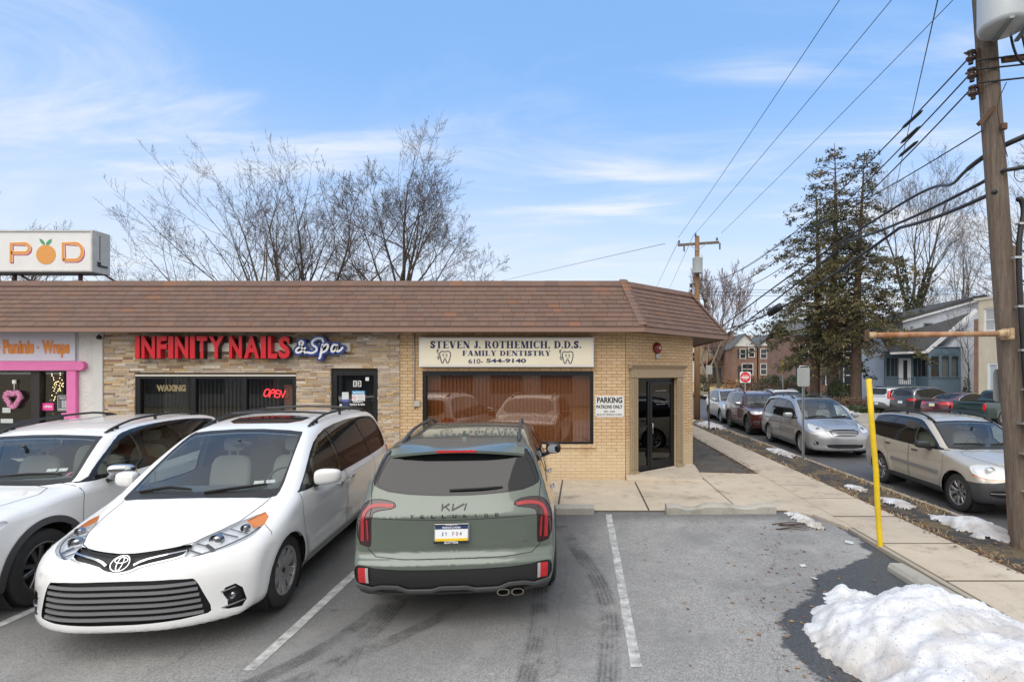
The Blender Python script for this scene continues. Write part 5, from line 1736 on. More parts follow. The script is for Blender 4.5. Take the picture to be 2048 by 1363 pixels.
 st.append(('skid_trim',M('skid_grey',(.10,.103,.107),.4,.3),[(180,[(.90,.43),(.76,.40),(.66,.425),(.52,.425),(.42,.385),(.2,.385),(.12,.41),(-.12,.41),(-.2,.385),(-.42,.385),(-.52,.425),(-.66,.425),(-.76,.40),(-.90,.43)],dict(w=.03,off=0,thick=.02,
mir=False))]))
 return dict(paint=paint,feats=f,strips=st,Ra=.435,wheel=(.378,.255,.235,(5,'pair',.06),M('rim_dark',(.05,.05,.055),.3,.8)),archmat=GRP,archw=.05,mirror=((1.72,1.075,1.20),(.08,.115,.085),BLKG),handles=[(2.45,1.0),(3.5,1.02)],handlemat=CHR,
rails=(2.2,4.3,.60,.05,M('rail_grey',(.10,.10,.105),.35,.6),.018),antenna=4.05,wipers=[(180,[(.06,1.275),(-.25,1.282),(-.45,1.295)])],inset=-.012,gaps=[(180,[(.79,1.06),(.5,1.035),(0,1.03),(-.5,1.035),(-.79,1.06)],.008)if False else (180,[(.80,
1.04),(0,1.02),(-.80,1.04)],.004)])
def spec_basic(paint,sh,sa,zc,st,zt,dlo_top,belt,pillars,end,wb,wt,wheel,head=None,tail=None,rearw=None,grille=None,lower=None,clad=None,clad_z=.40,arch=None,rails=None,mirror=None,clear=True,hmat=None,seam=True,fog=None,dz=None,sun=None,privacy=2,
extra=(),strips=(),handlemat=None,rim=None,seats=None):
 """the common two-box car; sa/zc cowl, st/zt windscreen top, dlo_top the upper window line, pillars = (s_low, s_high) gaps, end = rear window edge"""
 L=sh.L
 f=[]
 A=f.append
 tp=np.array(dlo_top);bl=np.array(belt)
 tp[:,0]+=.20*np.clip((st+.55-tp[:,0])/.6,0,1)
 fs=.16
 top=lambda s:float(np.interp(s,tp[:,0],tp[:,1]))
 bot=lambda s:float(np.interp(s,bl[:,0],bl[:,1]))
 A(dict(n='hood',az='top',pts=[(.15,0),(.24,sh.half*.50),(.6,sh.half*.68),(sa-.05,sh.half*.78),(sa+.06,sh.half*.40),(sa-.0,0),(sa+.06,-sh.half*.40),(sa-.05,-sh.half*.78),(.6,-sh.half*.68),(.24,-sh.half*.50)],it=1,mir=False,seam=seam,thr=.25))
 b1=pillars[0][0]
 fr=max(sh.arch[0][0]+sh.R+.07,sa+.12)
 A(dict(n='door',az=90,it=0,seam=seam,pts=[(fr,.36),(fr-.08,.62),(sa+.10,zc+.0),(b1+.03,bot(b1)),(b1+.03,.36)]))
 if len(pillars)>1:
  c1=pillars[1][0]
  ra=sh.arch[1][0]-sh.R
  A(dict(n='door',az=90,it=0,seam=seam,pts=[(b1+.05,.36),(b1+.05,bot(b1)),(c1+.05,bot(c1)),(c1+.05,.95),(ra+.03,.72),(ra-.06,.36)]))
 A(dict(n='windshield_trim',az=0,mir=False,m=BLK,rng=(sa-.15,st+.5),it=1,pts=[(-wb-.03,zc-.02),(0,zc+.012),(wb+.03,zc-.02),(wb+.03,zc+.06),(wt+.04,zt),(wt-.02,zt+.02),(0,zt+.045),(-wt+.02,zt+.02),(-wt-.04,zt),(-wb-.03,zc+.06)]))
 A(dict(n='windshield',az=0,mir=False,m=G_WS if clear else G_PRIV,glass=1,off=.003,rng=(sa-.15,st+.5),it=1,pts=[(-wb+.01,zc+.03),(0,zc+.05),(wb-.01,zc+.03),(wb-.01,zc+.08),(wt,zt-.03),(wt-.05,zt),(0,zt+.025),(-wt+.05,zt),(-wt,zt-.03),(-wb+.01,
zc+.08)]))
 ss=[sa+.16]+[p for p in tp[:,0]if p>sa+.2]
 ol=[(sa+.06+fs,bot(sa)+.0)]+[(p,top(p)+.02)for p in tp[:,0]]+[(end[1]+.05,top(end[1])-.0),(end[0]+.06,bot(end[0])+.05),(end[0]-.02,bot(end[0])-.02)]+[(p,bot(p)-.02)for p in bl[::-1,0]if p<end[0]-.1]
 A(dict(n='window_trim',az=90,m=BLKG,pts=ol,it=1))
 edges=[None]+list(pillars)+[end]
 for i in range(len(pillars)+1):
  a,b=edges[i],edges[i+1]
  P=[]
  if a is None:
   P=[(sa+.20+fs,bot(sa+.2)+.012)]
   P+=[(p,top(p)-.015)for p in tp[:,0]if sa+.3<p<b[1]-.08]
   P[0:0]=[]
  else:
   P=[(a[0]+.05,bot(a[0])+.012),(a[1]+.05,top(a[1])-.02)]
   P+=[(p,top(p)-.015)for p in tp[:,0]if a[1]+.15<p<b[1]-.1]
  last=i==len(pillars)
  P+=[(b[1]-(.05 if not last else .02),top(b[1])-.02-(.03 if last else 0)),(b[0]-(.05 if not last else .02),bot(b[0])+.012+(.03 if last else 0))]
  A(dict(n='window',az=90,m=G_PRIV if (i+1>=privacy or not clear)else G_SIDE,glass=1,off=.004,pts=P,it=1))
 if rearw:A(dict(n='rear_window',az=180,m=G_PRIV if not sun else sun,glass=1,off=.004,mir=False,pts=rearw,it=1,thr=.12))
 if clad:A(dict(n='sill_cladding',az=90,m=clad,it=0,thr=-.1,pts=[(.9,.1),(.9,clad_z),(L-.8,clad_z+.02),(L-.8,.1)]))
 for e in extra:A(e)
 if head:A(dict(n='headlight',az=33,m=hmat or LAMPW,off=.025,lens=LENS,pts=head[0],it=1,bulbs=head[1]))
 if tail:A(dict(n='taillight',az=tail[0],m=REDL,pts=tail[1],it=1,seam=seam))
 if grille:A(dict(n='grille',az=0,m=M('grille_black',(.010,.010,.011),.5),off=.02,mir=False,it=1,pts=grille))
 if lower:A(dict(n='lower_grille',az=0,m=M('grille_black',(.010,.010,.011),.5),off=.03,mir=False,it=1,pts=lower))
 d=dict(paint=paint,feats=f,strips=list(strips),Ra=sh.R+.01,wheel=wheel,archmat=arch,handles=[(pillars[0][0]-.18,bot(2)-.11)]+([(pillars[1][0]-.12,bot(2)-.09)]if len(pillars)>1 else []),handlemat=handlemat or paint,inset=.02,wipers=[(0,[(-wb+.1,
zc+.07),(-.3,zc+.075),(-.05,zc+.07)]),(0,[(.05,zc+.07),(.35,zc+.08),(wb-.12,zc+.075)])])
 if clear:
  d.update(interior=M('lining_grey',(.46,.46,.44),.8),cabin=(sa-.1,L-.25),dash=sa+.06,dz=dz or zc+.01,seats=seats or (sa+1.0,),rvm=(st-.12,0,zt-.12))
 if rails:d['rails']=rails
 if mirror:d['mirror']=mirror
 return d
RIM_S=M('rim_silver',(.42,.42,.43),.3,.9)
RIM_G=M('rim_grey',(.17,.17,.175),.3,.9)
def spec_cherokee(paint,sh):
 sl=[(0,[(-.40+.13*k-.043,.92),(-.40+.13*k+.043,.92)],dict(w=.15,off=-.012,thick=.004,mir=False))for k in range(7)]
 return spec_basic(paint,sh,1.30,1.15,2.0,1.575,[(1.50,1.27),(1.75,1.42),(2.0,1.545),(2.3,1.60),(2.8,1.635),(3.5,1.635),(4.1,1.60),(4.45,1.54)],[(1.3,1.155),(2.5,1.14),(4.4,1.19)],[(2.55,2.52),(3.55,3.42)],(4.38,4.30),.76,.64,(.385,.25,.245,
(5,'pair',.055),RIM_G),head=([(.06,.50,.93),(.10,.50,1.0),(.3,.70,1.01),(.50,.90,.99),(.52,.93,.95),(.3,.90,.86),(.12,.72,.86)],[(.22,.66,.93,.05),(.32,.80,.93,.045)]),tail=(150,[(4.72,.55,1.08),(4.68,.72,1.13),(4.42,.90,1.12),(4.42,.92,.98),
(4.72,.80,.92),(4.76,.58,.98)]),rearw=[(-.66,1.20),(.66,1.20),(.58,1.56),(-.58,1.56)],grille=[(-.50,.86),(-.50,.985),(.50,.985),(.50,.86)],lower=[(-.42,.50),(.42,.50),(.46,.62),(-.46,.62)],arch=GRP,clad=GRP,clad_z=.40,rails=(2.2,4.2,.62,.05,
BLK),mirror=((1.78,1.10,1.20),(.08,.125,.09),CHR if paint is not None else paint),handlemat=paint,extra=[dict(n='fog_pocket',az=25,m=GRP,off=.03,it=1,pts=[(.12,.66,.58),(.26,.84,.58),(.28,.85,.50),(.14,.66,.50)])],strips=[('grille_slots',M('slot_black',
(.004,.004,.004),.5),sl),('grille_trim',CHR,[(0,[(-.5,.985),(.5,.985)],dict(w=.015,off=0,thick=.006,mir=False)),(0,[(-.5,.855),(.5,.855)],dict(w=.015,off=0,thick=.006,mir=False))]),('fog_trim',CHR,[(25,[(.12,.66,.59),(.27,.84,.585),(.28,.85,
.50),(.14,.66,.49)],dict(w=.022,off=0,thick=.01,closed=True))]),('inspection_sticker',M('sticker_paper',(.55,.60,.50)),[(0,[(.46,1.27),(.55,1.27)],dict(w=.05,off=.002,mir=False)),(0,[(.57,1.27),(.65,1.27)],dict(w=.05,off=.002,mir=False))])],
privacy=3,seats=(2.15,3.05))
def place_rest():
# white suv at the left edge
 sh=SHAPES['cherokee']()
 build_car('suv','white suv with grey wheel arches parked nose out, cut by the left edge','suv',sh,dict(spec_cherokee(WHITE_P,sh)),(-6.50,4.78,lot_z(4.8)),R(-90+6),-.02,nu=120,nt=104)
 gS='cars parked along the kerb'
 z=RZ+.004
 k=-90.7
 # tan-silver suv nearest on the street
 sp=SHAPES['compact_suv']()
 gp=M('bumper_grey',(.050,.052,.056),.5,bump=(160,.1))
 tanp=mat_paint('paint_champagne',(.50,.465,.40),.35,.32)
 ex=[dict(n='front_bumper',az=0,m=gp,mir=False,it=0,thr=.05,rng=(-.1,.75),pts=[(-1,.1),(-1,.62),(-.75,.62),(-.42,.70),(-.30,.96),(.30,.96),(.42,.70),(.75,.62),(1,.62),(1,.1)]),dict(n='front_bumper',az=90,m=gp,it=0,thr=.1,pts=[(-.1,.1),(-.1,
.66),(.25,.63),(.62,.60),(.62,.1)])]
 s=spec_basic(tanp,sp,1.14,1.09,1.88,1.53,[(1.35,1.20),(1.6,1.36),(1.88,1.50),(2.2,1.56),(2.7,1.58),(3.4,1.575),(3.8,1.54),(3.98,1.49)],[(1.1,1.075),(2.3,1.06),(4.1,1.12)],[(2.30,2.26),(3.25,3.16)],(4.02,3.86),.70,.60,(.345,.225,.22,(5,'split',
.07),RIM_S),head=([(.09,.44,.72),(.16,.44,.88),(.34,.56,.93),(.55,.78,.92),(.58,.85,.86),(.42,.86,.74),(.2,.68,.69)],[(.30,.66,.83,.075,M('lamp_bowl',(.8,.8,.8),.3,.4))]),tail=(150,[(4.26,.62,1.06),(4.14,.84,1.04),(4.18,.86,.80),(4.3,.66,.78)]),
rearw=[(-.62,1.16),(.62,1.16),(.54,1.50),(-.54,1.50)],clad=gp,clad_z=.36,rails=(1.95,3.95,.58,.06,BLK,.022),mirror=((1.62,1.04,1.13),(.075,.12,.075),M('mirror_black',(.025,.026,.028),.4)),handlemat=BLK,extra=ex+[dict(n='turn_signal',az=33,m=AMBER,
it=0,off=.004,pts=[(.11,.47,.77),(.2,.66,.755),(.43,.86,.80),(.45,.87,.73),(.2,.68,.685),(.10,.46,.70)]),dict(n='lower_grille',az=15,m=M('grille_black',(.010,.010,.011)),off=.03,it=1,pts=[(.05,.30,.52),(.05,.60,.52),(.1,.78,.50),(.1,.76,.40),
(.05,.3,.38)])],strips=[('bumper_trim',M('bumper_line',(.3,.3,.3),.4,.5),[(15,[(.05,.55,.47),(.1,.76,.46)],dict(w=.02,off=-.01,thick=.01)),(90,[(1.35,.62),(3.0,.66)],dict(w=.07,off=0,thick=.012))])],privacy=2)
 build_car('suv','champagne silver suv with dark bumper, nearest of the cars at the kerb','suv',sp,s,(7.80,9.20,z),R(k),0,gS,nu=120,nt=104)
 # silver minivan
 sh=SHAPES['sienna']()
 silv=mat_paint('paint_silver',(.36,.37,.39),.55,.3)
 build_car('minivan','silver minivan parked at the kerb behind the grey sign post','minivan',sh,spec_sienna(silv,False),(7.86,16.15,z),R(k),0,gS,nu=96,nt=84)
 sh=SHAPES['cherokee']()
 build_car('suv','dark red suv parked at the kerb behind the silver minivan','suv',sh,spec_cherokee(mat_paint('paint_maroon',(.085,.010,.016),.4,.3),sh),(7.84,21.75,z),R(k),0,gS,nu=80,nt=72)
 cr=SHAPES['crossover']()
 def sx(p,**kw):
  return spec_basic(p,cr,1.24,1.105,2.05,1.555,[(1.45,1.21),(1.75,1.40),(2.05,1.53),(2.35,1.585),(2.8,1.60),(3.4,1.58),(3.9,1.53),(4.2,1.45)],[(1.2,1.09),(2.4,1.07),(4.3,1.13)],[(2.42,2.38),(3.40,3.28)],(4.25,4.05),.73,.62,(.36,.24,.22,(5,'pair',
.05),RIM_S),head=([(.10,.42,.74),(.2,.42,.84),(.45,.62,.93),(.72,.82,.97),(.66,.88,.88),(.4,.84,.76),(.2,.62,.72)],[(.34,.66,.83,.06)]),tail=(152,[(4.66,.50,1.04),(4.5,.80,1.08),(4.3,.90,1.04),(4.45,.90,.90),(4.7,.6,.90)]),rearw=[(-.62,1.18),
(.62,1.18),(.52,1.47),(-.52,1.47)],grille=[(-.34,.62),(-.38,.82),(.38,.82),(.34,.62)],lower=[(-.5,.36),(.5,.36),(.5,.46),(-.5,.46)],rails=(2.3,4.0,.58,.04,M('rail_silver',(.4,.4,.41),.3,.8)),mirror=((1.75,1.07,1.15),(.075,.12,.08),p),privacy=3,
**kw)
 build_car('suv','pale silver crossover, farthest of the cars at the near kerb','suv',cr,sx(mat_paint('paint_silver_pale',(.50,.515,.53),.4,.3)),(7.98,26.75,z),R(k),0,gS,nu=72,nt=64)
 build_car('suv','white suv parked at the far side of the street behind the silver minivan roof','suv',cr,sx(WHITE_P),(10.45,25.6,z),R(k),0,None,nu=72,nt=64)
 # row in the pale lot across the street: tails towards us, noses away to the right
 gL='cars in the lot across the street'
 H=R(17)
 f=Vector((cos(H),sin(H),0));r=Vector((sin(H),-cos(H),0))
 def nose(px,y,sr,half):return tuple(Vector(((px-1162.)*y/1090.,y,-.088))-r*half+f*sr)
 bx=SHAPES['boxy']()
 s=spec_basic(mat_paint('paint_white_grey',(.62,.63,.65)),bx,1.0,1.08,1.68,1.51,[(1.2,1.2),(1.45,1.36),(1.7,1.48),(2.1,1.515),(2.8,1.515),(3.4,1.49),(3.75,1.44)],[(1.,1.06),(2.2,1.07),(3.8,1.24)],[(2.20,2.17),(3.10,3.04)],(3.80,3.74),.72,.64,
(.335,.22,.21,(5,'pair',.05),RIM_G),tail=(152,[(3.93,.66,1.42),(3.86,.80,1.40),(3.82,.84,1.2),(3.92,.86,.93),(4.06,.74,.90),(4.02,.70,1.1)]),rearw=[(-.64,1.16),(0,1.14),(.64,1.16),(.60,1.50),(.5,1.53),(-.5,1.53),(-.60,1.50)],extra=[dict(n='hatch_panel',
az=180,m=M('hatch_silver',(.5,.51,.53),.25,.5),mir=False,it=1,pts=[(-.60,.98),(.60,.98),(.63,1.13),(-.63,1.13)]),dict(n='rear_bumper',az=180,m=M('bumper_silver',(.13,.135,.145),.5),mir=False,it=1,thr=-.1,rng=(3.3,4.3),pts=[(-.98,.15),(-.98,
.42),(-.7,.55),(-.5,.70),(.5,.70),(.7,.55),(.98,.42),(.98,.15)])],strips=[('number_plate',M('plate_plain',(.6,.62,.64),.5),[(180,[(-.15,.60),(.15,.60)],dict(w=.14,off=.004,thick=.006,mir=False))]),('emblem',CHR,[(180,ell(0,1.06,.06,.03),dict(w=.012,
off=.004,thick=.004,mir=False,closed=True))])],mirror=((1.5,1.03,1.14),(.075,.12,.085),mat_paint('paint_white_grey',(.62,.63,.65))),clear=False)
 build_car('hatchback','boxy white hatchback with tall red taillights, leftmost in the pale lot','car',bx,s,nose(1796,33.4,3.38,.90),H,0,gL,nu=80,nt=72)
 cs=SHAPES['compact_suv']()
 dk=mat_paint('paint_dark_grey',(.045,.048,.055),.4,.3)
 s=spec_basic(dk,cs,1.14,1.09,1.88,1.53,[(1.35,1.20),(1.6,1.36),(1.88,1.50),(2.2,1.56),(2.7,1.58),(3.4,1.56),(3.8,1.50),(3.98,1.44)],[(1.1,1.075),(2.3,1.08),(4.1,1.20)],[(2.30,2.26),(3.25,3.16)],(3.95,3.80),.70,.60,(.35,.23,.22,(5,'pair',.05),
RIM_G),tail=(152,[(4.26,.40,1.03),(4.2,.62,1.06),(4.0,.86,1.04),(4.05,.89,.93),(4.3,.62,.90),(4.32,.44,.94)]),rearw=[(-.62,1.18),(.62,1.18),(.54,1.50),(-.54,1.50)],arch=GRP,clad=GRP,clad_z=.38,extra=[dict(n='rear_bumper',az=180,m=GRP,mir=False,
it=0,thr=-.1,rng=(3.6,4.5),pts=[(-1,.15),(-1,.50),(1,.50),(1,.15)])],strips=[('roof_trim',CHR,[(90,[(1.9,1.545),(2.6,1.61),(3.4,1.595),(3.9,1.53),(4.06,1.40),(4.12,1.26)],dict(w=.035,off=0,thick=.006))]),('number_plate',M('plate_plain',(.6,
.62,.64)),[(180,[(-.15,.82),(.15,.82)],dict(w=.14,off=.004,thick=.006,mir=False))])],rails=(2.0,3.8,.56,.045,M('rail_silver',(.4,.4,.41))),mirror=((1.62,1.03,1.14),(.075,.12,.08),dk),clear=False)
 build_car('suv','dark grey suv with chrome roof line parked in the pale lot','suv',cs,s,nose(1851,30.9,3.47,.90),H,0,gL,nu=80,nt=72)
 sd=SHAPES['sedan']()
 mp=mat_paint('paint_burgundy',(.10,.014,.022),.4,.28)
 s=spec_basic(mp,sd,1.32,.96,2.2,1.36,[(1.6,1.07),(1.9,1.21),(2.2,1.325),(2.6,1.385),(3.0,1.385),(3.5,1.30),(3.85,1.17),(4.0,1.09)],[(1.3,.95),(2.4,.95),(4.0,1.0)],[(2.62,2.58),(3.48,3.36)],(3.98,3.90),.70,.56,(.335,.23,.22,(5,'pair',.05),RIM_S),
tail=(155,[(4.86,.34,.93),(4.80,.62,1.0),(4.55,.86,.99),(4.30,.90,.94),(4.60,.90,.84),(4.88,.62,.82),(4.9,.36,.86)]),rearw=[(-.56,1.12),(.56,1.12),(.50,1.36),(.4,1.40),(-.4,1.40),(-.50,1.36)],strips=[('window_chrome',CHR,[(90,[(1.5,.96),(1.62,
1.085),(1.9,1.225),(2.2,1.34),(2.6,1.40),(3.0,1.40),(3.5,1.315),(3.85,1.18),(4.02,1.05)],dict(w=.03,off=.002,thick=.005))]),('trunk_trim',CHR,[(180,[(-.34,.93),(.34,.93)],dict(w=.025,off=.002,thick=.008,mir=False))]),('number_plate',M('plate_gold',
(.62,.60,.42),.5),[(180,[(-.16,.82),(.16,.82)],dict(w=.15,off=.004,thick=.006,mir=False))])],mirror=((1.85,1.04,1.0),(.075,.11,.075),mp),clear=False)
 build_car('sedan','burgundy sedan with wide red taillights parked in the pale lot','car',sd,s,nose(1928,28.3,3.82,.92),H,0,gL,nu=80,nt=72)
 pk=SHAPES['pickup']()
 gp_=mat_paint('paint_dark_green',(.010,.035,.036),.3,.3)
 s=spec_basic(gp_,pk,1.36,1.12,2.05,1.58,[(1.6,1.27),(1.85,1.44),(2.1,1.56),(2.5,1.60),(3.0,1.60),(3.25,1.57)],[(1.3,1.11),(2.4,1.10),(3.3,1.11)],[(2.72,2.70)],(3.28,3.24),.72,.62,(.37,.21,.24,(5,'pair',.05),RIM_S),tail=(160,[(5.18,.72,1.08),
(5.14,.86,1.08),(5.14,.88,.74),(5.19,.74,.74)]),rearw=[(-.58,1.24),(.58,1.24),(.54,1.55),(-.54,1.55)],extra=[dict(n='cargo_bed',az='top',m=M('bed_black',(.015,.015,.016),.8),mir=False,it=0,off=.30,skirt=True,thr=.5,pts=[(3.56,-.74),(3.56,.74),
(5.10,.76),(5.10,-.76)])],mirror=((1.75,1.06,1.2),(.07,.13,.10),BLK),clear=False,strips=[('arch_trim',CHR,[(90,[(4.05+.45*cos(t),.37+.45*sin(t))for t in np.linspace(.1,pi-.1,24)],dict(w=.03,off=.002,thick=.008))])])
 build_car('pickup','dark green pickup truck partly hidden behind the utility pole','pickup truck',pk,s,nose(2008,25.6,4.05,.90),H,0,gL,nu=80,nt=72)
 # ---------------------------------------------------------------- the three cars in the lot
def lot_z(y):return .02*(min(y,9.6)-5.5)
def place_sienna():
 sh=SHAPES['sienna']()
 c=build_car('minivan','white minivan parked nose out, with wide slatted lower grille and roof crossbars','minivan',sh,spec_sienna(WHITE_P),(-3.90,4.55,lot_z(4.55)+.04),R(-90+4.5),-.02,nu=170,nt=144)
 return c
def place_telluride():
 sh=SHAPES['telluride']()
 paint=mat_paint('paint_sage',(.112,.136,.112),.25,.28)
 c=build_car('suv','sage green suv parked nose to the shopfront, tail towards the viewer','suv',sh,spec_telluride(paint),(-1.66,10.08,.094),R(95.3),.02,nu=170,nt=144)
 fin=c['fin']
 # spoiler lip over the rear window
 m=MB();ys=np.linspace(-.66,.66,25)
 P_,N_=surf(sh,Proj('top'),[(4.30,y)for y in ys])
 V=[];F=[]
 for y,p in zip(ys,P_):
  e=.05*(y/.66)**2
  b=.16*(abs(y)/.66)**2.6
  V+=[(4.30,y,p[2]-.004),(4.55,y,p[2]-.012-e*.2),(4.74-b,y,p[2]-.036-e),(4.74-b,y,p[2]-.062-e),(4.50,y,p[2]-.085-e)]
 for i in range(24):
  for k in range(4):F.append([i*5+k,i*5+k+1,i*5+6+k,i*5+5+k])
 F+=[[0,1,2,3,4],[124,123,122,121,120]]
 m.add(V,F,None,True)
 sp=fin(m,'spoiler',paint)
 m=MB();m.box(4.725,4.745,-.19,.19,P_[12][2]-.058,P_[12][2]-.036);fin(m,'brake_light',REDL)
 # lettering and maker's emblem
 t=MB()
 k=.245
 for pts in ([(-.5,-.5*k),(-.5,.5*k)],[(-.5,-.12*k),(-.22,.5*k)],[(-.38,.1*k),(-.2,-.5*k)],[(-.07,.5*k),(-.10,-.5*k)],[(-.10,-.44*k),(.36,.44*k)],[(.44,.5*k),(.38,-.5*k)]):
  stroke(t,pts,.055,0,.02)
 V,F=on_surface(sh,180,(t.v,t.f),(-.0,1.133),.24,.001)
 q=MB();q.add(V,F,None,False);fin(q,'emblem',BLKG)
 q=MB()
 for i,ch in enumerate('TELLURIDE'):
  V,F=text_fit(ch,.036 if ch!='I' else .008,.028,bold=.02,extrude=.004)
  V,F=on_surface(sh,180,(V,F),(-.40+.1*i,1.058),1.,.001)
  q.add(V,F,None,False)
 fin(q,'lettering',BLKG)
 # number plate in its frame
 PW,PH=.305,.152
 pl=MB();fr=MB()
 fr.bbox(-.165,.165,.0,.012,-.088,.088,.004)
 ZP=.905
 xo=-.022
 def on_rear(mb,d):
 # mb drawn in x right, y depth, z up -> car space on the tailgate
  mb.v=[(4.905-.10*z*.9+.012-y+d,-(x+xo),ZP+z)for x,y,z in mb.v]
  return mb
 fr.tinted=False
 on_rear(fr,.004)
 po=fin(fr,'number_plate',M('plate_frame',(.45,.45,.46),.25,.8))
 pl.box(-.152,.152,-.006,-.002,-.076,.076,(.80,.82,.84))
 pl.box(-.152,.152,-.0075,-.006,.042,.076,(.02,.04,.13))
 pl.box(-.152,.152,-.0075,-.006,-.076,-.043,(.80,.55,.03))
 put(pl,text_fit('PENNSYLVANIA',.17,.018,bold=.01,extrude=.001),0,-.0082,.058,(.85,.86,.9))
 for i,(ch,cl)in enumerate((('J',(.03,.05,.16)),('9',(.25,.3,.5)),(' ',None),('F',(.3,.2,.3)),('0',(.4,.05,.08)),('4',(.05,.05,.1)))):
  if cl:put(pl,text_fit(ch,.018,.036,bold=.01,extrude=.001),-.085+i*.034,-.0066,-.002,cl)
 put(pl,text_fit('SCOTTKIA',.13,.022,bold=.02,extrude=.001),0,-.014,-.078,(.9,.9,.9))
 pl.box(-.165,.165,-.0128,-.0115,-.0885,-.066,(.02,.02,.022))
 pl.box(-.165,.165,-.0128,-.0115,.078,.0885,(.02,.02,.022))
 put(pl,text_fit('Springfield, PA',.11,.009,bold=.01,extrude=.001),0,-.014,.083,(.9,.9,.9))
 on_rear(pl,.004)
 fin(pl,'plate_face',M('plate_print',(1,1,1),.35,tint=True),po)
 # twin exhaust tips
 e=MB()
 for y in (-.465,-.60):
  pr=chaikin([(-.06,-.033),(.06,-.033),(.06,.033),(-.06,.033)],2)
  n=len(pr)
  for i in range(n):
   pass
  V=[(4.965,y+a,.345+b)for a,b in pr]+[(4.965,y+a*.8,.345+b*.78)for a,b in pr]+[(4.70,y+a,.345+b)for a,b in pr]+[(4.80,y+a*.8,.345+b*.78)for a,b in pr]
  F=[]
  for i in range(n):
   j=(i+1)%n
   F+=[[i,j,n+j,n+i],[2*n+i,2*n+j,j,i],[n+i,n+j,3*n+j,3*n+i]]
  e.add(V,F,None,True)
 fin(e,'exhaust_tip',M('exhaust_steel',(.42,.39,.34),.22,1.))
 e=MB()
 for y in (-.465,-.60):e.box(4.81,4.82,y-.05,y+.05,.315,.375)
 fin(e,'exhaust_bore',BLK)
 q=MB();q.box(4.9,4.903,-.67,-.60,.80,.815)
 # small badge
 V,F=text_fit('AWD',.06,.014,bold=.02,extrude=.003)
 V,F=on_surface(sh,180,(V,F),(.665,.80),1.,.002)
 q=MB();q.add(V,F,None,False);fin(q,'badge',CHR)
 return c
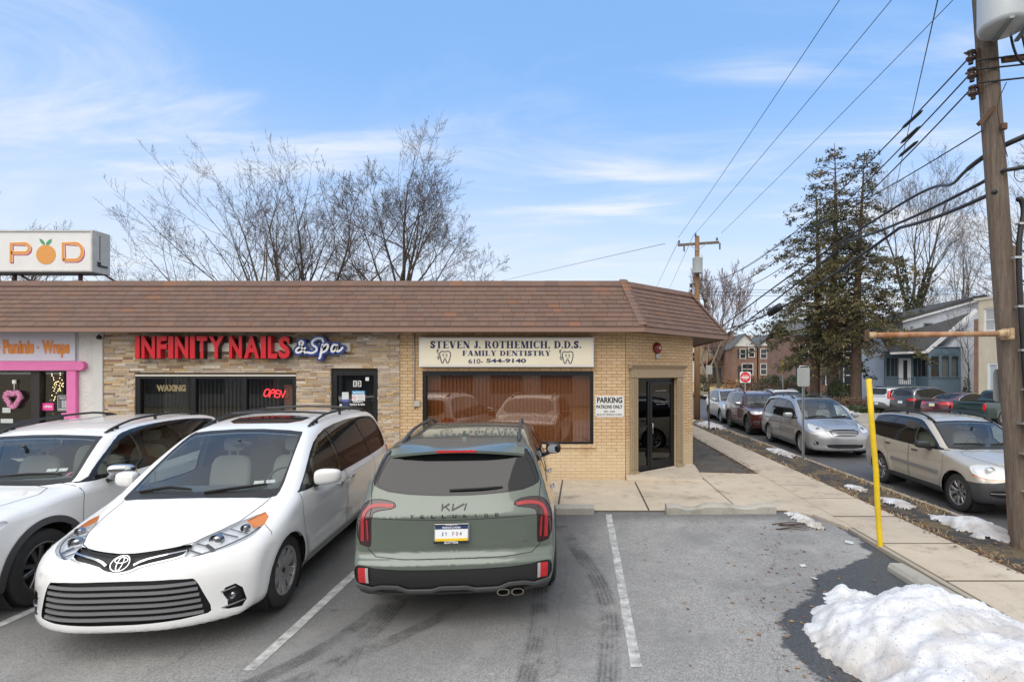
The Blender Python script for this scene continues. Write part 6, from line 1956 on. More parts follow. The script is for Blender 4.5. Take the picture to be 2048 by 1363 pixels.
 # ---------------------------------------------------------------- signs and fittings on the shop row
def serif(mb,txt,x,z,h,y,tint=None,cw=.80,gap=.10,T=.27,t=.075,width=None):
 """fat-face roman capitals drawn from stems, bowls and hairlines; left edge x, baseline z"""
 D=.004
 wid={'I':.42,'J':.56,' ':.34,'.':.24,',':.24,'M':1.08,'T':.82,'S':.66,'L':.76,'E':.76,'F':.72,'V':.9,'A':.92,'N':.92,'O':.86,'C':.82,'H':.98,'D':.88,'R':.92,'Y':.88}
 tot=sum(wid.get(c,.8)+gap for c in txt)-gap
 sx=(width/(tot*h))if width else 1.
 cur=[x]
 def Q(pts):
  n=len(pts)
  P=[(cur[0]+p[0]*h*sx,z+p[1]*h)for p in pts]
  ar=sum(P[i][0]*P[(i+1)%n][1]-P[(i+1)%n][0]*P[i][1]for i in range(n))
  if ar<0:P=P[::-1]
  mb.prism(P,'y',y-D,y,tint)
 def R_(a,b,c,d):Q([(a,c),(b,c),(b,d),(a,d)])
 def stem(a,T_=T,s=.09,z0=0.,z1=1.):
  R_(a,a+T_,z0,z1);
  if s:
   R_(a-s,a+T_+s,0,t)if z0==0 else None
   R_(a-s,a+T_+s,1-t,1)if z1==1 else None
 def ring(cx,cz,a,b,T_,t_,a0,a1,n=26):
  for i in range(n):
   u,v=a0+(a1-a0)*i/n,a0+(a1-a0)*(i+1)/n
   Q([(cx+a*cos(u),cz+b*sin(u)),(cx+a*cos(v),cz+b*sin(v)),(cx+(a-T_)*cos(v),cz+(b-t_)*sin(v)),(cx+(a-T_)*cos(u),cz+(b-t_)*sin(u))])
 def dg(x0,z0,x1,z1,w):Q([(x0-w/2,z0),(x0+w/2,z0),(x1+w/2,z1),(x1-w/2,z1)])
 for c in txt:
  w=wid.get(c,.8)
  if c in 'EFL':
   stem(.09)
   if c!='L':R_(.3,w,1-t,1);Q([(w-.05,1),(w,1),(w,.68),(w-.07,.9)]);R_(.3,.56,.5-t/2,.5+t/2);Q([(.52,.36),(.58,.36),(.58,.64),(.52,.64)])
   if c!='F':R_(.3,w,0,t);Q([(w-.05,0),(w,0),(w,.34),(w-.07,.1)])
  elif c=='T':
   R_(0,w,1-t,1);Q([(0,1),(.05,1),(.07,.9),(0,.66)]);Q([(w,1),(w-.05,1),(w-.07,.9),(w,.66)]);R_(w/2-T/2,w/2+T/2,0,1);R_(w/2-.22,w/2+.22,0,t)
  elif c=='I':stem(.08)
  elif c=='H':stem(.08);stem(w-T-.08);R_(.3,w-.3,.5-t/2,.5+t/2)
  elif c=='N':R_(.10,.10+t,0,1);R_(0,.28,0,t);R_(0,.2,1-t,1);dg(.17,1,w-.17,0,T+.06);R_(w-.12-t,w-.12,0,1);R_(w-.3,w,1-t,1)
  elif c=='M':R_(.10,.10+t,0,1);R_(0,.28,0,t);R_(0,.2,1-t,1);dg(.2,1,w*.47,0,T);dg(w-.30,1,w*.47,0,t);stem(w-T-.06,s=.06)
  elif c=='V':dg(.2,1,w*.52,0,T+.03);dg(w-.12,1,w*.55,0,t);R_(0,.4,1-t,1);R_(w-.26,w,1-t,1)
  elif c=='A':dg(.12,0,w*.46,1,t);dg(w-.22,0,w*.50,1,T+.03);R_(0,.26,0,t);R_(w-.42,w,0,t);R_(.22,w-.3,.28,.28+t)
  elif c=='Y':dg(.2,1,w*.5,.42,T);dg(w-.12,1,w*.55,.42,t);R_(w/2-T/2,w/2+T/2,0,.45);R_(w/2-.22,w/2+.22,0,t);R_(0,.4,1-t,1);R_(w-.26,w,1-t,1)
  elif c=='J':R_(.24,.24+T,.25,1);R_(.14,.24+T+.09,1-t,1);ring(.24,.26,.27,.28,T,t,-pi*.5,0,10);ring(.24,.2,.2,.22,.12,.05,-pi,-pi*.5,8);ring(.1,.22,.1,.1,.1,.1,0,2*pi,10)
  elif c=='O':ring(w/2,.5,w/2,.52,T,t,0,2*pi,36)
  elif c=='C':ring(w/2,.5,w/2,.52,T,t,pi*.28,pi*1.76,30);Q([(w-.06,.98),(w,.98),(w,.66),(w-.10,.8)]);Q([(w-.10,.26),(w-.02,.32),(w-.10,.08),(w-.2,.05)])
  elif c=='D':stem(.07,s=.07);ring(.36,.5,w-.36,.5,T,t,-pi/2,pi/2,20);R_(.3,.38,0,t);R_(.3,.38,1-t,1)
  elif c=='R':stem(.07,s=.07);ring(.40,.755,.36,.245,T-.03,t,-pi/2,pi/2,16);R_(.3,.42,1-t,1);R_(.3,.42,.51,.51+t);dg(.52,.53,w-.14,0,T-.02);R_(w-.3,w+.02,0,t)
  elif c=='S':
   V,F=text_fit('S',w*h*sx,h*1.03,bold=.05,extrude=D)
   put(mb,(V,F),cur[0]+w*h*sx/2,y-D/2,z+h/2,tint)
   Q([(w-.08,.98),(w-.02,.98),(w-.02,.70),(w-.10,.8)]);Q([(.02,.02),(.08,.02),(.10,.2),(.02,.30)])
  elif c in '.,':
   ring(.12,.11,.12,.12,.12,.12,0,2*pi,14)
   if c==',':Q([(.14,.1),(.24,.1),(.06,-.2),(.02,-.18)])
  cur[0]+=(w+gap)*h*sx
 return cur[0]
def fit_letters(mb,txt,x0,x1,z0,z1,y,tint,**kw):
 put(mb,text_fit(txt,x1-x0,z1-z0,**kw),(x0+x1)/2,y,(z0+z1)/2,tint)
TINT=M('print_tint',(1,1,1),.5,tint=True)
def tooth(mb,cx,cz,h,y):
 k=(.07,.07,.09)
 P=[(-.30,.42),(0,.34),(.30,.44),(.46,.20),(.40,-.15),(.28,-.52),(.14,-.55),(.06,-.22),(-.06,-.22),(-.16,-.56),(-.28,-.5),(-.36,-.1),(-.46,.2)]
 s=lambda q:[(cx+a*h,cz+b*h)for a,b in q]
 stroke(mb,s(P),.016*h/.2,y,.003,k,3,True)
 for ex in (-.14,.12):
  stroke(mb,s([(ex+.06*cos(t),.12+.09*sin(t))for t in np.linspace(0,2*pi,13)][:-1]),.008,y,.003,k,0,True)
  ngon(mb,s([(ex+.03+.03*cos(t),.09+.045*sin(t))for t in np.linspace(0,2*pi,11)][:-1]),y,.003,k)
 stroke(mb,s([(-.14,-.04),(-.02,-.12),(.12,-.08),(.18,.0)]),.010,y,.003,k,2)
 stroke(mb,s([(-.50,-.30),(-.55,.1),(-.56,.5)]),.012,y,.003,k)
 stroke(mb,s([(-.62,.30),(-.62,.52),(-.47,.52)]),.02,y,.003,k)
 stroke(mb,s([(-.62,-.02),(-.44,-.02),(-.44,-.2),(-.6,-.2)]),.010,y,.003,k,2,True)
def signs():
 y=FY
 # dentist's light box
 x0,x1,z0,z1=(838-1162.)/93.2,(1187.5-1162.)/93.2,CAM_H-(733.5-745)/93.2,CAM_H-(674.5-745)/93.2
 yf=FY-.18
 t=thing('shop_sign','long cream box sign with navy lettering and two tooth drawings above the brown window','sign',(0,0,0))
 m=MB();m.bbox(x0,x1,yf,FY-.002,z0,z1,.008);m.build('cabinet',M('sign_white',(.72,.72,.71),.4,var=(3,(.6,.6,.6),.4)),t)
 m=MB();m.box(x0+.05,x1-.05,yf-.005,yf+.001,z0+.045,z1-.045);m.build('panel',M('sign_cream',(.80,.745,.60),.35,var=(1.4,(.74,.67,.50),.8)),t)
 m=MB()
 k=(x1-x0)/1618.
 px=lambda u:x0+(u-90)*k
 pz=lambda v:z1-(v-47)*(z1-z0)/275.
 navy=(.018,.022,.10)
 def line(txt,a,b,top,bot):serif(m,txt,px(a),pz(bot),pz(top)-pz(bot),yf-.005,navy,width=px(b)-px(a))
 line('STEVEN J. ROTHEMICH, D.D.S.',196,1592,80,148)
 line('FAMILY DENTISTRY',492,1310,170,218)
 fit_letters(m,'610-',px(548),px(684),pz(290),pz(246),yf-.007,navy,bold=.015,extrude=.004)
 fit_letters(m,'544-9140',px(714),px(1082),pz(284),pz(244),yf-.007,navy,bold=.035,extrude=.004)
 tooth(m,px(332),pz(222),.27,yf-.008);tooth(m,px(1466),pz(226),.27,yf-.008)
 m.build('lettering',TINT,t)
 # channel letters of the nail bar
 t=thing('channel_sign','red raised channel letters and blue script badge on a pale raceway','sign')
 m=MB();m.box(fx(296),fx(704),FY-.12,FY-.035,fz(703),fz(686));m.build('raceway',M('raceway_cream',(.60,.57,.50),.5),t)
 zt,zb=fz(673.5),fz(717)
 red=M('channel_red',(.62,.006,.018),.38,var=(4,(.50,.004,.012),.6))
 sp=[('I',289,298),('N',301.5,328),('F',331.5,351),('I',354,364),('N',367,393),('I',396.5,406),('T',409.5,430),('Y',433,462),('N',473,498),('A',502,532),('I',535,545),('L',549,567),('S',570,592)]
 for ch,a,b in sp:
  V,F=text_fit(ch,(b-a)/S,zt-zb,bold=.035 if ch!='I' else .0,extrude=.13)
  q=MB();put(q,(V,F),(fx(a)+fx(b))/2,FY-.19,(zt+zb)/2)
  fo=q.build('letter',red,t)
  V,F=text_fit(ch,(b-a)/S+.02,zt-zb+.02,bold=.035 if ch!='I' else .0,extrude=.11)
  bk=MB();put(bk,(V,F),(fx(a)+fx(b))/2,FY-.175,(zt+zb)/2)
  bk.build('letter_return',M('return_black',(.02,.015,.015),.45),fo)
 sc=MB();bl=MB()
 g=lambda u,v:(fx(500+u*560/2048.),fz(540+v*340/1243.))
 amp=[(435,540),(395,520),(390,555),(425,590),(415,605),(375,600),(385,570),(440,560)]
 amp=[(438,606),(412,572),(392,540),(404,520),(424,526),(418,550),(378,576),(368,596),(384,608),(412,596),(436,572)]
 S1=[(566,526),(560,504),(520,500),(486,524),(488,552),(520,566),(520,592),(486,610),(450,602)]
 p1=[(562,545),(545,640),(538,645)]
 p2=[(556,570),(590,540),(605,555),(590,590),(560,603)]
 a1=[(668,552),(640,545),(622,580),(632,603),(658,585),(672,548),(660,600),(690,590),(705,570)]
 for L_ in (amp,S1,p1,p2,a1):
  pts=[g(*u)for u in L_]
  stroke(bl,pts,.130,FY-.19,.15,None,3)
  for e in (pts[0],pts[-1]):bl.prism(circle(e[0],e[1],.065,14),'y',FY-.189,FY-.04)
  stroke(sc,pts,.045,FY-.20,.008,None,3)
  for e in (pts[0],pts[-1]):sc.prism(circle(e[0],e[1],.0225,10),'y',FY-.199,FY-.191)
 b_=bl.build('script_backing',M('script_blue',(.012,.05,.26),.3,coat=.4),t)
 sc.build('script_face',M('script_white',(.80,.82,.86),.35),t)
 # parking notice
 z1,z0=fz(791),fz(833.5)
 t=thing('parking_sign','white metal notice with black PARKING lettering beside the brown window','sign')
 a,b=fx(1191),fx(1248)
 m=MB();m.bbox(a,b,FY-.012,FY-.002,z0,z1,.003);m.build('plate',M('sign_white',(.72,.72,.71),.4),t)
 m=MB();kk=(.015,.015,.015)
 u=lambda f:a+(b-a)*f
 v=lambda f:z1-(z1-z0)*f
 fit_letters(m,'PARKING',u(.05),u(.94),v(.34),v(.06),FY-.014,kk,bold=.035,extrude=.002)
 fit_letters(m,'PATRONS ONLY',u(.03),u(.95),v(.60),v(.43),FY-.014,kk,bold=.03,extrude=.002)
 fit_letters(m,'SEC. 3353',u(.30),u(.68),v(.78),v(.69),FY-.014,kk,bold=.012,extrude=.002)
 fit_letters(m,'(B-2) PA VEHICLE CODE',u(.05),u(.92),v(.94),v(.84),FY-.014,kk,bold=.012,extrude=.002)
 for q in ((.03,.05),(.97,.05),(.03,.96),(.97,.96)):ngon(m,circle(u(q[0]),v(q[1]),.008,8),FY-.016,.004,(.05,.04,.04))
 m.build('lettering',TINT,t)
 # roof sign of the cafe
 YS=12.75;s=1090./YS
 rx=lambda p:(p-1162.)/s
 rz_=lambda p:CAM_H-(p-745.)/s
 zb,zt=rz_(544.5),rz_(459.5)
 xr=rx(187)
 t=thing('roof_sign','white roof mounted box sign with orange fruit between letters P and D','sign')
 m=MB();m.bbox(-17.2,xr,YS,YS+.46,zb,zt,.012)
 cab=m.build('cabinet',M('sign_grey_metal',(.50,.50,.49),.5,var=(4,(.36,.35,.33),.6),bump=(14,.1)),t)
 m=MB();m.box(-17.1,xr-.04,YS-.008,YS+.002,zb+.055,zt-.055);m.build('panel',M('sign_white',(.72,.72,.71),.4),t)
 m=MB();m.box(-17.2,xr,YS-.03,YS-.0,zt-.05,zt-.012);m.box(-17.2,xr,YS-.03,YS-.0,zb+.012,zb+.05);m.box(xr-.04,xr-.002,YS-.03,YS,zb+.051,zt-.051);m.build('face_frame',M('sign_grey_metal',(.4,.4,.4)),t)
 m=MB();m.box(xr,xr+.02,YS+.10,YS+.36,zb+.16,zb+.20);m.box(xr,xr+.02,YS+.10,YS+.18,zb+.2,zb+.27);m.box(xr,xr+.006,YS+.16,YS+.175,zb+.3,zt-.1);m.build('end_hardware',M('black_plastic',(.02,.02,.021),.45),t)
 m=MB()
 cx=lambda u:rx(u/8.52)
 cz=lambda v:rz_(440+v/8.52)
 og,mg,wh,gr=(.66,.27,.055),(.42,.02,.14),(.85,.70,.55),(.06,.30,.14)
 yy=YS-.008
 def letter(path,dx,dz,w,yl,c):stroke(m,[(cx(u)+dx,cz(v)+dz)for u,v in path],w,yl,.003,c)
 def arc(cx_,cy_,rx_,ry_,a0,a1,n=14):return [(cx_+rx_*cos(R(a0+(a1-a0)*i/n)),cy_+ry_*sin(R(a0+(a1-a0)*i/n)))for i in range(n+1)]
 P_=[(198,722),(198,402),(430,402)]+arc(430,480,78,78,-90,90)+[(200,558)]
 D_=[(1088,690),(1082,398),(1290,398)]+arc(1290,540,118,142,-90,90)+[(1090,682)]
 for pth in (P_,D_):
  letter(pth,.028,-.028,.072,yy-.003,mg)
  letter(pth,.0,0,.088,yy-.006,wh)
  letter(pth,.0,0,.066,yy-.009,og)
 ngon(m,[(cx(u),cz(v))for u,v in arc(790,590,166,166,0,360,36)[:-1]],yy-.006,.004,(.66,.29,.06))
 for u,v in ((740,545),(800,540),(850,525),(700,560),(860,630),(790,650)):ngon(m,[(cx(a),cz(b))for a,b in arc(u,v,12,7,0,360,8)[:-1]],yy-.008,.002,(.74,.42,.14))
 ngon(m,[(cx(u),cz(v))for u,v in ((765,430),(720,405),(690,360),(680,312),(720,330),(755,365),(770,400))],yy-.006,.004,gr)
 ngon(m,[(cx(u),cz(v))for u,v in ((790,425),(800,385),(835,345),(885,320),(885,360),(860,405),(825,428))],yy-.006,.004,gr)
 m.build('lettering',TINT,t)
 zr=4.42
 for p in (143,9,-120,-260):
  m=MB();m.box(rx(p)-.03,rx(p)+.03,YS+.2,YS+.26,zr,zb+.002)
  m.build('post',M('rusty_post',(.085,.04,.035),.7),t)
 for p,q in ((186,205),(14,25)):
  m=MB();m.bar((rx(p),YS+.3,zb),(rx(q),YS+.9,zr),.035,.035);m.build('brace',M('rusty_post',(.085,.04,.035)),t)
  # banner over the cafe window
 t=thing('banner_sign','pale lilac banner with orange Paninis and Wraps lettering under the eave','sign')
 a,b,z0,z1=-20,fx(151.5),fz(721.3),fz(664.5)
 m=MB();m.box(a,b,FY-.02,FY+.018,z0,z1);m.build('board',M('banner_lilac',(.62,.62,.71),.5,var=(2,(.57,.57,.66),.6)),t)
 m=MB()
 bx=lambda u:fx(u/6.8167);bz=lambda v:fz(650+v/6.8167)
 for dy,c,bo in ((0,(.78,.45,.45),.075),(-.003,(.70,.24,.035),.045)):
  for wd,(u0,u1,v0,v1)in (('Paninis',(55,480,200,390)),('Wraps',(588,962,205,440))):
   V,F=text_fit(wd,(u1-u0)/6.8167/S,(v1-v0)/6.8167/S,bold=bo,extrude=.004)
   put(m,(V,F),(bx(u0)+bx(u1))/2,FY-.024+dy,(bz(v0)+bz(v1))/2,c)
  for u in (530,5):m.prism(circle(bx(u),bz(305),.03-.008*(dy<0),14),'y',FY-.024+dy,FY-.02+dy,c)
 m.build('lettering',TINT,t)
 # things hung in the cafe window
 t=thing('heart_wreath','fluffy pink heart wreath hanging from a hook on the cafe door glass','wreath')
 m=MB()
 hx,hz=bx(163),bz(1015)
 rn=random.Random(4)
 H=[(.0,.62),(.35,.95),(.85,.85),(.98,.35),(.72,-.2),(.35,-.65),(0,-1.05),(-.35,-.65),(-.72,-.2),(-.98,.35),(-.85,.85),(-.35,.95)]
 pts=chaikin([(hx+u*.165,hz+v*.165)for u,v in H],3)
 for (u,v)in pts:
  for k in range(7):
   a_,r_=rn.uniform(0,2*pi),rn.uniform(.01,.052)
   m.ellipsoid((u+r_*cos(a_),FY+.045-rn.uniform(0,.05),v+r_*sin(a_)),(.014,.014,.014),6,4)
 m.build('garland',M('pink_tinsel',(.72,.30,.50),.7),t)
 m=MB();m.tube([(hx,FY+.05,bz(890)),(hx,FY+.05,bz(800)),(hx-.005,FY+.05,bz(745))],.010,6);m.bbox(hx-.04,hx+.04,FY+.03,FY+.07,bz(800),bz(745),.01);m.build('hook',M('hook_white',(.7,.7,.68),.5),t)
 t=thing('open_card','small pink OPEN card in the cafe side window','sign')
 m=MB();m.box(bx(530),bx(683),FY+.075,FY+.085,bz(1163),bz(1063));m.build('card',M('open_pink',(.72,.06,.30),.5),t)
 m=MB();fit_letters(m,'OPEN',bx(550),bx(662),bz(1128),bz(1094),FY+.073,(.85,.8,.82),bold=.02,extrude=.003);m.build('lettering',TINT,t)
 t=thing('hours_card','dark opening hours card with white rows in the cafe side window','sign')
 m=MB();m.box(bx(738),bx(880),FY+.078,FY+.085,bz(1170),bz(955));m.build('card',M('card_dark',(.03,.04,.045),.5),t)
 m=MB()
 for u0,u1,v0,v1 in ((742,876,957,963),(742,876,1162,1168),(740,745,957,1168),(872,878,957,1168),(765,855,1000,1006),(755,860,1138,1152)):m.box(bx(u0),bx(u1),FY+.075,FY+.078,bz(v1),bz(v0),(.62,.65,.66))
 for r in range(7):m.box(bx(795),bx(825),FY+.075,FY+.078,bz(1036+r*15),bz(1026+r*15),(.62,.66,.68));m.box(bx(832),bx(860),FY+.075,FY+.078,bz(1036+r*15),bz(1026+r*15),(.62,.66,.68));m.box(bx(755),bx(782),FY+.075,FY+.078,bz(1034+r*15),bz(1029+r*15),
(.3,.34,.36))
 fit_letters(m,'Welcome',bx(762),bx(852),bz(996),bz(972),FY+.076,(.7,.7,.7),extrude=.002,shear=.3)
 m.build('lettering',TINT,t)
 t=thing('paper_notice','white paper notices taped low on the cafe door glass','paper',group=None)
 m=MB();m.box(bx(-20),bx(92),FY+.078,FY+.082,bz(1195),bz(1125));m.box(bx(-40),bx(128),FY+.074,FY+.078,bz(1335),bz(1278));m.build('sheets',M('paper_white',(.62,.66,.66),.7,var=(50,(.3,.32,.34),.7)),t)
 # fairy lights: warm beads behind the glass
 t=thing('fairy_lights','strings of warm fairy lights and baubles in the cafe side window','string lights')
 m=MB();w=MB();bb=MB()
 for u,v0,v1,n in ((612,660,1060,15),(700,660,930,10),(860,700,1120,12),(905,650,1150,13),(640,780,940,5),(735,800,860,4)):
  for k in range(n):
   uu,vv=u+rn.uniform(-14,14),v0+(v1-v0)*k/n+rn.uniform(-8,8)
   m.ellipsoid((bx(uu),FY+.16+rn.uniform(0,.1),bz(vv)),(.0085,.0085,.0085),6,4)
  w.tube([(bx(u),FY+.2,bz(v0)),(bx(u+6),FY+.2,bz(v1))],.003,4)
 m.build('bulbs',M('warm_bulb',(.9,.7,.4),.4,emit=((1.,.72,.35),5.)),t)
 w.build('wire',M('wire_dark',(.03,.03,.03),.6),t)
 for u,v in ((890,800),(905,830),(890,868),(580,1030),(618,1215),(888,1110),(910,1020)):bb.ellipsoid((bx(u),FY+.18,bz(v)),(.028,.028,.028),10,8)
 bb.build('baubles',M('bauble_pink',(.62,.40,.44),.15,.6),t)
 # neon OPEN and the WAXING board
 t=thing('neon_sign','red neon OPEN tube sign hanging in the nail bar window','neon sign')
 g8=lambda u,v:(fx(260+u/4.452),fz(660+v/4.452))
 q=MB()
 def tb(pts,cl=False,sm=2):
  p=[g8(*u)for u in pts]
  if sm:p=chaikin(p,sm,cl)
  if cl:p=p+[p[0]]
  q.tube([(a,FY+.14,b)for a,b in p],.011,6)
 tb([(1172,530),(1205,524),(1212,545),(1200,580),(1168,594),(1158,572)],True)
 tb([(1206,598),(1228,530),(1258,532),(1256,556),(1220,562)])
 tb([(1300,538),(1272,534),(1254,596),(1284,600)],sm=0);tb([(1262,566),(1290,566)],sm=0)
 tb([(1296,600),(1312,538),(1328,602),(1352,540)],sm=0)
 q.build('tube',M('neon_red',(.9,.05,.05),.4,emit=((1.,.03,.04),3.2)),t)
 q=MB();a,b=g8(1140,510),g8(1375,615);q.box(a[0],b[0],FY+.16,FY+.163,b[1],b[1]+.008);q.box(a[0],b[0],FY+.16,FY+.163,a[1],a[1]+.008)
 for xx in (a[0],b[0]):q.box(xx,xx+.008,FY+.16,FY+.163,b[1],a[1])
 q.build('frame',M('black_plastic',(.02,.02,.021)),t)
 t=thing('window_lettering','dull gold WAXING lettering inside the left light of the nail bar window','lettering')
 q=MB();a,b=g8(215,546),g8(476,486)
 fit_letters(q,'WAXING',a[0],b[0],a[1],b[1],FY+.072,(.85,.66,.34),bold=.05,extrude=.01);q.build('letters',TINT,t)
 # fittings
 t=thing('alarm_bell','round red alarm bell on the brick corner above the door','alarm')
 ang=atan2(13.46-FY,2.76-.97)
 t.location=(.97+1.03*cos(ang),FY+1.03*sin(ang),2.985);t.rotation_euler=(0,0,ang)
 m=MB();m.lathe([(0,-.10),(.05,-.10),(.095,-.085),(.128,-.05),(.135,-.02),(.13,-.0)],28,'y');m.build('gong',M('bell_red',(.20,.014,.014),.35,coat=.4,var=(20,(.12,.01,.01),.6)),t)
 m=MB();m.lathe([(0,-.112),(.022,-.112),(.03,-.10)],14,'y',(.01,0,0));m.build('badge',M('bell_badge',(.6,.5,.48),.4),t)
 m=MB();m.bbox(-.05,.05,-.045,-.002,-.235,-.13,.006);m.build('junction_box',M('galv_box',(.40,.41,.41),.45,.7),t)
 t=thing('conduit','thin grey conduit running down the bricks left of the cream sign','conduit')
 m=MB();xx=fx(829.5);m.tube([(xx,FY-.016,3.28),(xx,FY-.016,fz(722)),(xx+.004,FY-.016,fz(817))],.0125,8)
 for v in (705,718,756,801):m.box(xx-.03,xx+.02,FY-.03,FY-.002,fz(v+.7),fz(v-.7))
 m.build('pipe',M('galv_pipe',(.33,.31,.27),.5,.4),t)
 m=MB();m.bbox(fx(829.8),fx(841),FY-.06,FY-.002,fz(812),fz(801),.004);m.build('junction_box',M('box_grey',(.42,.40,.36),.6),t)
 t=thing('security_camera','black dome camera under the eave where stucco meets stone','camera')
 m=MB();m.bar((fx(200.5),FY-.02,3.26),(fx(203),FY-.06,3.22),.03,.03);m.ellipsoid((fx(206),FY-.10,3.18),(.055,.05,.045),14,8);m.build('housing',M('black_plastic',(.02,.02,.021)),t)
 t=thing('flood_light','small twin floodlight under the eave above the nail bar door','light')
 m=MB();q=fx(738)
 m.bbox(q-.06,q+.06,FY-.06,FY-.024,3.21,3.25,.006);m.build('base',M('galv_box',(.4,.41,.41)),t)
 for d in (-1,1):
  m=MB();m.lathe([(.012,.03),(.02,.0),(.045,-.06),(.05,-.075),(.0,-.07)],16,'z');m.xform(Matrix.Translation((q+d*.045,FY-.10,3.19))@Matrix.Rotation(d*.5,4,'Y')@Matrix.Rotation(-.5,4,'X'));m.build('lamp',M('hook_white',(.7,.7,.68)),t)
signs()
# ---------------------------------------------------------------- street furniture, poles and wires, snow
def mat_pole(name,c0,c1):
 m,nt,b,L=nt_mat(name)
 tc=_n(nt,'ShaderNodeTexCoord')
 mp=_n(nt,'ShaderNodeMapping');mp.inputs['Scale'].default_value=(9,9,.55);L(tc.outputs['Object'],mp.inputs[0])
 a=noise_node(nt,mp.outputs[0],3.2,8,.7);g=noise_node(nt,mp.outputs[0],16,4,.7)
 base=mixc(nt,remap(nt,a,.32,.68),c0,c1)
 base=mixc(nt,remap(nt,g,.55,.72,0,.75),base,(c0[0]*.3,c0[1]*.3,c0[2]*.3))
 L(base,b.inputs['Base Color']);b.inputs['Roughness'].default_value=.9
 L(bump_n(nt,math_n(nt,'ADD',a,g),.9,.02),b.inputs['Normal'])
 return m
MPOLE=mat_pole('pole_wood',(.115,.088,.070),(.215,.168,.132))
MPOLE2=mat_pole('pole_wood_pale',(.19,.105,.055),(.31,.185,.10))
GALV=M('galvanised',(.33,.36,.39),.5,.55,var=(5,(.25,.28,.31),.6))
BLKR=M('cable_black',(.012,.012,.014),.5)
INS=M('insulator_brown',(.035,.02,.018),.25)
POLE_B=Vector((6.02,7.42,-.02));POLE_D=Vector((-.068,.006,1)).normalized()
def pole_at(z):return POLE_B+POLE_D*((z-POLE_B.z)/POLE_D.z)
def near_pole():
 t=thing('utility_pole','tall weathered wooden utility pole with grey transformer at the right edge','utility pole',POLE_B)
 L0=lambda v:Vector(v)-POLE_B
 m=MB();zs=[-.3,0,2,4,6,8,10,12.2]
 m.tube([pole_at(z)-POLE_B for z in zs],[.132,.131,.129,.127,.125,.123,.12,.115],20)
 m.build('shaft',MPOLE,t)
 # transformer can on the street side
 m=MB();c=L0(pole_at(7.69))+Vector((-.03,-.42,0))
 m.lathe([(0,-.84),(.24,-.84),(.275,-.82),(.285,-.78),(.285,.35),(.275,.42),(.0,.46)],32,'z',c)
 tr=m.build('transformer',M('transformer_grey',(.46,.50,.53),.4,.1,coat=.3),t)
 for d in (-.12,.16):m=MB();m.bar(c+Vector((d,-.29,-.86)),c+Vector((d+.16,.2,-.86)),.05,.03);m.build('bracket',M('bracket_grey',(.25,.27,.28),.5,.4),tr)
 m=MB()
 m.bar(c+Vector((0,.25,-.5)),c+Vector((.1,.42,-.5)),.06,.1);m.bar(c+Vector((0,.25,.1)),c+Vector((.1,.42,.1)),.06,.1)
 m.build('bracket',M('bracket_grey',(.25,.27,.28),.5,.4),tr)
 # secondary rack with brown spools
 m=MB();q=L0(pole_at(6.72));q2=L0(pole_at(6.28))
 m.bar(q+Vector((-.155,-.02,.12)),q2+Vector((-.155,-.02,-.05)),.06,.02,None,(1,0,0))
 for k in range(3):
  a=q.lerp(q2,k/2)+Vector((-.16,-.02,.06-k*.06));m.bar(a,a+Vector((-.17,0,0)),.02,.02)
 rk=m.build('rack',M('rusty_iron',(.10,.055,.03),.8),t)
 m=MB()
 for k in range(3):
  a=q.lerp(q2,k/2)+Vector((-.24,-.02,.0-k*.02))
  m.lathe([(.02,.09),(.055,.085),(.06,.06),(.035,.045),(.035,.015),(.06,0),(.06,-.03),(.03,-.05),(.03,-.09)],16,'z',a)
 m.build('insulators',INS,rk)
 # arms, clamps and drip loops
 m=MB()
 a=L0(pole_at(6.62));m.bar(a+Vector((.1,-.14,0)),a+Vector((.75,-.05,.12)),.06,.07);m.bar(a+Vector((-.2,-.1,-.85)),a+Vector((.0,-.1,-.62)),.05,.05)
 m.bbox(a.x+.05,a.x+.13,a.y-.19,a.y-.14,a.z-.95,a.z-.86,.01)
 m.build('hardware',M('rusty_iron',(.10,.055,.03)),t)
 m=MB()
 for dx,dz,sx in ((.1,.5,.55),(.25,.55,.7),(.38,.6,.8)):
  p=[a+Vector((dx,-.2,dz+1.2)),a+Vector((dx,-.24,dz)),a+Vector((dx+.04,-.24,-.02+dz*.3)),a+Vector((dx+.2,-.2,-.12)),a+Vector((sx+.1,-.1,-.05)),a+Vector((sx+.35,.1,.06))]
  m.tube(chaikin([tuple(v)for v in p],3,False),.016,6)
 for z0,z1,x1 in ((6.62,6.75,.9),(6.5,6.62,.95),(6.32,6.45,1.0)):
  b0=L0(pole_at(z0))+Vector((-.25,-.12,0));b1=L0(pole_at(z1))+Vector((x1,-.1,0))
  m.tube([b0,b0.lerp(b1,.5)+Vector((0,-.08,-.03)),b1],.013,6)
 gl=[L0(pole_at(z))+Vector((x,-.17,0))for z,x in ((6.3,.1),(6.0,-.06),(5.7,-.03),(5.3,.04))]
 m.tube(chaikin([tuple(v)for v in gl],2,False),.006,5)
 lp=L0(pole_at(5.1))+Vector((.26,-.1,0));m.tube([lp+Vector((.09*cos(u),0,.11*sin(u)))for u in np.linspace(0,2*pi,20)],.005,5)
 m.build('drip_loops',BLKR,t)
 # black riser and grey conduit
 m=MB()
 pts=[L0(pole_at(z))+Vector((x,-.19,0))for z,x in ((4.72,.12),(4.74,.17),(4.55,.20),(4.25,.10),(3.7,.06),(2.7,.05),(2.0,.05),(1.85,.055))]
 m.tube(chaikin([tuple(v)for v in pts],2,False),.034,10)
 rs=m.build('riser',BLKR,t)
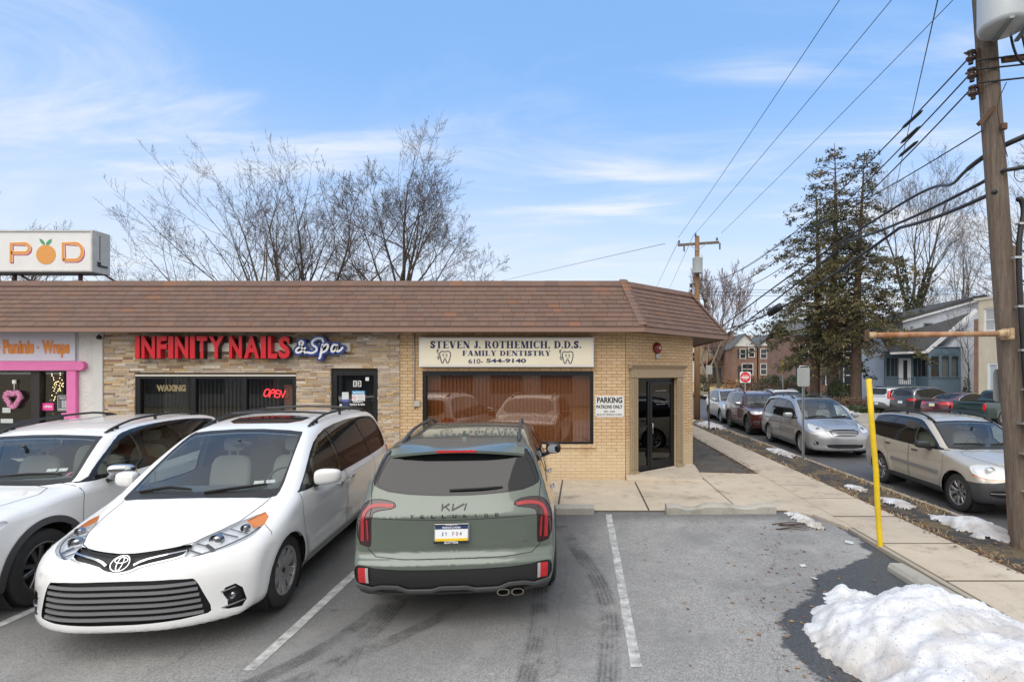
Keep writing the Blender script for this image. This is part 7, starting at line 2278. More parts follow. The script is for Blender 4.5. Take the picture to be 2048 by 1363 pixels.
 m=MB();m.tube([L0(pole_at(1.98))+Vector((.07,-.20,0)),L0(pole_at(.16))+Vector((.09,-.20,0))],.052,14);m.tube([L0(pole_at(.18))+Vector((.09,-.2,0)),L0(pole_at(.0))+Vector((.09,-.2,0))],.06,12)
 m.build('conduit',GALV,t)
 m=MB()
 for z in (4.4,3.95,3.3,2.72,2.2):
  p=L0(pole_at(z))+Vector((.055 if z<4.2 else .15,-.19,0));m.box(p.x-.06,p.x+.06,p.y-.038,p.y+.03,p.z-.014,p.z+.014)
 for z in (1.75,1.35,.85):p=L0(pole_at(z))+Vector((.07,-.2,0));m.box(p.x-.15,p.x+.12,p.y-.058,p.y+.05,p.z-.012,p.z+.012)
 m.build('straps',M('strap_steel',(.5,.52,.54),.3,.8),t)
 # the stub pole behind it
 t2=thing('stub_pole','shorter reddish wooden pole standing right behind the tall utility pole','pole',(6.27,7.75,-.05))
 m=MB();m.tube([(-.06*z,0,z)for z in (-.2,0,2,4.25)],[.15,.15,.14,.13],18);m.build('shaft',MPOLE2,t2)
near_pole()
def far_pole():
 B=Vector((5.86,27.5,0))
 t=thing('utility_pole','distant wooden utility pole with crossarm and transformer beyond the shop corner','utility pole',B)
 m=MB();m.tube([(0,0,-.3),(0,0,4),(0,0,9.3)],[.16,.145,.115],16);m.build('shaft',MPOLE2,t)
 m=MB();m.bar((-.98,-.1,8.83),(1.12,.1,9.02),.10,.12);ar=m.build('crossarm',M('crossarm_wood',(.16,.12,.09),.9,var=(6,(.1,.075,.06),.6)),t)
 m=MB();m.bar((-.42,-.1,8.86),(0,-.13,8.55),.03,.03);m.bar((.46,-.08,8.92),(0,-.13,8.55),.03,.03);m.build('brace',GALV,ar)
 m=MB()
 for p in ((-.93,-.1,8.92),(-.11,-.12,9.28),(1.02,.08,9.10)):m.lathe([(.02,0),(.06,.03),(.065,.06),(.04,.08),(.055,.11),(.045,.15),(0,.17)],12,'z',p)
 m.lathe([(.03,-.3),(.04,-.25),(.045,0),(.03,.05)],10,'z',(1.17,.1,8.95));m.lathe([(.03,-.3),(.04,-.25),(.045,0),(.03,.05)],10,'z',(-.68,-.12,8.8))
 m.build('insulators',M('insulator_grey',(.10,.11,.12),.3),ar)
 m=MB();m.lathe([(0,-.38),(.24,-.38),(.25,-.35),(.25,.36),(.265,.38),(.0,.44)],24,'z',(-.05,-.32,7.75));m.lathe([(.03,0),(.04,.2),(.0,.22)],8,'z',(.18,-.3,8.15));m.build('transformer',M('transformer_grey',(.46,.50,.53)),t)
 m=MB()
 for x,z in ((-.28,6.5),(-.28,5.75),(.36,5.75)):
  m.bar((x,-.1,z-.42),(x,-.1,z+.42),.04,.03);m.bar((x,-.1,z+.38),(0,0,z+.38),.03,.03);m.bar((x,-.1,z-.38),(0,0,z-.38),.03,.03)
 rk=m.build('rack',M('rusty_iron',(.10,.055,.03)),t)
 m=MB()
 for x,z in ((-.34,6.5),(-.34,5.75),(.42,5.75)):
  for d in (-.3,0,.3):m.lathe([(.03,-.09),(.07,-.07),(.04,0),(.07,.07),(.03,.09)],10,'z',(x,-.1,z+d))
 m.build('insulators',INS,rk)
 m=MB()
 for p in ([(-.2,-.2,7.4),(-.22,-.2,6.9),(-.25,-.15,6.2)],[(.16,-.2,7.4),(.2,-.2,6.6),(.3,-.1,6.0)],[(.2,-.2,7.4),(.28,-.2,6.5),(.33,-.1,5.6)]):m.tube(chaikin(p,2,False),.012,4)
 m.build('drops',BLKR,t)
far_pole()
def wire(name,label,pts,r,sag=0.,group=None,cat='cable',n=24,extra=None):
 P=[Vector(p)for p in pts]
 out=[]
 for a,b in zip(P[:-1],P[1:]):
  for k in range(n):
   t=k/n
   out.append(a.lerp(b,t)-Vector((0,0,sag*4*t*(1-t))))
 out.append(P[-1])
 m=MB();m.tube(out,r,5 if r<.02 else 8)
 o=m.build(name,BLKR)
 tag(o,label,cat,group)
 return o
def W3(px,py,Y):return ((px-1162.)*Y/1090.,Y,CAM_H-(py-745.)*Y/1090.)
g1='three bare wires from the crossarm'
for k,(a,b,w)in enumerate(((W3(1356,476,27.4),W3(1683,0,11.5),'left'),(W3(1391,466,27.4),W3(1788,0,11.5),'middle'),(W3(1443,466,27.6),W3(1912,0,11.5),'right'))):
 a,b=Vector(a),Vector(b)
 c=b+(b-a)*.75+Vector((0,0,.55))
 m=MB();pts=[]
 for i in range(49):
  t=i/48
  pts.append(a*(1-t)**2+(b+(b-(a+c)/2)*1.0*0.6)*2*t*(1-t)+c*t*t)
  # quadratic through a, near b, to c with a natural dip
 m.tube(pts,.0085,5)
 tag(m.build('power_line',BLKR),('thin bare power line rising from the left end of the crossarm','thin bare power line rising from the pole top above the crossarm','thin bare power line rising from the right end of the crossarm')[k],'cable',
g1)
g2='service wires to the spool rack'
for k,(pa,pb)in enumerate((((1402,561),6.72),((1412,572),6.50),((1413,578),6.30))):
 b=pole_at(pb)+Vector((-.26,-.02,0))
 wire('service_wire',('uppermost of the black wires to the spool insulators','middle one of the black wires to the spool insulators','lowest of the black wires to the spool insulators')[k],[W3(*pa,27.4),b],.011,.85+.1*k,g2,n=30)
for k,z in enumerate((6.62,6.42,6.22)):
 p=pole_at(z)+Vector((-.26,-.02,0));q=Vector(W3((1402,1412,1413)[k],(561,572,578)[k],27.4));d=(q-p).normalized()
 m=MB();p=p+d*(1.1+.1*k)-Vector((0,0,.12));m.tube([p,p+d*.08,p+d*.5-Vector((0,0,.03)),p+d*.58-Vector((0,0,.035))],[.012,.027,.027,.010],8)
 tag(m.build('wire_splice',BLKR),('black sleeve clamped on the uppermost wire left of the pole','black sleeve clamped on the middle wire left of the pole','black sleeve clamped on the lowest wire left of the pole')[k],'wire sleeve','sleeves on the service wires')
p0=pole_at(5.72)+Vector((-.16,-.02,0))
wire('service_wire','single black wire from the tie below the spools down past the trees',[p0,W3(1580,470,17),W3(1440,560,27.3)],.010,.12)
# thick communication cables
for k,(za,xa,ya,r,lab)in enumerate(((5.46,1440,655,.032,'thick black cable with a kink, upper one at the utility pole'),(5.12,1452,664,.024,'thick black cable strapped to the pole below the kinked one'),(4.86,1300,690,.030,'thick black cable ending in a splice case by the trees'))):
 a=pole_at(za)+Vector((-.06,-.17,0))
 if k==0:
  pts=[pole_at(5.46)+Vector((1.6,-.5,.55)),pole_at(5.49)+Vector((.0,-.19,0)),W3(1930,340,8.2),W3(1905,372,9.2),W3(1868,370,10.4),W3(1780,420,12.2),W3(1600,535,18),W3(1440,655,27)]
  pts=chaikin([tuple(p)for p in pts],3,False)
  m=MB();m.tube(pts,[.036]*20+[.026]*(len(pts)-20),8);tag(m.build('cable',BLKR),lab,'cable','thick cables at the utility pole')
 elif k==1:
  wire('cable',lab,[pole_at(5.12)+Vector((1.6,-.5,.5)),pole_at(5.12)+Vector((-.02,-.18,0)),W3(1700,480,13.5),W3(1450,672,27)],.026,.10,'thick cables at the utility pole')
 else:
  wire('cable',lab,[pole_at(4.86)+Vector((-.1,-.1,0)),W3(1800,455,10.5),W3(1560,617,19),W3(1455,658,27)],.030,.05,'thick cables at the utility pole')
m=MB();a,b=Vector(W3(1538,627,19.3)),Vector(W3(1562,612,18.6));m.tube([a,a.lerp(b,.1),a.lerp(b,.9),b],[.05,.13,.13,.06],14)
tag(m.build('splice_case',BLKR),'fat black splice case on the lowest thick cable beside the evergreens','splice case')
wire('service_wire','steep thin wire crossing the sky left of the pole down to the trees',[W3(1880,-20,8.5),W3(1800,335,22),W3(1768,500,40)],.011,0)
wire('power_line','faint wire running left from the crossarm behind the shop roof',[W3(1330,487,27.4),W3(1000,562,52),W3(800,590,80)],.012,0)
for k,(a,b)in enumerate((((1356,484),(1305,590)),((1387,470),(1335,585)))):
 wire('power_line',('left of two faint wires dropping behind the roof from the crossarm','right of two faint wires dropping behind the roof from the crossarm')[k],[W3(*a,27.5),W3(*b,70)],.012,0,'wires beyond the far pole')
for k,(y0,y1)in enumerate(((577,578),(583,583),(590,589))):
 wire('service_wire','level wire running right from the far pole behind the trees',[W3(1414,y0,27.5),W3(1600,y1+3,40),W3(1960,y1-2,58)],.012,0,'level wires behind the trees')
 # yellow post, rusty arm
def yellow_post():
 m=MB()
 B=Vector((4.055,7.38,.05))
 top=Vector(((1737.5-1162)*7.38/1090,7.38,CAM_H-(757-745)*7.38/1090))
 mid=B.lerp(top,.45)+Vector((.012,0,0))
 m.tube([B-Vector((0,0,.4)),B,B.lerp(top,.25)+Vector((.0,0,0)),mid,B.lerp(top,.75)+Vector((.0,0,0)),top],.036,16)
 o=m.build('bollard',M('yellow_paint',(.78,.54,.008),.5,var=(5,(.50,.33,.03),.55,9)))
 tag(o,'tall thin yellow steel post at the edge of the sidewalk','post')
 t=thing('pipe_arm','rusty horizontal pipe arm fixed to the utility pole above the yellow post','pipe')
 a=Vector(W3(1742,670,7.38));b=Vector(W3(2000,667,7.25))
 m=MB();m.tube([a,b],.036,14);m.build('pipe',M('rust_pipe',(.30,.12,.055),.8,var=(7,(.50,.33,.20),.9),bump=(40,.3)),t)
 cr=M('flaking_cream',(.55,.44,.27),.7,var=(18,(.28,.13,.06),.9))
 m=MB();m.tube([b-Vector((.03,0,0)),b+Vector((.07,0,0))],.050,14);m.tube([b+Vector((.06,0,0)),b+Vector((.12,.0,.0))],[.05,.07],10);m.bbox(b.x+.09,b.x+.14,b.y-.08,b.y+.12,b.z-.08,b.z+.07,.01);m.build('flange',cr,t)
 m=MB();m.tube([a-Vector((.035,0,0)),a+Vector((.06,0,0))],.046,14);m.build('end_collar',cr,t)
 m=MB();m.bar(a+Vector((-.05,0,-.08)),a+Vector((-.05,0,.075)),.05,.04);m.bar(a+Vector((-.07,0,.0)),a+Vector((-.02,0,.0)),.06,.05);m.build('end_clamp',M('rusty_iron',(.10,.055,.03)),t)
yellow_post()
def sign_post(name,label,x,y,z0,ztop,pw,panel,pmat,postmat,face=0.,lettering=None):
 t=thing(name,label,'sign',(x,y,z0),face)
 m=MB()
 w,d=pw,pw*.6
 pr=[(-w/2,0),(-w/4,0),(-w/4,d),(w/4,d),(w/4,0),(w/2,0),(w/2,.006),(w/4+.006,.006),(w/4+.006,d+.006),(-w/4-.006,d+.006),(-w/4-.006,.006),(-w/2,.006)]
 m.prism(pr,'z',-.3,ztop-z0)
 m.build('post',postmat,t)
 return t
def signs_street():
# grey post with the back of a sign
 y=14.3
 x=(1606.5-1162)*y/1090
 zt=CAM_H-(736-745)*y/1090
 t=sign_post('street_sign','back of a pale rectangular sign on a grey post in the verge, nearest one',x,y,.03,zt,.062,None,None,GALV)
 hw=.165;zb=CAM_H-(770-745)*y/1090-.03
 m=MB();P=chaikin([(-hw,zb),(hw,zb),(hw,zt+.02),(-hw,zt+.02)],2,q=.09);m.prism([(a+.0,b-.03)for a,b in P],'y',-.012,-.008)
 m.build('panel',M('sign_back',(.40,.42,.42),.5,.5,var=(3,(.33,.34,.34),.6)),t)
 m=MB();m.lathe([(0,-.02),(.012,-.02),(.012,.0)],8,'y',(.02,0,zt-.1));m.build('bolt',GALV,t)
 # brown post farther off
 y=22.9;x=(1418-1162)*y/1090;zt=CAM_H-(729-745)*y/1090
 t=sign_post('street_sign','back of a pale rectangular sign on a rusty brown post beside the far utility pole',x,y,.03,zt,.06,None,None,M('rusty_post2',(.09,.06,.045),.85))
 m=MB();z0_,z1_=CAM_H-(748-745)*y/1090,CAM_H-(730-745)*y/1090
 m.prism([(a,b-.03)for a,b in chaikin([(-.13,z0_),(.14,z0_),(.14,z1_),(-.13,z1_)],2,q=.09)],'y',-.012,-.008);m.build('panel',M('sign_back',(.40,.42,.42)),t)
 # do not enter
 y=30.5;x=(1490.5-1162)*y/1090;zc=CAM_H-(754-745)*y/1090
 t=thing('do_not_enter_sign','red and white DO NOT ENTER sign on a post behind the parked cars','sign',(x,y,RZ),.05)
 zc-=RZ
 m=MB();m.box(-.03,.03,.0,.03,0,zc+.3);m.build('post',GALV,t)
 h=.305
 m=MB();m.prism(chaikin([(-h,zc-h),(h,zc-h),(h,zc+h),(-h,zc+h)],1,q=.06),'y',-.01,-.004,(.72,.73,.72));m.prism(circle(0,zc,h*.95,32),'y',-.014,-.0095,(.62,.015,.03));m.box(-.22,.22,-.017,-.0135,zc-.045,zc+.045,(.74,.74,.73))
 fit_letters(m,'DO NOT',-.15,.15,zc+.075,zc+.145,-.016,(.74,.74,.73),bold=.02,extrude=.003);fit_letters(m,'ENTER',-.13,.13,zc-.145,zc-.075,-.016,(.74,.74,.73),bold=.02,extrude=.003)
 m.build('panel',TINT,t)
 # back of the metal sign strapped to the utility pole
 p=pole_at(1.3)
 t=thing('pole_sign','back of a grey rounded metal sign strapped to the tall utility pole','sign',(p.x-.13,p.y+.12,0))
 m=MB();m.prism(chaikin([(-.09,2.02),(.12,2.02),(.12,2.47),(-.09,2.47)],2,q=.12),'y',0,.006);m.build('panel',M('sign_back',(.40,.42,.42)),t)
signs_street()
# concrete wheel stops
def wheel_stop(label,x0,y0,x1,y1,w,h,seed,chips=()):
 m=MB();n=26;rn=random.Random(seed)
 L_=hypot(x1-x0,y1-y0);V=[];F=[]
 prof=[(-w/2,-.02),(-w/2,h*.72),(-w/2+.035,h),(w/2-.035,h),(w/2,h*.72),(w/2,-.02)]
 for i in range(n+1):
  u=i/n*L_
  hh=1.
  for (a,b,dpt)in chips:
   if a<u<b:hh-=dpt*sin(pi*(u-a)/(b-a))**.6
  for (a,z)in prof:
   zz=z if z<0 else z*(hh if z>h*.5 else 1)+rn.uniform(-.004,.004)
   V.append((u,a+rn.uniform(-.004,.004)+(1-hh)*.05*(a<0),zz))
 for i in range(n):
  for k in range(5):F.append([i*6+k,i*6+k+1,i*6+7+k,i*6+6+k])
 F+=[[0,1,2,3,4,5][::-1],[n*6+k for k in range(6)]]
 m.add(V,F)
 o=m.build('wheel_stop',MBLOCK,None,(x0,y0,lot_z0(y0)),atan2(y1-y0,x1-x0),autosmooth=30)
 tag(o,label,'wheel stop','concrete wheel stops in the lot')
wheel_stop('chipped concrete wheel stop in the empty bay by the corner',1.42,9.12,3.25,9.16,.19,.155,5,((.2,.62,.4),(1.1,1.55,.35)))
wheel_stop('concrete wheel stop under the green suv',-2.1,9.12,.22,9.12,.19,.14,6,())
wheel_stop('concrete wheel stop along the sidewalk behind the snow heap',3.90,3.2,3.83,6.62,.22,.16,8,((1.2,1.7,.1),))
wheel_stop('concrete wheel stop in front of the white suv',-7.9,9.12,-6.1,9.12,.19,.14,9,())
wheel_stop('concrete wheel stop between the white minivan and the shops',-5.1,9.12,-3.2,9.12,.19,.14,10,())
# snow: lumpy heaps with a crusty edge and grit
def mat_snow():
 m,nt,b,L=nt_mat('old_snow')
 tc=_n(nt,'ShaderNodeTexCoord');v=tc.outputs['Object']
 a=noise_node(nt,v,1.5,6,.62,.3);g=noise_node(nt,v,48,3,.75);c=noise_node(nt,v,7,6,.65)
 geo=_n(nt,'ShaderNodeSeparateXYZ');L(v,geo.inputs[0])
 base=mixc(nt,remap(nt,c,.4,.7),(.72,.73,.75),(.60,.61,.635))
 low=remap(nt,math_n(nt,'ADD',geo.outputs[2],math_n(nt,'MULTIPLY',a,.30)),.20,.42,1,0)
 dirt=math_n(nt,'MULTIPLY',low,remap(nt,a,.42,.62))
 base=mixc(nt,math_n(nt,'MULTIPLY',dirt,.60),base,(.33,.285,.24))
 frt=remap(nt,math_n(nt,'ADD',geo.outputs[1],math_n(nt,'MULTIPLY',a,1.4)),1.25,.75,0,1)
 base=mixc(nt,math_n(nt,'MULTIPLY',math_n(nt,'MULTIPLY',frt,remap(nt,a,.36,.56)),.55),base,(.37,.325,.28))
 base=mixc(nt,math_n(nt,'MULTIPLY',remap(nt,g,.60,.68),.8),base,(.16,.11,.07))
 L(base,b.inputs['Base Color']);b.inputs['Roughness'].default_value=.65
 b.inputs['Subsurface Weight'].default_value=.0
 L(bump_n(nt,math_n(nt,'ADD',math_n(nt,'MULTIPLY',c,1.),math_n(nt,'MULTIPLY',g,.3)),.55,.035),b.inputs['Normal'])
 return m
MSNOW=mat_snow()
def heap(name,label,cx,cy,rx,ry,h,z,seed,rot=0.,res=70,rough=.3,peak=(0,0),group=None,cat='snow',power=1.5):
 rn=random.Random(seed);off=Vector((rn.uniform(0,50),rn.uniform(0,50),0))
 fq=max(1.6,1.3/min(rx,ry))
 V=[];F=[];idx={}
 for i in range(res+1):
  for j in range(res+1):
   u,v=-1.25+2.5*i/res,-1.25+2.5*j/res
   p=Vector((u*rx,v*ry,0))
   ang=atan2(v,u)
   rr=hypot(u-peak[0]*max(0,1-hypot(u,v)),v-peak[1]*max(0,1-hypot(u,v)))
   edge=1+rough*(mnoise.fractal((p*fq+off),1.,2.,5))*.8
   q=1-(rr/max(.3,edge))**power
   zz=h*q+(mnoise.fractal(p*2.0+off,1.0,2.1,5)*.085+mnoise.fractal(p*7+off,.75,2.,4)*.026+abs(mnoise.noise(p*19+off))*.014)*min(1,h*2.6)*min(1,max(q,0)*3)
   if q>.0:zz+=.02
   if q>-.10:idx[i,j]=len(V);V.append((p.x,p.y,max(zz,-.03)if q>-.0 else-.03))
 for i in range(res):
  for j in range(res):
   k=[(i,j),(i+1,j),(i+1,j+1),(i,j+1)]
   if all(t in idx for t in k):F.append([idx[t]for t in k])
 m=MB();m.smooth=True;m.add(V,F)
 o=m.build(name,MSNOW,None,(cx,cy,z),rot)
 tag(o,label,cat,group)
 return o
heap('snow_pile','big dirty white heap of ploughed snow on wet blacktop in the lot',3.22,4.35,1.12,1.62,.46,-.02,3,.16,150,.26,(-.12,.30),power=1.7)
heap('snow_patch','small strip of leftover snow by the chipped wheel stop',3.55,8.68,.13,.50,.08,.055,8,.12,60,.5,group='leftover snow patches')
gsn='leftover snow patches'
for k,(x,y,a,b,h,z,lab)in enumerate(((6.0,8.35,.34,.70,.15,.03,'grey crusty snow heap on the verge left of the utility pole base'),(5.92,16.1,.22,.9,.10,.04,'thin snow patch on the verge beside the silver minivan'),(5.75,24.2,.45,1.6,.16,.05,
'snow bank on the verge beside the far brown sign post'),(5.1,28.5,.5,2.6,.22,.06,'snow bank on the verge past the far utility pole'),(3.9,37,.9,5.5,.25,.03,'long snow bank along the far left kerb'),(15.4,33.2,1.3,.8,.55,-.1,'snow heap at the corner of the pale lot near the hedge'),
(5.75,9.9,.20,.45,.05,.04,'flat snow scrap on the verge beside the tan suv front wheel'),(5.65,11.2,.16,.35,.04,.04,'flat snow scrap on the verge behind the tan suv'),(6.3,7.0,.3,.3,.07,.02,'snow lump at the foot of the stub pole'))):
 heap('snow_patch',lab,x,y,a,b,h,z,20+k,.05,44,.55,group=gsn)
 # twigs, leaves and litter
def litter():
 rn=random.Random(5)
 # grit and leaf bits frozen into the big heap, ice lumps round its foot
 from mathutils.bvhtree import BVHTree
 hp=[o for o in bpy.data.objects if o.name.startswith('snow_pile')][0]
 mw=Matrix.Translation(hp.location)@hp.rotation_euler.to_matrix().to_4x4()
 bv=BVHTree.FromPolygons([mw@v.co for v in hp.data.vertices],[list(p.vertices)for p in hp.data.polygons])
 m=MB()
 for k in range(1500):
  x,y=rn.uniform(1.7,4.6),rn.uniform(2.6,6.4)
  h,n,_,_=bv.ray_cast(Vector((x,y,2)),Vector((0,0,-1)))
  if h is None or h.z<-.02:continue
  if mnoise.noise(Vector((x*1.3,y*1.3,7)))<rn.uniform(-.35,.35)-(.35 if h.z<.22 else 0):continue
  s=rn.choice((.004,.005,.006,.008,.014));a=rn.uniform(0,6.3);t=Vector((cos(a),sin(a),0));t=(t-n*t.dot(n)).normalized();u=n.cross(t)
  w=rn.uniform(.25,.8)
  m.add([h+n*.002-t*s,h+n*.004+u*s*w,h+n*.003+t*s,h+n*.004-u*s*w],[(0,1,2,3)],rn.choice([(.10,.07,.045),(.16,.09,.045),(.05,.045,.04),(.24,.15,.08)]))
 tag(m.build('snow_grit',M('print_tint',(1,1,1),.5,tint=True)),'specks of grit and leaf bits lying on the big snow heap','grit',kind='stuff')
 m=MB()
 for k in range(7):
  x,y=3.1+rn.uniform(-.25,.2),8.35+rn.uniform(-.2,.15);a=rn.uniform(-.5,.3);l=rn.uniform(.2,.55)
  z=lot_z0(y)+.012
  m.tube([(x,y,z),(x+l*.5*cos(a),y+l*.5*sin(a),z+.015),(x+l*cos(a)+.03,y+l*sin(a)-.02,z+.004)],[.008,.007,.003],5)
 tag(m.build('twigs',M('twig_brown',(.06,.035,.022),.85)),'heap of dark broken twigs beside the small snow strip','twigs',kind='stuff')
 m=MB()
 cols=[(.16,.075,.03),(.24,.12,.045),(.30,.18,.08),(.10,.055,.03)]
 def leaf(x,y,z,s):
  a=rn.uniform(0,2*pi);c,n=cos(a)*s,sin(a)*s;t=rn.uniform(0,.5)*s
  w=rn.uniform(.25,.55)
  m.add([(x-c,y-n,z),(x-n*w,y+c*w,z+t),(x+c,y+n,z+.003),(x+n*w,y-c*w,z+t*.4)],[(0,1,2,3)],rn.choice(cols))
 for k in range(330):
  q=rn.random()
  if q<.35:x,y=rn.gauss(2.75,.35),rn.gauss(7.0,.75)
  elif q<.8:x,y=rn.gauss(2.2,.45),rn.gauss(5.0,.7)
  else:x,y=rn.uniform(.8,4.0),rn.uniform(4.4,9.1)
  if x>4:continue
  leaf(x,y,lot_z0(y)+.006,rn.uniform(.012,.032))
 for k in range(2600):
  y=6+30*rn.random()**1.8
  q=rn.random()
  x=rn.gauss(5.22,.07)if q<.42 else rn.gauss(kerb_x(y)-.2,.07)if q<.7 else rn.uniform(5.2,kerb_x(y)-.18)
  leaf(x,y,.058+rn.uniform(0,.012)+(.03 if x<5.15 else 0),rn.uniform(.018,.045))
 for k in range(900):
  y=12.7+14*rn.random()**1.6
  x=rn.gauss(4.06,.10)if rn.random()<.55 else rn.uniform(2.85,4.1)
  if mnoise.noise(Vector((x*2,y*.8,9)))<-.1 and x<3.9:continue
  leaf(x,y,.078+rn.uniform(0,.01)+(.018 if x>4.1 else 0),rn.uniform(.018,.045))
 tag(m.build('fallen_leaves',TINT),'dead brown leaves scattered over lot, verge and gutter','leaves',kind='stuff')
 g=MB()
 for k in range(3400):
  y=6.2+26*rn.random()**1.7
  x=rn.gauss(5.24,.08)if rn.random()<.6 else rn.gauss(kerb_x(y)-.26,.08)
  if mnoise.noise(Vector((x*1.5,y*.9,3)))<-.05:continue
  h=rn.uniform(.02,.07);a=rn.uniform(0,2*pi);w=.004+.0004*y
  dx,dy=cos(a)*h*.9,sin(a)*h*.9
  g.add([(x-w,y,.045),(x+w,y,.045),(x+dx,y+dy,.045+h)],[(0,1,2)],rn.choice([(.42,.31,.16),(.34,.24,.12),(.25,.17,.08),(.48,.38,.22)]))
 tag(g.build('dry_grass',TINT),'short straw coloured dead grass along the sidewalk edge and kerb','grass',kind='stuff')
 for k,(x,y,s,lab)in enumerate(((2.75,6.75,.035,'small white paper scrap on the asphalt near the leaves'),(3.75,7.62,.06,'flat grey paper scrap near the lot edging by the yellow post'),(2.72,6.35,.03,'tiny pale paper scrap by the edge of the wet blacktop'))):
  q=MB();q.add([(-s,-s,0),(s,-s*.8,.004),(s*.9,s,.012),(-s,s*.8,.006),(-s,-s,-.002),(s,-s*.8,.002)],[(0,1,2,3),(0,4,5,1)])
  tag(q.build('paper_scrap',M('paper_white',(.62,.66,.66)),None,(x,y,lot_z0(y)+.008),k),lab,'litter','paper scraps in the lot')
litter()
# ---------------------------------------------------------------- trees
MBARK=M('bark_grey',(.105,.088,.075),.95,var=(5,(.055,.045,.038),.8),bump=(14,.8,.05))
MTWIG=M('twig_grey',(.10,.078,.066),.95)
MTWIG2=M('twig_reddish',(.13,.085,.072),.95)
class Tubes:
 def __init__(s):s.V=[];s.F=[];s.n=0
 def add(s,P,r,k):s.batch(np.asarray(P)[None],np.asarray(r)[None],k)
 def batch(s,P,r,k):
  """P (n,m,3) centre lines, r (n,m) radii, k sides"""
  n,m=P.shape[:2]
  d=np.gradient(P,axis=1)
  d/=np.linalg.norm(d,axis=2,keepdims=True)+1e-9
  ref=np.where(np.abs(d[:,:1,2:])<.9,np.array([.31,.17,.93]),np.array([1.,.1,0]))
  u=np.cross(d,ref);u/=np.linalg.norm(u,axis=2,keepdims=True)+1e-9
  w=np.cross(d,u)
  a=np.arange(k)*2*pi/k
  ring=P[:,:,None]+r[:,:,None,None]*(u[:,:,None]*np.cos(a)[:,None]+w[:,:,None]*np.sin(a)[:,None])
  s.V.append(ring.reshape(-1,3))
  b=(np.arange(n)*m*k)[:,None,None]+(np.arange(m-1)*k)[None,:,None]
  j=np.arange(k)[None,None];j2=(j+1)%k
  s.F.append(np.stack([b+j,b+j2,b+k+j2,b+k+j],-1).reshape(-1,4)+s.n)
  s.n+=n*m*k
 def build(s,name,mat,parent):
  V=np.concatenate(s.V);F=np.concatenate(s.F)
  me=bpy.data.meshes.new(name)
  me.vertices.add(len(V));me.vertices.foreach_set('co',V.astype(np.float32).ravel())
  me.loops.add(F.size);me.loops.foreach_set('vertex_index',F.astype(np.int32).ravel())
  me.polygons.add(len(F));me.polygons.foreach_set('loop_start',np.arange(len(F),dtype=np.int32)*4);
  me.polygons.foreach_set('use_smooth',np.ones(len(F),bool))
  me.update(calc_edges=True);me.materials.append(mat)
  o=bpy.data.objects.new(name,me);COL.objects.link(o);o.parent=parent
  return o
def quads(name,V,tints,mat,parent):
 """V (n,4,3) loose leaf faces, tints (n,3)"""
 n=len(V)
 me=bpy.data.meshes.new(name)
 me.vertices.add(n*4);me.vertices.foreach_set('co',V.reshape(-1).astype(np.float32))
 me.loops.add(n*4);me.loops.foreach_set('vertex_index',np.arange(n*4,dtype=np.int32))
 me.polygons.add(n);me.polygons.foreach_set('loop_start',np.arange(n,dtype=np.int32)*4)
 me.update(calc_edges=True)
 at=me.color_attributes.new('tint','FLOAT_COLOR','CORNER')
 c=np.ones((n,4,4),np.float32);c[:,:,:3]=tints[:,None,:]
 at.data.foreach_set('color',c.ravel())
 me.materials.append(mat)
 o=bpy.data.objects.new(name,me);COL.objects.link(o);o.parent=parent
 return o
def bare_tree(label,loc,stems,seed,kids=(9,6,5,5),ratio=(.66,.58,.48,.42),ang=(35,38,42,45),up=.10,wig=.075,twig=.0075,mat=None,twmat=None,cat='tree',group='bare trees behind the shops',name='bare_tree',start=.28):
 """stems: (x,y,z offset, direction, length, radius) main limbs written out, the rest grows"""
 rn=np.random.default_rng(seed)
 t=thing(name,label,cat,loc,0,group)
 tr=Tubes();cr=Tubes()
 nz=lambda v:v/(np.linalg.norm(v,axis=-1,keepdims=True)+1e-9)
 p=np.array([q[0]for q in stems],float);d=nz(np.array([q[1]for q in stems],float))
 L=np.array([q[2]for q in stems],float);r=np.array([q[3]for q in stems],float)
 for lv in range(len(kids)+1):
  m=(9,7,6,5,4)[min(lv,4)]
  n=len(p)
  P=[p];q=p;dd=d
  for i in range(m):
   dd=nz(dd+rn.normal(0,wig,(n,3))*(1+.18*lv)+np.array([0,0,up]))
   q=q+dd*(L/m)[:,None]
   P.append(q)
  P=np.stack(P,1)
  tt=np.linspace(0,1,m+1)
  re=np.maximum(twig*.55,r*(.10 if lv==0 else .25 if lv<3 else .5))
  rad=r[:,None]+(re-r)[:,None]*tt[None]**.8
  (tr if lv==0 else cr).batch(P,rad,(9,6,4,3,3)[min(lv,4)])
  if lv==len(kids):break
  k=kids[lv]
  f=(np.arange(k)[None]+rn.uniform(.1,.9,(n,k)))/k
  f=start+(1-start)*f if lv==0 else .3+.7*f
  f[:,-1]=.985
  i=np.minimum((f*m).astype(int),m-1)
  N=np.arange(n)[:,None]
  seg=P[N,i+1]-P[N,i]
  b=P[N,i]+seg*(f*m-i)[...,None]
  ax=nz(seg)
  v=rn.normal(0,1,(n,k,3));v=nz(v-ax*(v*ax).sum(-1,keepdims=True))
  a=R(ang[lv])*rn.uniform(.65,1.3,(n,k,1))
  a[:,-1]*=.3
  nd=ax*np.cos(a)+v*np.sin(a)
  l=L[:,None]*ratio[lv]*(1.12-.62*f)*rn.uniform(.7,1.2,(n,k))
  rr=np.maximum(twig*(1 if lv>0 else 2.2),np.minimum(r[:,None]*(.46-.18*f),rad[N,i]*.62)*rn.uniform(.6,.95,(n,k)))
  p,d,L,r=b.reshape(-1,3),nd.reshape(-1,3),l.ravel(),rr.ravel()
 tr.build('trunk',mat or MBARK,t)
 cr.build('crown',twmat or MTWIG,t)
 return t
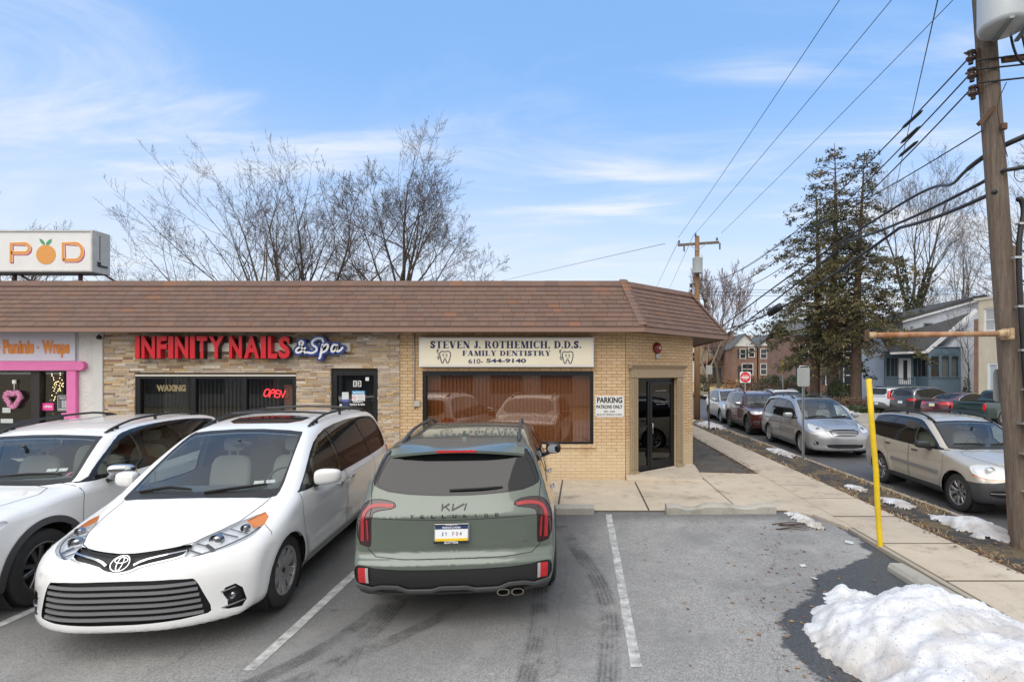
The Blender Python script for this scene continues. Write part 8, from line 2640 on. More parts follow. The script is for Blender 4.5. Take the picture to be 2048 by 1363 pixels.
def back_trees():
# placed by where they stand behind the shops
 X=lambda px,y:(px-1162.)*y/1090.
 y=37.
 bare_tree('tallest bare tree behind the shop roof, with a broad rounded crown',(X(795,y),y,-.2),[((0,0,0),(-.02,0,1),15.6,.30),((.05,0,5.6),(.20,0,1),9.6,.164),((.05,0,5.0),(.72,.1,.85),7.6,.117),((0,0,4.8),(-.55,-.1,.9),7.0,.117),((.05,0,
5.4),(1.0,0,.48),7.0,.094),((-.05,0,5.8),(-.85,.2,.8),5.0,.094),((.05,0,4.6),(1.0,-.1,.22),5.4,.078),((0,0,6.8),(.46,.1,1),7.8,.101),((0,0,6.6),(-.42,0,1),7.6,.101),((0,0,8),(.24,.3,1),7.4,.094),((0,0,8.2),(-.22,-.2,1),7.0,.094)],11,kids=(13,
8,6,5),up=.03,ratio=(.52,.58,.48,.42),wig=.055,start=.34,ang=(48,42,42,45))
 y=33.
 bare_tree('bare tree behind the roof leaning away to the left with long bare limbs',(X(585,y),y,-.2),[((0,0,0),(-.42,0,1),12.5,.203),((-.3,0,2.5),(-.85,.1,.95),11.5,.172),((.0,.1,1),(-.30,0,1),9.5,.172)],23,kids=(10,6,5,5),up=.045,start=.40)
 y=35.
 bare_tree('bare tree behind the roof with many upright fan shaped stems',(X(562,y),y,-.2),[((0,0,0),(.0,0,1),9.0,.257),((0,0,4.6),(-.42,0,1),7.6,.156),((.05,0,4.8),(.36,.1,1),7.4,.148),((0,0,5.2),(.12,-.1,1),7.6,.148),((0,0,5.0),(-.18,.1,1),
7.8,.148),((0,0,4.4),(.62,0,1),6.6,.133),((0,0,4.3),(-.72,0,1),6.4,.125)],31,kids=(7,5,5,4),up=.05,ang=(34,38,42,45),start=.35)
 y=36.
 bare_tree('bare tree between the fan shaped one and the tallest one',(X(636,y),y,-.2),[((0,0,0),(.02,0,1),13.0,.234),((0,0,5.0),(.55,0,1),8.5,.156),((0,0,4.6),(-.35,.1,1),7.5,.140),((.1,0,5.6),(.8,-.1,.7),7.5,.133)],43,kids=(10,6,5,5),up=.04,
ang=(44,40,42,45))
 y=30.
 bare_tree('low bare tree behind the roof just right of the fruit sign',(X(300,y),y,-.2),[((0,0,0),(-.1,0,1),5.6,.140),((0,0,3),(-.55,0,1),4.2,.086),((0,0,3),(.55,0,.9),4.4,.086)],51,kids=(7,6,4,3),up=.02,wig=.14)
 y=34.
 bare_tree('bare tree rising behind the white roof sign',(X(28,y),y,-.2),[((0,0,0),(0,0,1),8.5,.203),((0,0,5),(-.3,0,1),7.2,.133),((0,0,5.2),(.35,0,1),5.6,.117),((0,0,4.5),(.8,0,.9),5.6,.101)],61,kids=(9,7,5,4),up=.08)
 y=44.
 bare_tree('low twiggy bare tree far behind the roof between the big ones',(X(690,y),y,-.2),[((0,0,0),(.1,0,1),8.2,.172),((0,0,4.6),(.7,0,.7),5,.101),((0,0,4.6),(-.7,0,.7),5,.101)],67,kids=(10,8,5,4),up=.03)
 y=48.
 bare_tree('low hazy bare tree far behind the roof at left',(X(410,y),y,-.2),[((0,0,0),(.1,0,1),8.0,.172),((0,0,4.8),(.8,0,.6),5,.101),((0,0,4.8),(-.8,0,.6),6,.101)],69,kids=(10,8,5,4),up=.03)
 y=78.
 bare_tree('distant rounded bare tree over the row houses right of the far utility pole',(X(1437,y),y,0),[((0,0,0),(0,0,1),9,.273),((0,0,4),(-.35,0,1),9.5,.156),((0,0,4),(.35,0,1),9.5,.156),((0,0,4.2),(.12,0,1),10.2,.156),((0,0,4.2),(-.12,0,
1),10.2,.156)],71,kids=(9,8,6,3),up=.10,ang=(26,28,32,36),twig=.022,twmat=M('twig_pinkish',(.20,.145,.13),.95),group=None)
 y=70.
 bare_tree('pale forked bare tree beside the timbered house',(X(1412,y),y,0),[((0,0,0),(.12,0,1),7,.234),((0.2,0,2.6),(.6,0,1),6,.133),((0,0,2.2),(-.4,0,1),6,.133)],73,kids=(6,5,4),mat=M('bark_pale',(.28,.22,.17),.95),twig=.02,group=None)
 gR='bare trees at the right'
 y=50.
 bare_tree('bare tree with ivy clad forked trunk right of the evergreens',(X(1826,y),y,0),[((0,0,0),(0,0,1),9.0,.312),((0,0,6.5),(-.18,0,1),11.5,.203),((0,0,7),(.28,0,1),11.5,.211),((.1,0,7.5),(.62,.1,1),9.0,.156),((0,0,9),(.06,.1,1),9,.156)],
81,kids=(11,8,6,5),up=.07,group=gR,start=.3)
 y=47.
 bare_tree('slim bare tree rising behind the cream building',(X(1925,y),y,0),[((0,0,0),(0,0,1),10.5,.156)]+[((0,0,6+.3*k),((-.35,.1,.3,-.15,.22)[k],0,1),6.5,.078)for k in range(5)],83,kids=(7,5,4),up=.06,group=gR)
 y=40.
 bare_tree('bare tree at the right edge with limbs reaching left across the sky',(X(2120,y),y,0),[((0,0,0),(-.02,0,1),15,.281),((0,0,8),(-1,0,.35),7.5,.133),((0,0,10),(-1,0,.45),7.0,.117),((0,0,12),(-.8,0,.8),6,.101),((0,0,6.6),(-1,0,.22),6.5,
.094)],85,kids=(9,7,5,4),up=.05,group=gR)
 y=56.
 bare_tree('bushy bare tree behind the white house roof',(X(1880,y),y,0),[((0,0,0),(.1,0,1),8,.195),((0,0,4),(.5,0,.9),7,.117),((0,0,4),(-.3,0,1),7,.117)],87,kids=(10,8,5,3),up=.03,group=gR)
 y=37.5
 bare_tree('thin young bare tree against the white siding',(X(1940,y),y,0),[((0,0,0),(-.05,0,1),6.2,.055),((0,0,2.5),(-.3,0,1),3.2,.031)],89,kids=(8,5,3),up=.05,twig=.008,group=gR)
 # ivy on the forked tree
 rn=np.random.default_rng(5)
 y=50.
 n=2600
 V=[];T=[]
 tr=None
 for o in bpy.data.objects:
  if o.get('label')=='bare tree with ivy clad forked trunk right of the evergreens':tr=o
 for k in range(n):
  s=rn.integers(0,3)
  if s==0:h=rn.uniform(2.5,8.6);c=np.array([0,0,h]);r=.55+.5*rn.random()*(h>4)
  elif s==1:h=rn.uniform(0,6.5);c=np.array([-.18*h,0,6.6+h]);r=.42-.03*h
  else:h=rn.uniform(0,5.0);c=np.array([.30*h,0,7+h]);r=.42-.04*h
  if rn.random()<.12:c=c+rn.normal(0,.8,3)*np.array([1,.6,.5]);
  a=rn.uniform(0,2*pi);p=c+np.array([cos(a)*r,sin(a)*r,0])*rn.uniform(.7,1.15)
  u=rn.normal(0,1,3);u/=np.linalg.norm(u);w=np.cross(u,rn.normal(0,1,3));w/=np.linalg.norm(w)
  sz=rn.uniform(.07,.15)
  V.append([p-u*sz,p+w*sz*.7,p+u*sz,p-w*sz*.7]);T.append(np.array([.045,.06,.022])*rn.uniform(.5,1.5))
 quads('ivy',np.array(V),np.array(T),M('leaf_tint',(1,1,1),.6,tint=True),tr)
back_trees()
def evergreen(label,loc,H,rad,seed,lean=0.,low=.16,dens=1.,group='evergreens across the street'):
 """open spruce: whorls of drooping boughs carrying tufts of needles"""
 rn=np.random.default_rng(seed)
 t=thing('evergreen',label,'tree',loc,0,group)
 tr=Tubes();br=Tubes()
 zs=np.linspace(0,H,14)
 axis=np.stack([lean*zs+np.sin(zs*.3+seed)*.1,np.cos(zs*.25)*.08,zs],1)
 tr.add(axis,np.maximum(.02,.44*(1-zs/H)**.95*(H/19)),12)
 ctr=lambda h:np.array([np.interp(h,zs,axis[:,0]),np.interp(h,zs,axis[:,1]),h])
 V=[];T=[]
 h=H*low
 cols=np.array([(.036,.042,.017),(.060,.055,.018),(.068,.060,.020),(.030,.030,.014),(.078,.062,.022),(.050,.040,.018)])
 while h<H*.985:
  f=(h-H*low)/(H*(1-low))
  prof=rad*(1.0-f)**.62*(.86+.28*sin(h*1.35+seed))+.22
  if f<.12:prof*=.72+2.2*f
  nb=max(2,int((6.0-3.2*f)*rn.uniform(.6,1.2)))
  a0=rn.uniform(0,6.28)
  for k in range(nb):
   a=a0+2*pi*k/nb+rn.normal(0,.35)
   L=prof*rn.uniform(.5,1.18)
   if rn.random()<.10:L*=.35
   m=6
   d=np.array([cos(a),sin(a),0])
   s=np.linspace(0,1,m+1)
   rise=(.30+.35*f)*L
   P=ctr(h)[None]+d[None]*(s*L)[:,None]+np.array([0,0,1])[None]*((rise*s-(rise+.34*L*(1-f))*s**2))[:,None]+rn.normal(0,.05,(m+1,3))*s[:,None]
   br.add(P,np.maximum(.008,.045*(1-s)*(1-.5*f)+.008),4)
   nt=int((2.5+5.0*L)*dens*(1.05-.70*f)+.6)
   bc=cols[rn.integers(0,6)]*rn.uniform(1.1,1.9)
   for q in range(nt):
    ss=rn.uniform(.18,1.0)**.7
    i=min(int(ss*m),m-1)
    p=P[i]+(P[i+1]-P[i])*(ss*m-i)
    sd=np.array([-sin(a),cos(a),0])*rn.normal(0,.24)*L*(1.05-.45*ss)+np.array([0,0,rn.normal(-.05,.10)])
    p=p+sd
    cl=rn.integers(6,11)
    tc=bc*rn.uniform(.6,1.35)
    for g in range(cl):
     pp=p+rn.normal(0,.13,3)*np.array([1,1,.55])
     u=d*rn.uniform(.2,1)+rn.normal(0,.75,3);u/=np.linalg.norm(u)
     w=np.cross(u,rn.normal(0,1,3));w/=np.linalg.norm(w)+1e-9
     l,ww=rn.uniform(.09,.20),rn.uniform(.025,.055)
     V.append([pp-u*l,pp+w*ww,pp+u*l,pp-w*ww]);T.append(tc*rn.uniform(.7,1.3))
  h+=rn.uniform(.34,.62)*(1.05-.35*f)
 tr.build('trunk',M('bark_brown',(.115,.075,.055),.95,var=(4,(.06,.04,.03),.8),bump=(11,.9,.06)),t)
 br.build('boughs',MTWIG,t)
 quads('crown',np.array(V),np.array(T),M('needle_tint',(1,1,1),.65,tint=True),t)
 return t
def conifers():
 X=lambda px,y:(px-1162.)*y/1090.
 y=42.
 evergreen('tallest open evergreen across the street, thick trunk behind the hedge',(X(1668,y),y,.1),20.0,4.6,3,low=.23,dens=1.2)
 evergreen('evergreen leaning left of the tallest one, with ragged top',(X(1633,y+1.5),y+1.5,.1),17.4,7.0,5,.0,low=.19,dens=1.35)
 y=40.5
 evergreen('right hand evergreen across the street, bare trunk behind the yellow post',(X(1709,y),y,.1),18.8,5.4,8,.035,low=.25,dens=1.25)
conifers()
def shrub(name,label,loc,r,n,cols,seed,leaf=.06,cat='shrub',group=None,box=False,stems=True):
 """clipped or loose bush: leaf-sized faces through an uneven volume"""
 rn=np.random.default_rng(seed)
 t=thing(name,label,cat,loc,0,group)
 P=rn.uniform(-1,1,(n*3,3));P[:,2]=(P[:,2]+1)/2
 if not box:P=P[(P[:,0]**2+P[:,1]**2+(P[:,2]*1.0)**2)<1+.15*np.sin(P[:,0]*7+seed)]
 rad=np.maximum(np.abs(P[:,0]),np.abs(P[:,1]))if box else np.linalg.norm(P,axis=1)
 keep=rn.random(len(P))<np.clip(.25+rad**2,0,1)
 P=P[keep][:n]
 bump=np.array([mnoise.noise(Vector((p[0]*2.2*r[0],p[1]*2.2*r[1],p[2]*2*r[2]+seed)))for p in P])
 P=P*np.array(r)[None]*(1+.16*bump)[:,None]
 u=rn.normal(0,1,P.shape);u/=np.linalg.norm(u,axis=1,keepdims=True)
 w=np.cross(u,rn.normal(0,1,P.shape));w/=np.linalg.norm(w,axis=1,keepdims=True)
 l=leaf*rn.uniform(.6,1.4,(len(P),1))
 V=np.stack([P-u*l,P+w*l*.55,P+u*l,P-w*l*.55],1)
 c=np.array(cols)[rn.integers(0,len(cols),len(P))]*rn.uniform(.6,1.4,(len(P),1))*(1+.5*bump)[:,None]
 quads('foliage',V,c,M('leaf_tint',(1,1,1),.6,tint=True),t)
 if stems:
  tb=Tubes()
  for k in range(max(5,n//120)):
   a=np.array([rn.uniform(-.8,.8)*r[0],rn.uniform(-.8,.8)*r[1],0]);b=a*1.1+np.array([rn.normal(0,.1),rn.normal(0,.1),r[2]*rn.uniform(.6,1)])
   tb.add(np.array([a,(a+b)/2+rn.normal(0,.04,3),b]),np.array([.016,.012,.006]),3)
  tb.build('stems',MTWIG2,t)
 return t
def shrubs():
 grn=[(.030,.055,.018),(.045,.07,.022),(.022,.04,.015)]
 brn=[(.15,.085,.05),(.11,.06,.04),(.19,.12,.07),(.085,.05,.035)]
 mix=[(.06,.055,.02),(.09,.06,.03),(.04,.05,.018)]
 X=lambda px,y:(px-1162.)*y/1090.
 y=36.2
 shrub('hedge','low reddish brown clipped hedge along the far edge of the pale lot',(X(1700,y),y,-.1),(2.9,.5,.85),5200,brn,1,.05,'hedge',None,True)
 shrub('ground_ivy','low dark green ivy bed in front of the brown hedge',(X(1712,34.4),34.4,-.1),(2.1,.5,.45),2200,grn,2,.05,'ivy')
 y=41
 shrub('hedge','tall dense green hedge between the two big evergreen trunks',(X(1678,y),y,0),(1.45,.6,2.0),4200,grn,3,.06,'hedge')
 shrub('hedge','dark green hedge left of the thick evergreen trunk',(X(1592,44),44,0),(1.25,.6,1.25),2600,grn,4,.06,'hedge')
 shrub('hedge','long reddish bare hedge behind the DO NOT ENTER sign',(X(1540,48),48,0),(3.0,.7,1.55),4600,brn,5,.06,'hedge',None,True)
 shrub('shrub','round green shrub beyond the bare hedge near the brick house',(X(1542,60),60,.1),(1.7,1.,2.2),2600,grn,6,.08)
 shrub('shrub','green shrub behind the hedge left of the evergreen trunk',(X(1584,56),56,.1),(1.2,.9,2.1),2000,grn,7,.08)
 shrub('shrub','russet twiggy shrub beside the sign in front of the brick house',(X(1505,64),64,.1),(2.0,.9,1.9),2200,brn,8,.08)
 shrub('shrub','orange brown dry shrub on the straw lawn',(X(1462,74),74,.2),(1.1,.9,1.6),900,[(.33,.17,.08),(.25,.12,.06)],9,.09)
 shrub('shrub','small dark green shrub left of the far pole',(X(1403,66),66,.1),(.9,.8,2.4),900,grn,10,.09)
 shrub('shrub','grey green shrub by the steps of the timbered house',(X(1432,80),80,.4),(1.3,.8,1.8),900,mix,11,.09)
 y=39.3
 shrub('shrub','dark green shrub at the left foot of the blue porch',(X(1765,y),y,0),(.8,.6,1.3),1500,grn,12,.06)
 shrub('shrub','brown bare shrub bed under the blue porch behind the parked cars',(X(1860,36.5),36.5,-.1),(2.6,.5,1.1),2200,brn,13,.06)
 shrub('shrub','small upright evergreen shrub against the white siding',(X(1934,37.8),37.8,0),(.35,.3,2.2),700,grn,14,.06)
 shrub('ornamental_grass','straw coloured tuft of ornamental grass left of the DO NOT ENTER sign',(X(1478,52),52,0),(.6,.5,1.7),700,[(.45,.31,.14),(.36,.24,.11)],15,.09,'grass tuft')
shrubs()
# ---------------------------------------------------------------- houses across the street
def mat_far_brick(name,c1,c2,mo,sc=1.,bw=.22,rh=.075):
 m,nt,b,L=nt_mat(name)
 tc=_n(nt,'ShaderNodeTexCoord')
 sp=_n(nt,'ShaderNodeSeparateXYZ');L(tc.outputs['Object'],sp.inputs[0])
 cb=_n(nt,'ShaderNodeCombineXYZ');L(math_n(nt,'ADD',sp.outputs[0],sp.outputs[1]),cb.inputs[0]);L(sp.outputs[2],cb.inputs[1])
 br=_n(nt,'ShaderNodeTexBrick')
 for k,v in (('Scale',sc),('Mortar Size',.008),('Brick Width',bw),('Row Height',rh)):br.inputs[k].default_value=v
 br.inputs['Color1'].default_value=(*c1,1);br.inputs['Color2'].default_value=(*c2,1);br.inputs['Mortar'].default_value=(*mo,1)
 L(cb.outputs[0],br.inputs['Vector'])
 n=noise_node(nt,tc.outputs['Object'],.8,5)
 L(mixc(nt,remap(nt,n,.4,.7,0,.4),br.outputs['Color'],tuple(x*.65 for x in c1)),b.inputs['Base Color'])
 b.inputs['Roughness'].default_value=.88
 return m
RBRICK=mat_far_brick('red_brick',(.19,.10,.075),(.245,.135,.10),(.28,.23,.19))
SLATE=M('slate_roof',(.13,.14,.14),.8,var=(3,(.08,.085,.09),.8),bump=(30,.4))
ROOFR=M('brown_roof',(.165,.085,.06),.85,var=(2,(.11,.06,.045),.7),bump=(30,.4))
WTRIM=M('white_trim',(.70,.71,.73),.6)
DGLASS=M('house_glass',(.03,.035,.04),.06,spec=.6)
SHUT=M('dark_shutter',(.03,.035,.045),.7)
def win(parent,x,y,z,w,h,trim=WTRIM,face='y',shutters=False,glassmat=None):
 """sash window on a wall facing -y (face 'y') or -x (face 'x'); x,y,z its lower middle"""
 def bx(m,a0,a1,d0,d1,c0,c1):
  if face=='y':m.box(x+a0,x+a1,y+d0,y+d1,z+c0,z+c1)
  else:m.box(x+d0,x+d1,y+a0,y+a1,z+c0,z+c1)
 m=MB();t=.09
 bx(m,-w/2-t,-w/2,-.05,.0,-t,h+t);bx(m,w/2,w/2+t,-.05,.0,-t,h+t);bx(m,-w/2,w/2,-.05,0,h,h+t);bx(m,-w/2-.04,w/2+.04,-.09,0,-t,-.002);bx(m,-w/2,w/2,-.04,0,h*.48,h*.53)
 o=m.build('window',trim,parent)
 m=MB();bx(m,-w/2,w/2,-.02,-.004,0,h);m.build('pane',glassmat or DGLASS,o)
 if shutters:
  m=MB();s=w*.42
  bx(m,-w/2-t-s,-w/2-t-.01,-.045,0,-.02,h+.02);bx(m,w/2+t+.01,w/2+t+s,-.045,0,-.02,h+.02);m.build('shutters',SHUT,o)
 return o
def gable(parent,x0,x1,y0,y1,z,h,mat,axis='x',over=.25,wallmat=None):
 """gabled roof; ridge runs along axis"""
 m=MB();th=.16
 if axis=='x':
  ym=(y0+y1)/2;k=h/(ym-y0)
  m.add([(x0-over,y0-over,z-over*k),(x1+over,y0-over,z-over*k),(x1+over,ym,z+h),(x0-over,ym,z+h),(x0-over,y1+over,z-over*k),(x1+over,y1+over,z-over*k),(x0-over,y0-over,z-over*k-th),(x1+over,y0-over,z-over*k-th),(x1+over,ym,z+h-th),(x0-over,
ym,z+h-th),(x0-over,y1+over,z-over*k-th),(x1+over,y1+over,z-over*k-th)],[(0,1,2,3),(3,2,5,4),(6,9,8,7),(9,10,11,8),(0,6,7,1),(1,7,8,2),(2,8,11,5),(4,5,11,10),(0,3,9,6),(3,4,10,9)])
  g=[[(x0,y0,z-.05),(x0,y1,z-.05),(x0,ym,z+h-.05)],[(x1,y0,z-.05),(x1,y1,z-.05),(x1,ym,z+h-.05)]]
 else:
  xm=(x0+x1)/2;k=h/(xm-x0)
  m.add([(x0-over,y0-over,z-over*k),(x0-over,y1+over,z-over*k),(xm,y1+over,z+h),(xm,y0-over,z+h),(x1+over,y0-over,z-over*k),(x1+over,y1+over,z-over*k),(x0-over,y0-over,z-over*k-th),(x0-over,y1+over,z-over*k-th),(xm,y1+over,z+h-th),(xm,y0-over,
z+h-th),(x1+over,y0-over,z-over*k-th),(x1+over,y1+over,z-over*k-th)],[(0,1,2,3),(3,2,5,4),(6,9,8,7),(9,10,11,8),(0,6,7,1),(1,7,8,2),(2,8,11,5),(4,5,11,10),(0,3,9,6),(3,4,10,9)])
  g=[[(x0,y0,z-.05),(x1,y0,z-.05),(xm,y0,z+h-.05)],[(x0,y1,z-.05),(x1,y1,z-.05),(xm,y1,z+h-.05)]]
 r=m.build('roof',mat,parent)
 if wallmat:
  q=MB()
  for t in g:q.add(t,[(0,1,2)])
  q.build('gable_wall',wallmat,parent)
 return r
def houses():
 H3=lambda px,py,y:((px-1162.)*y/1090.,CAM_H-(py-745.)*y/1090.)
 # brick row house with slate roof behind the sign
 y=84.
 x0,zt=H3(1465,692,y);x1,_=H3(1514,692,y)
 zb=H3(0,757,y)[1]-.4
 t=thing('row_house','two storey red brick row house with grey slate gable roof, left one','house',(x0,y,zb),0,'brick row houses')
 w,h=x1-x0,zt-zb
 m=MB();m.box(0,w,0,9,0,h);m.build('wall',RBRICK,t)
 gable(t,0,w,0,9,h,2.0,SLATE,'y',.3,M('white_siding',(.66,.68,.70),.7))
 for px,py in ((1483.5,707),(1501,0)):
  pass
 for cx,cz in ((w*.42,h*.66),(w*.78,h*.70)):win(t,cx,0,cz,.8,1.35,shutters=cx<w*.5)
 for cx,cz in ((w*.50,h*.20),(w*.72,h*.20)):win(t,cx,0,cz,.75,1.6)
 m=MB();m.box(w*.22,w*.36,-.06,.0,.2,2.4);m.build('door',SHUT,t)
 m=MB();m.box(.6,1.3,4,4.9,h+.3,h+2.6);m.build('chimney',RBRICK,t)
 x2=H3(1519,0,y)[0];x3=H3(1570,0,y)[0]
 t=thing('row_house','red brick row house with white dormer front, half behind the evergreens','house',(x2,y+.5,zb),0,'brick row houses')
 w2=x3-x2
 m=MB();m.box(0,w2,0,9,0,h+.1);m.build('wall',RBRICK,t)
 gable(t,0,w2,0,9,h+.1,1.9,SLATE,'y',.3,M('white_siding',(.66,.68,.70),.7))
 for cx in (.2,.45,.72):win(t,w2*cx,0,h*.66,.85,1.4);win(t,w2*cx,0,h*.20,.85,1.6)
 # timbered house with steep porch roof
 y=90.
 x0,zt=H3(1408,690,y);x1,_=H3(1462,0,y);zb=H3(0,756,y)[1]-.5
 t=thing('timbered_house','half timbered stucco and stone house with steep brown porch roof','house',(x0,y,zb),0)
 w,h=x1-x0,zt-zb
 m=MB();m.box(0,w,0,9,0,h);m.build('wall',M('tan_stucco',(.30,.235,.16),.9,var=(2,(.22,.17,.11),.6)),t)
 m=MB();m.box(-.05,w+.05,-.25,-.002,0,2.6);m.build('stone_base',M('rubble_stone',(.23,.19,.15),.9,var=(5,(.10,.085,.07),.9),bump=(8,.8)),t)
 gable(t,0,w,0,9,h,2.6,ROOFR,'x',.4)
 m=MB();m.prism([(-1.2,2.3),(w*.78,5.0),(w*.78,5.25),(-1.3,2.55)],'y',-1.6,.2);m.build('porch_roof',ROOFR,t)
 m=MB()
 for a,b in (((.6,2.7),(.6,5)),((2.0,2.7),(2.0,5)),((3.4,2.7),(3.4,5.2)),((.6,2.8),(2,4.2)),((2,2.8),(3.4,4.2)),((0,2.7),(w,2.7))):m.bar((a[0],-.05,a[1]),(b[0],-.05,b[1]),.14,.16,None,(0,1,0))
 m.build('timbers',M('dark_timber',(.05,.035,.028),.8),t)
 win(t,w*.75,0,h*.62,1.0,1.3,M('dark_timber',(.05,.035,.028)));win(t,w*.35,0,h*.74,1.1,1.2)
 m=MB();m.box(w*.30,w*.62,-.3,-.24,.2,2.3);m.build('door',M('dark_interior',(.05,.045,.05)),t)
 # long brown roof behind
 y=120.
 x0,z0=H3(1402,690,y);x1,z1=H3(1600,664,y)
 t=thing('apartment_block','long low building with a wide brown roof and two white skylights behind the row houses','building',(x0,y,0))
 m=MB();m.box(0,x1-x0,0,12,0,z0+.5);m.build('wall',RBRICK,t)
 m=MB();m.add([(-1,-1,z0-2.2),(x1-x0+1,-1,z0-2.2),(x1-x0-1,7,z1),(3,7,z1-.4),(-1,14,z0-2),(x1-x0+1,14,z0-2)],[(0,1,2,3),(3,2,5,4),(0,3,4),(1,5,2)]);r=m.build('roof',ROOFR,t)
 m=MB()
 for px in (1500,1518):a=H3(px,0,y)[0]-x0;m.box(a-.35,a+.35,3.9,4.5,z1-1.2,z1-.4)
 m.build('skylights',WTRIM,r)
 # pale house at the far left of the street
 y=95.
 x0,zt=H3(1382,688,y);x1,_=H3(1412,0,y)
 t=thing('pale_house','pale sided house glimpsed left of the far utility pole','house',(x0-3,y,0))
 m=MB();m.box(0,x1-x0+3,0,9,0,zt);m.build('wall',M('white_siding',(.66,.68,.70)),t)
 gable(t,0,x1-x0+3,0,9,zt,2.2,SLATE,'x',.3)
 win(t,3.7,0,zt*.6,.9,1.5);win(t,4.9,0,zt*.6,.9,1.5);win(t,4.4,0,.9,1.2,1.5)
 # brick house behind the evergreens
 y=58.
 x0,zt=H3(1592,668,y);x1,_=H3(1786,0,y)
 t=thing('brick_house','wide red brick house with shuttered white windows behind the evergreen trunks','house',(x0,y,.2))
 w,h=x1-x0,zt-.2
 m=MB();m.box(0,w,0,9,0,h);m.build('wall',RBRICK,t)
 gable(t,0,w,0,9,h,1.8,SLATE,'x',.3)
 for px in (1608,1660,1696,1722,1750,1770):win(t,H3(px,0,y)[0]-x0,0,1.0,.85,1.9,shutters=True);win(t,H3(px,0,y)[0]-x0,0,3.9 if h>5 else h-1.6,.85,1.2)
 # white sided house with blue porch
 siding=mat_far_brick('white_clapboard',(.62,.66,.72),(.60,.64,.70),(.33,.36,.40),1.,40.,.135)
 bl=M('porch_blue',(.13,.19,.245),.6,var=(3,(.10,.155,.205),.6))
 y=40.
 hx=lambda px,yy=y:(px-1162.)*yy/1090.
 hz=lambda py,yy=y:CAM_H-(py-745.)*yy/1090.
 t=thing('white_house','white clapboard house with blue glazed porch and dark sloping roofs','house',(0,0,0))
 m=MB()
 xa,xb=hx(1832),hx(1958)
 yb=y+2.6
 # gable wall to the viewer, eaves falling to the left
 m.prism([(hx(1806,yb),0),(hx(1806,yb),hz(636,yb)),(hx(1958,yb),hz(592,yb)),(hx(1990,yb),hz(592,yb)),(hx(1990,yb),0)],'y',yb,yb+8)
 m.build('wall',siding,t)
 m=MB();m.prism([(hx(1882),0),(hx(1882),hz(706)),(hx(1960),hz(640)),(hx(1960),0)],'y',y+.02,yb-.01);m.build('side_wall',siding,t)
 m=MB();m.prism([(hx(1790,yb),hz(644,yb)),(hx(1960,yb),hz(596,yb)),(hx(1960,yb),hz(590,yb)),(hx(1790,yb),hz(637,yb))],'y',yb-.45,yb+8);m.prism([(hx(1960,yb),hz(596,yb)),(hx(2030,yb),hz(620,yb)),(hx(2030,yb),hz(613,yb)),(hx(1960,yb),hz(590,yb))],
'y',yb-.45,yb+8)
 rf=m.build('roof',M('dark_shingle',(.075,.078,.082),.85,var=(4,(.05,.05,.055),.7),bump=(30,.4)),t)
 m=MB();m.prism([(hx(1798,yb),hz(646,yb)),(hx(1960,yb),hz(600.5,yb)),(hx(1960,yb),hz(596,yb)),(hx(1798,yb),hz(641.5,yb))],'y',yb-.42,yb-.02);m.build('barge_board',WTRIM,t)
 win(t,hx(1856,yb),yb-.0,hz(682,yb),.55,1.35,M('slate_blue_trim',(.20,.25,.30),.6))
 # porch roof: big slope facing the street (left), with rake towards us
 yq=y-.35
 m=MB()
 P0,P1=(hx(1780),hz(704)),(hx(1843),hz(704))
 V=[(hx(1776),y-.3,hz(707)),(hx(1846),y-.3,hz(705)),(hx(1950),y+.2,hz(622)),(hx(1888),y+2.55,hz(650)),(hx(1800),y+2.55,hz(668))]
 V2=[(a,b,c-.12)for a,b,c in V]
 m.add(V+V2,[(0,1,2,3,4),(5,9,8,7,6),(0,5,6,1),(1,6,7,2),(2,7,8,3),(3,8,9,4),(4,9,5,0)])
 m.build('porch_roof',M('dark_shingle',(.075,.078,.082)),t)
 m=MB();m.bar((hx(1847),yq,hz(703.5)),(hx(1952),yq+.3,hz(620)),.08,.26);m.bar((hx(1775),yq+.02,hz(706.5)),(hx(1846.5),yq+.02,hz(704)),.06,.14);m.build('rake_board',WTRIM,t)
 # blue bay
 m=MB();x0,x1=hx(1852),hx(1916);zb=-.1;zt=hz(695)
 yy=y-.3
 for a,b,c,d in ((x0,hx(1857),zb,zt),(hx(1911.5),x1,zb,zt),(hx(1873),hx(1878),hz(753),hz(712)),(hx(1893),hx(1897.5),hz(753),hz(712))):m.box(a,b,yy,yy+.12,c,d)
 m.box(hx(1857),hx(1911.5),yy+.01,yy+.12,hz(712),zt);m.box(hx(1857),hx(1911.5),yy+.01,yy+.12,zb,hz(753));m.box(x0-.06,x1+.06,yy-.06,yy+.14,zt,zt+.06)
 m.box(x0-.0,x1+.0,yy-.05,yy-.001,hz(755),hz(753))
 for k in range(9):
  a=pi*(k+.5)/9;m.bar((hx(1884.5),yy,hz(710)),(hx(1884.5)+1.0*cos(a),yy,hz(710)+.42*sin(a)),.03,.03)
 m.box(x1-.1,x1,yy+.12,y+.1,zb,zt);m.box(x0,x0+.1,yy+.12,y+2.4,zb,hz(752));m.box(x0+.0,x0+.1,yy+.12,y+2.4,hz(712),zt)
 bay=m.build('porch_bay',bl,t)
 m=MB();m.box(hx(1857),hx(1911.5),yy+.05,yy+.06,hz(753),hz(712));m.build('window',glass('house_pane',(.78,.78,.76),.8),bay)
 m=MB()
 for a,b,c in ((1858,1871,738),(1879,1892,733),(1898,1910,731)):m.box(hx(a),hx(b),yy+.4,yy+.5,hz(753),hz(c))
 m.build('boards',M('bare_wood',(.30,.14,.06),.7,var=(4,(.2,.09,.04),.6)),bay)
 # recessed porch wall, white door, railing
 m=MB();yr=y+1.2
 m.box(hx(1770,yr),hx(1853,yr),yr,yr+.15,-.1,hz(702,yr));m.build('porch_wall',bl,t)
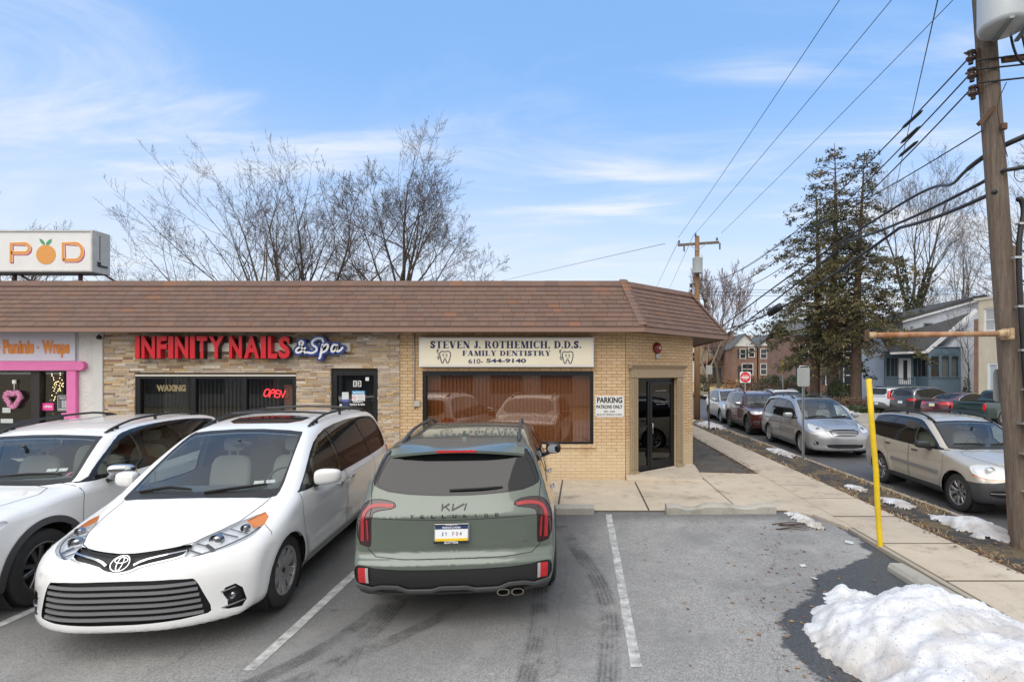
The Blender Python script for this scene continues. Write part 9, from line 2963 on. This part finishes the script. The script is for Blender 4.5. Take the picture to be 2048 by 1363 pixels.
 m=MB();m.box(hx(1797,yr),hx(1821,yr),yr-.06,yr-.004,hz(768,yr),hz(716,yr));d=m.build('door',WTRIM,t)
 m=MB();m.box(hx(1805.5,yr),hx(1813.5,yr),yr-.075,yr-.062,hz(760,yr),hz(720,yr));m.build('door_glass',DGLASS,d)
 for a,b in ((1773,1779),(1782,1788),(1790,1794),(1827,1833),(1836,1841),(1844,1850)):
  m=MB();m.box(hx(a,yr),hx(b,yr),yr-.04,yr-.003,hz(752,yr),hz(716,yr));m.build('window',DGLASS,t)
 m=MB()
 for k in range(15):a=hx(1768)+(hx(1822)-hx(1768))*k/14;m.box(a-.012,a+.012,y-.3,y-.276,-.1,hz(757))
 m.box(hx(1768),hx(1822),y-.305,y-.27,hz(757),hz(755.5));m.build('railing',SHUT,t)
 m=MB();m.box(hx(1768),x0,y-.33,yr,-.2,hz(772));m.build('porch_floor',bl,t)
 # cream commercial building, facing the street
 A=Vector((hx(1957,35.5),35.5,0))
 t=thing('cream_building','cream stucco two storey building with brick quoin and white windows at the right edge','building',A,0)
 cream=M('cream_stucco',(.60,.545,.44),.9,var=(1.2,(.45,.40,.32),.7),bump=(18,.5))
 h=CAM_H+(745-601)*35.5/1090
 D=14.
 # wall runs towards the viewer, turned a little; local x along the wall
 ang=atan2(-5.0,1.05)
 m=MB()
 op=[(.35,1.85,5.05,6.55),(.62,3.6,-.1,3.05)]
 for a,b,c,d in ((0,.35,-.3,h),(.35,1.85,3.05,5.05),(.35,1.85,6.55,h),(1.85,9,3.05,h),(.35,.62,-.3,3.05),(3.6,9,-.3,3.05)):m.box(a,b,0,.35,c,d)
 o=m.build('wall',cream,t,(0,0,0),ang)
 m=MB();m.box(-.28,-.004,-.05,.35,-.3,h-1.2);m.build('brick_quoin',RBRICK,t,(0,0,0),ang)
 m=MB();m.box(-.3,9,-.06,10,h,h+.16);m.build('parapet_cap',M('pale_trim',(.55,.52,.46)),t,(0,0,0),ang)
 m=MB();m.box(.36,9,.36,10,-.3,h-.01);m.build('rear_block',cream,t,(0,0,0),ang)
 m=MB()
 a,b,c,d=op[0]
 for q in ((a,a+.1,c,d),(b-.1,b,c,d),(a+.1,b-.1,d-.1,d),(a+.1,b-.1,c,c+.1),((a+b)/2-.06,(a+b)/2+.06,c+.1,d-.1),(a+.1,b-.1,c+.7,c+.76)):m.box(q[0],q[1],.06,.14,q[2],q[3])
 m.box(a-.1,b+.1,-.06,.03,c-.1,c-.004)
 w=m.build('window',WTRIM,t,(0,0,0),ang)
 m=MB();m.box(a+.1,b-.1,.10,.11,c+.1,d-.1);m.build('pane',M('blind_pane',(.42,.44,.45),.15,spec=.5),w)
 m=MB()
 a,b,c,d=op[1]
 for q in ((a,a+.12,c,d),(b-.1,b,c,d),(a+.12,b-.1,d-.12,d),(a+.62,a+.74,c,d-.12)):m.box(q[0],q[1],.02,.14,q[2],q[3])
 m.build('shopfront',WTRIM,t,(0,0,0),ang)
 m=MB();m.box(a+.12,b-.1,.08,.09,c,d-.12);m.build('shop_pane',M('pale_pane',(.40,.47,.52),.1,spec=.5),t,(0,0,0),ang)
 m=MB()
 put(m,text_fit('A',.34,.42,bold=.02,extrude=.006),a+1.15,.07,2.05,(.03,.07,.30));put(m,text_fit('CONS',1.1,.40,bold=.02,extrude=.006),a+1.45,.07,1.62,(.03,.07,.30));put(m,text_fit('FINANCIAL',.9,.10,extrude=.006),a+1.45,.07,.85,(.1,.2,.4))
 m.build('lettering',TINT,t,(0,0,0),ang)
 m=MB();m.box(.1,.7,2.5,3.3,h,h+.6);m.build('chimney',M('dark_brick',(.07,.05,.045),.9),t,(0,0,0),ang)
 # small bits by the street: bins and a hydrant marker
 t=thing('wheelie_bin','dark green wheelie bin standing at the kerb beyond the brown sign post','bin',((1426-1162)*31/1090.,31.,RZ+.1))
 m=MB();m.prism([(-.24,0),(.24,0),(.29,.95),(-.29,.95)],'y',-.3,.3);m.build('body',M('bin_green',(.02,.035,.03),.5),t)
 m=MB();m.bbox(-.31,.31,-.34,.33,.95,1.02,.02);m.build('lid',M('bin_green',(.02,.035,.03)),t)
 t=thing('marker_post','yellow topped marker post in the hedge left of the evergreens','post',((1566-1162)*47/1090.,47.,0))
 m=MB();m.tube([(0,0,0),(0,0,2.3)],.05,8);m.build('post',GALV,t)
 m=MB();m.bbox(-.07,.07,-.05,.05,2.3,3.6,.02);m.build('head',M('marker_yellow',(.55,.36,.05),.6),t)
 # what stands across the lot behind the viewer and shows in the glass
 t=thing('opposite_shops','long cream shop building across the lot, seen mirrored in the shop windows','building',(0,-20,0))
 m=MB()
 xs=np.arange(-40,41,4.)
 m.box(-42,42,-8,0,3.3,5.2);m.box(-42,42,-8,0,-1,.7)
 for x in xs:m.box(x-.7,x+.7,-8,0,.7,3.3)
 m.build('wall',cream,t)
 m=MB();m.box(-42,42,-.4,-.3,.7,3.3);m.build('window',M('dull_pane',(.16,.15,.14),.3),t)
houses()
place_telluride()
place_sienna()
place_rest()
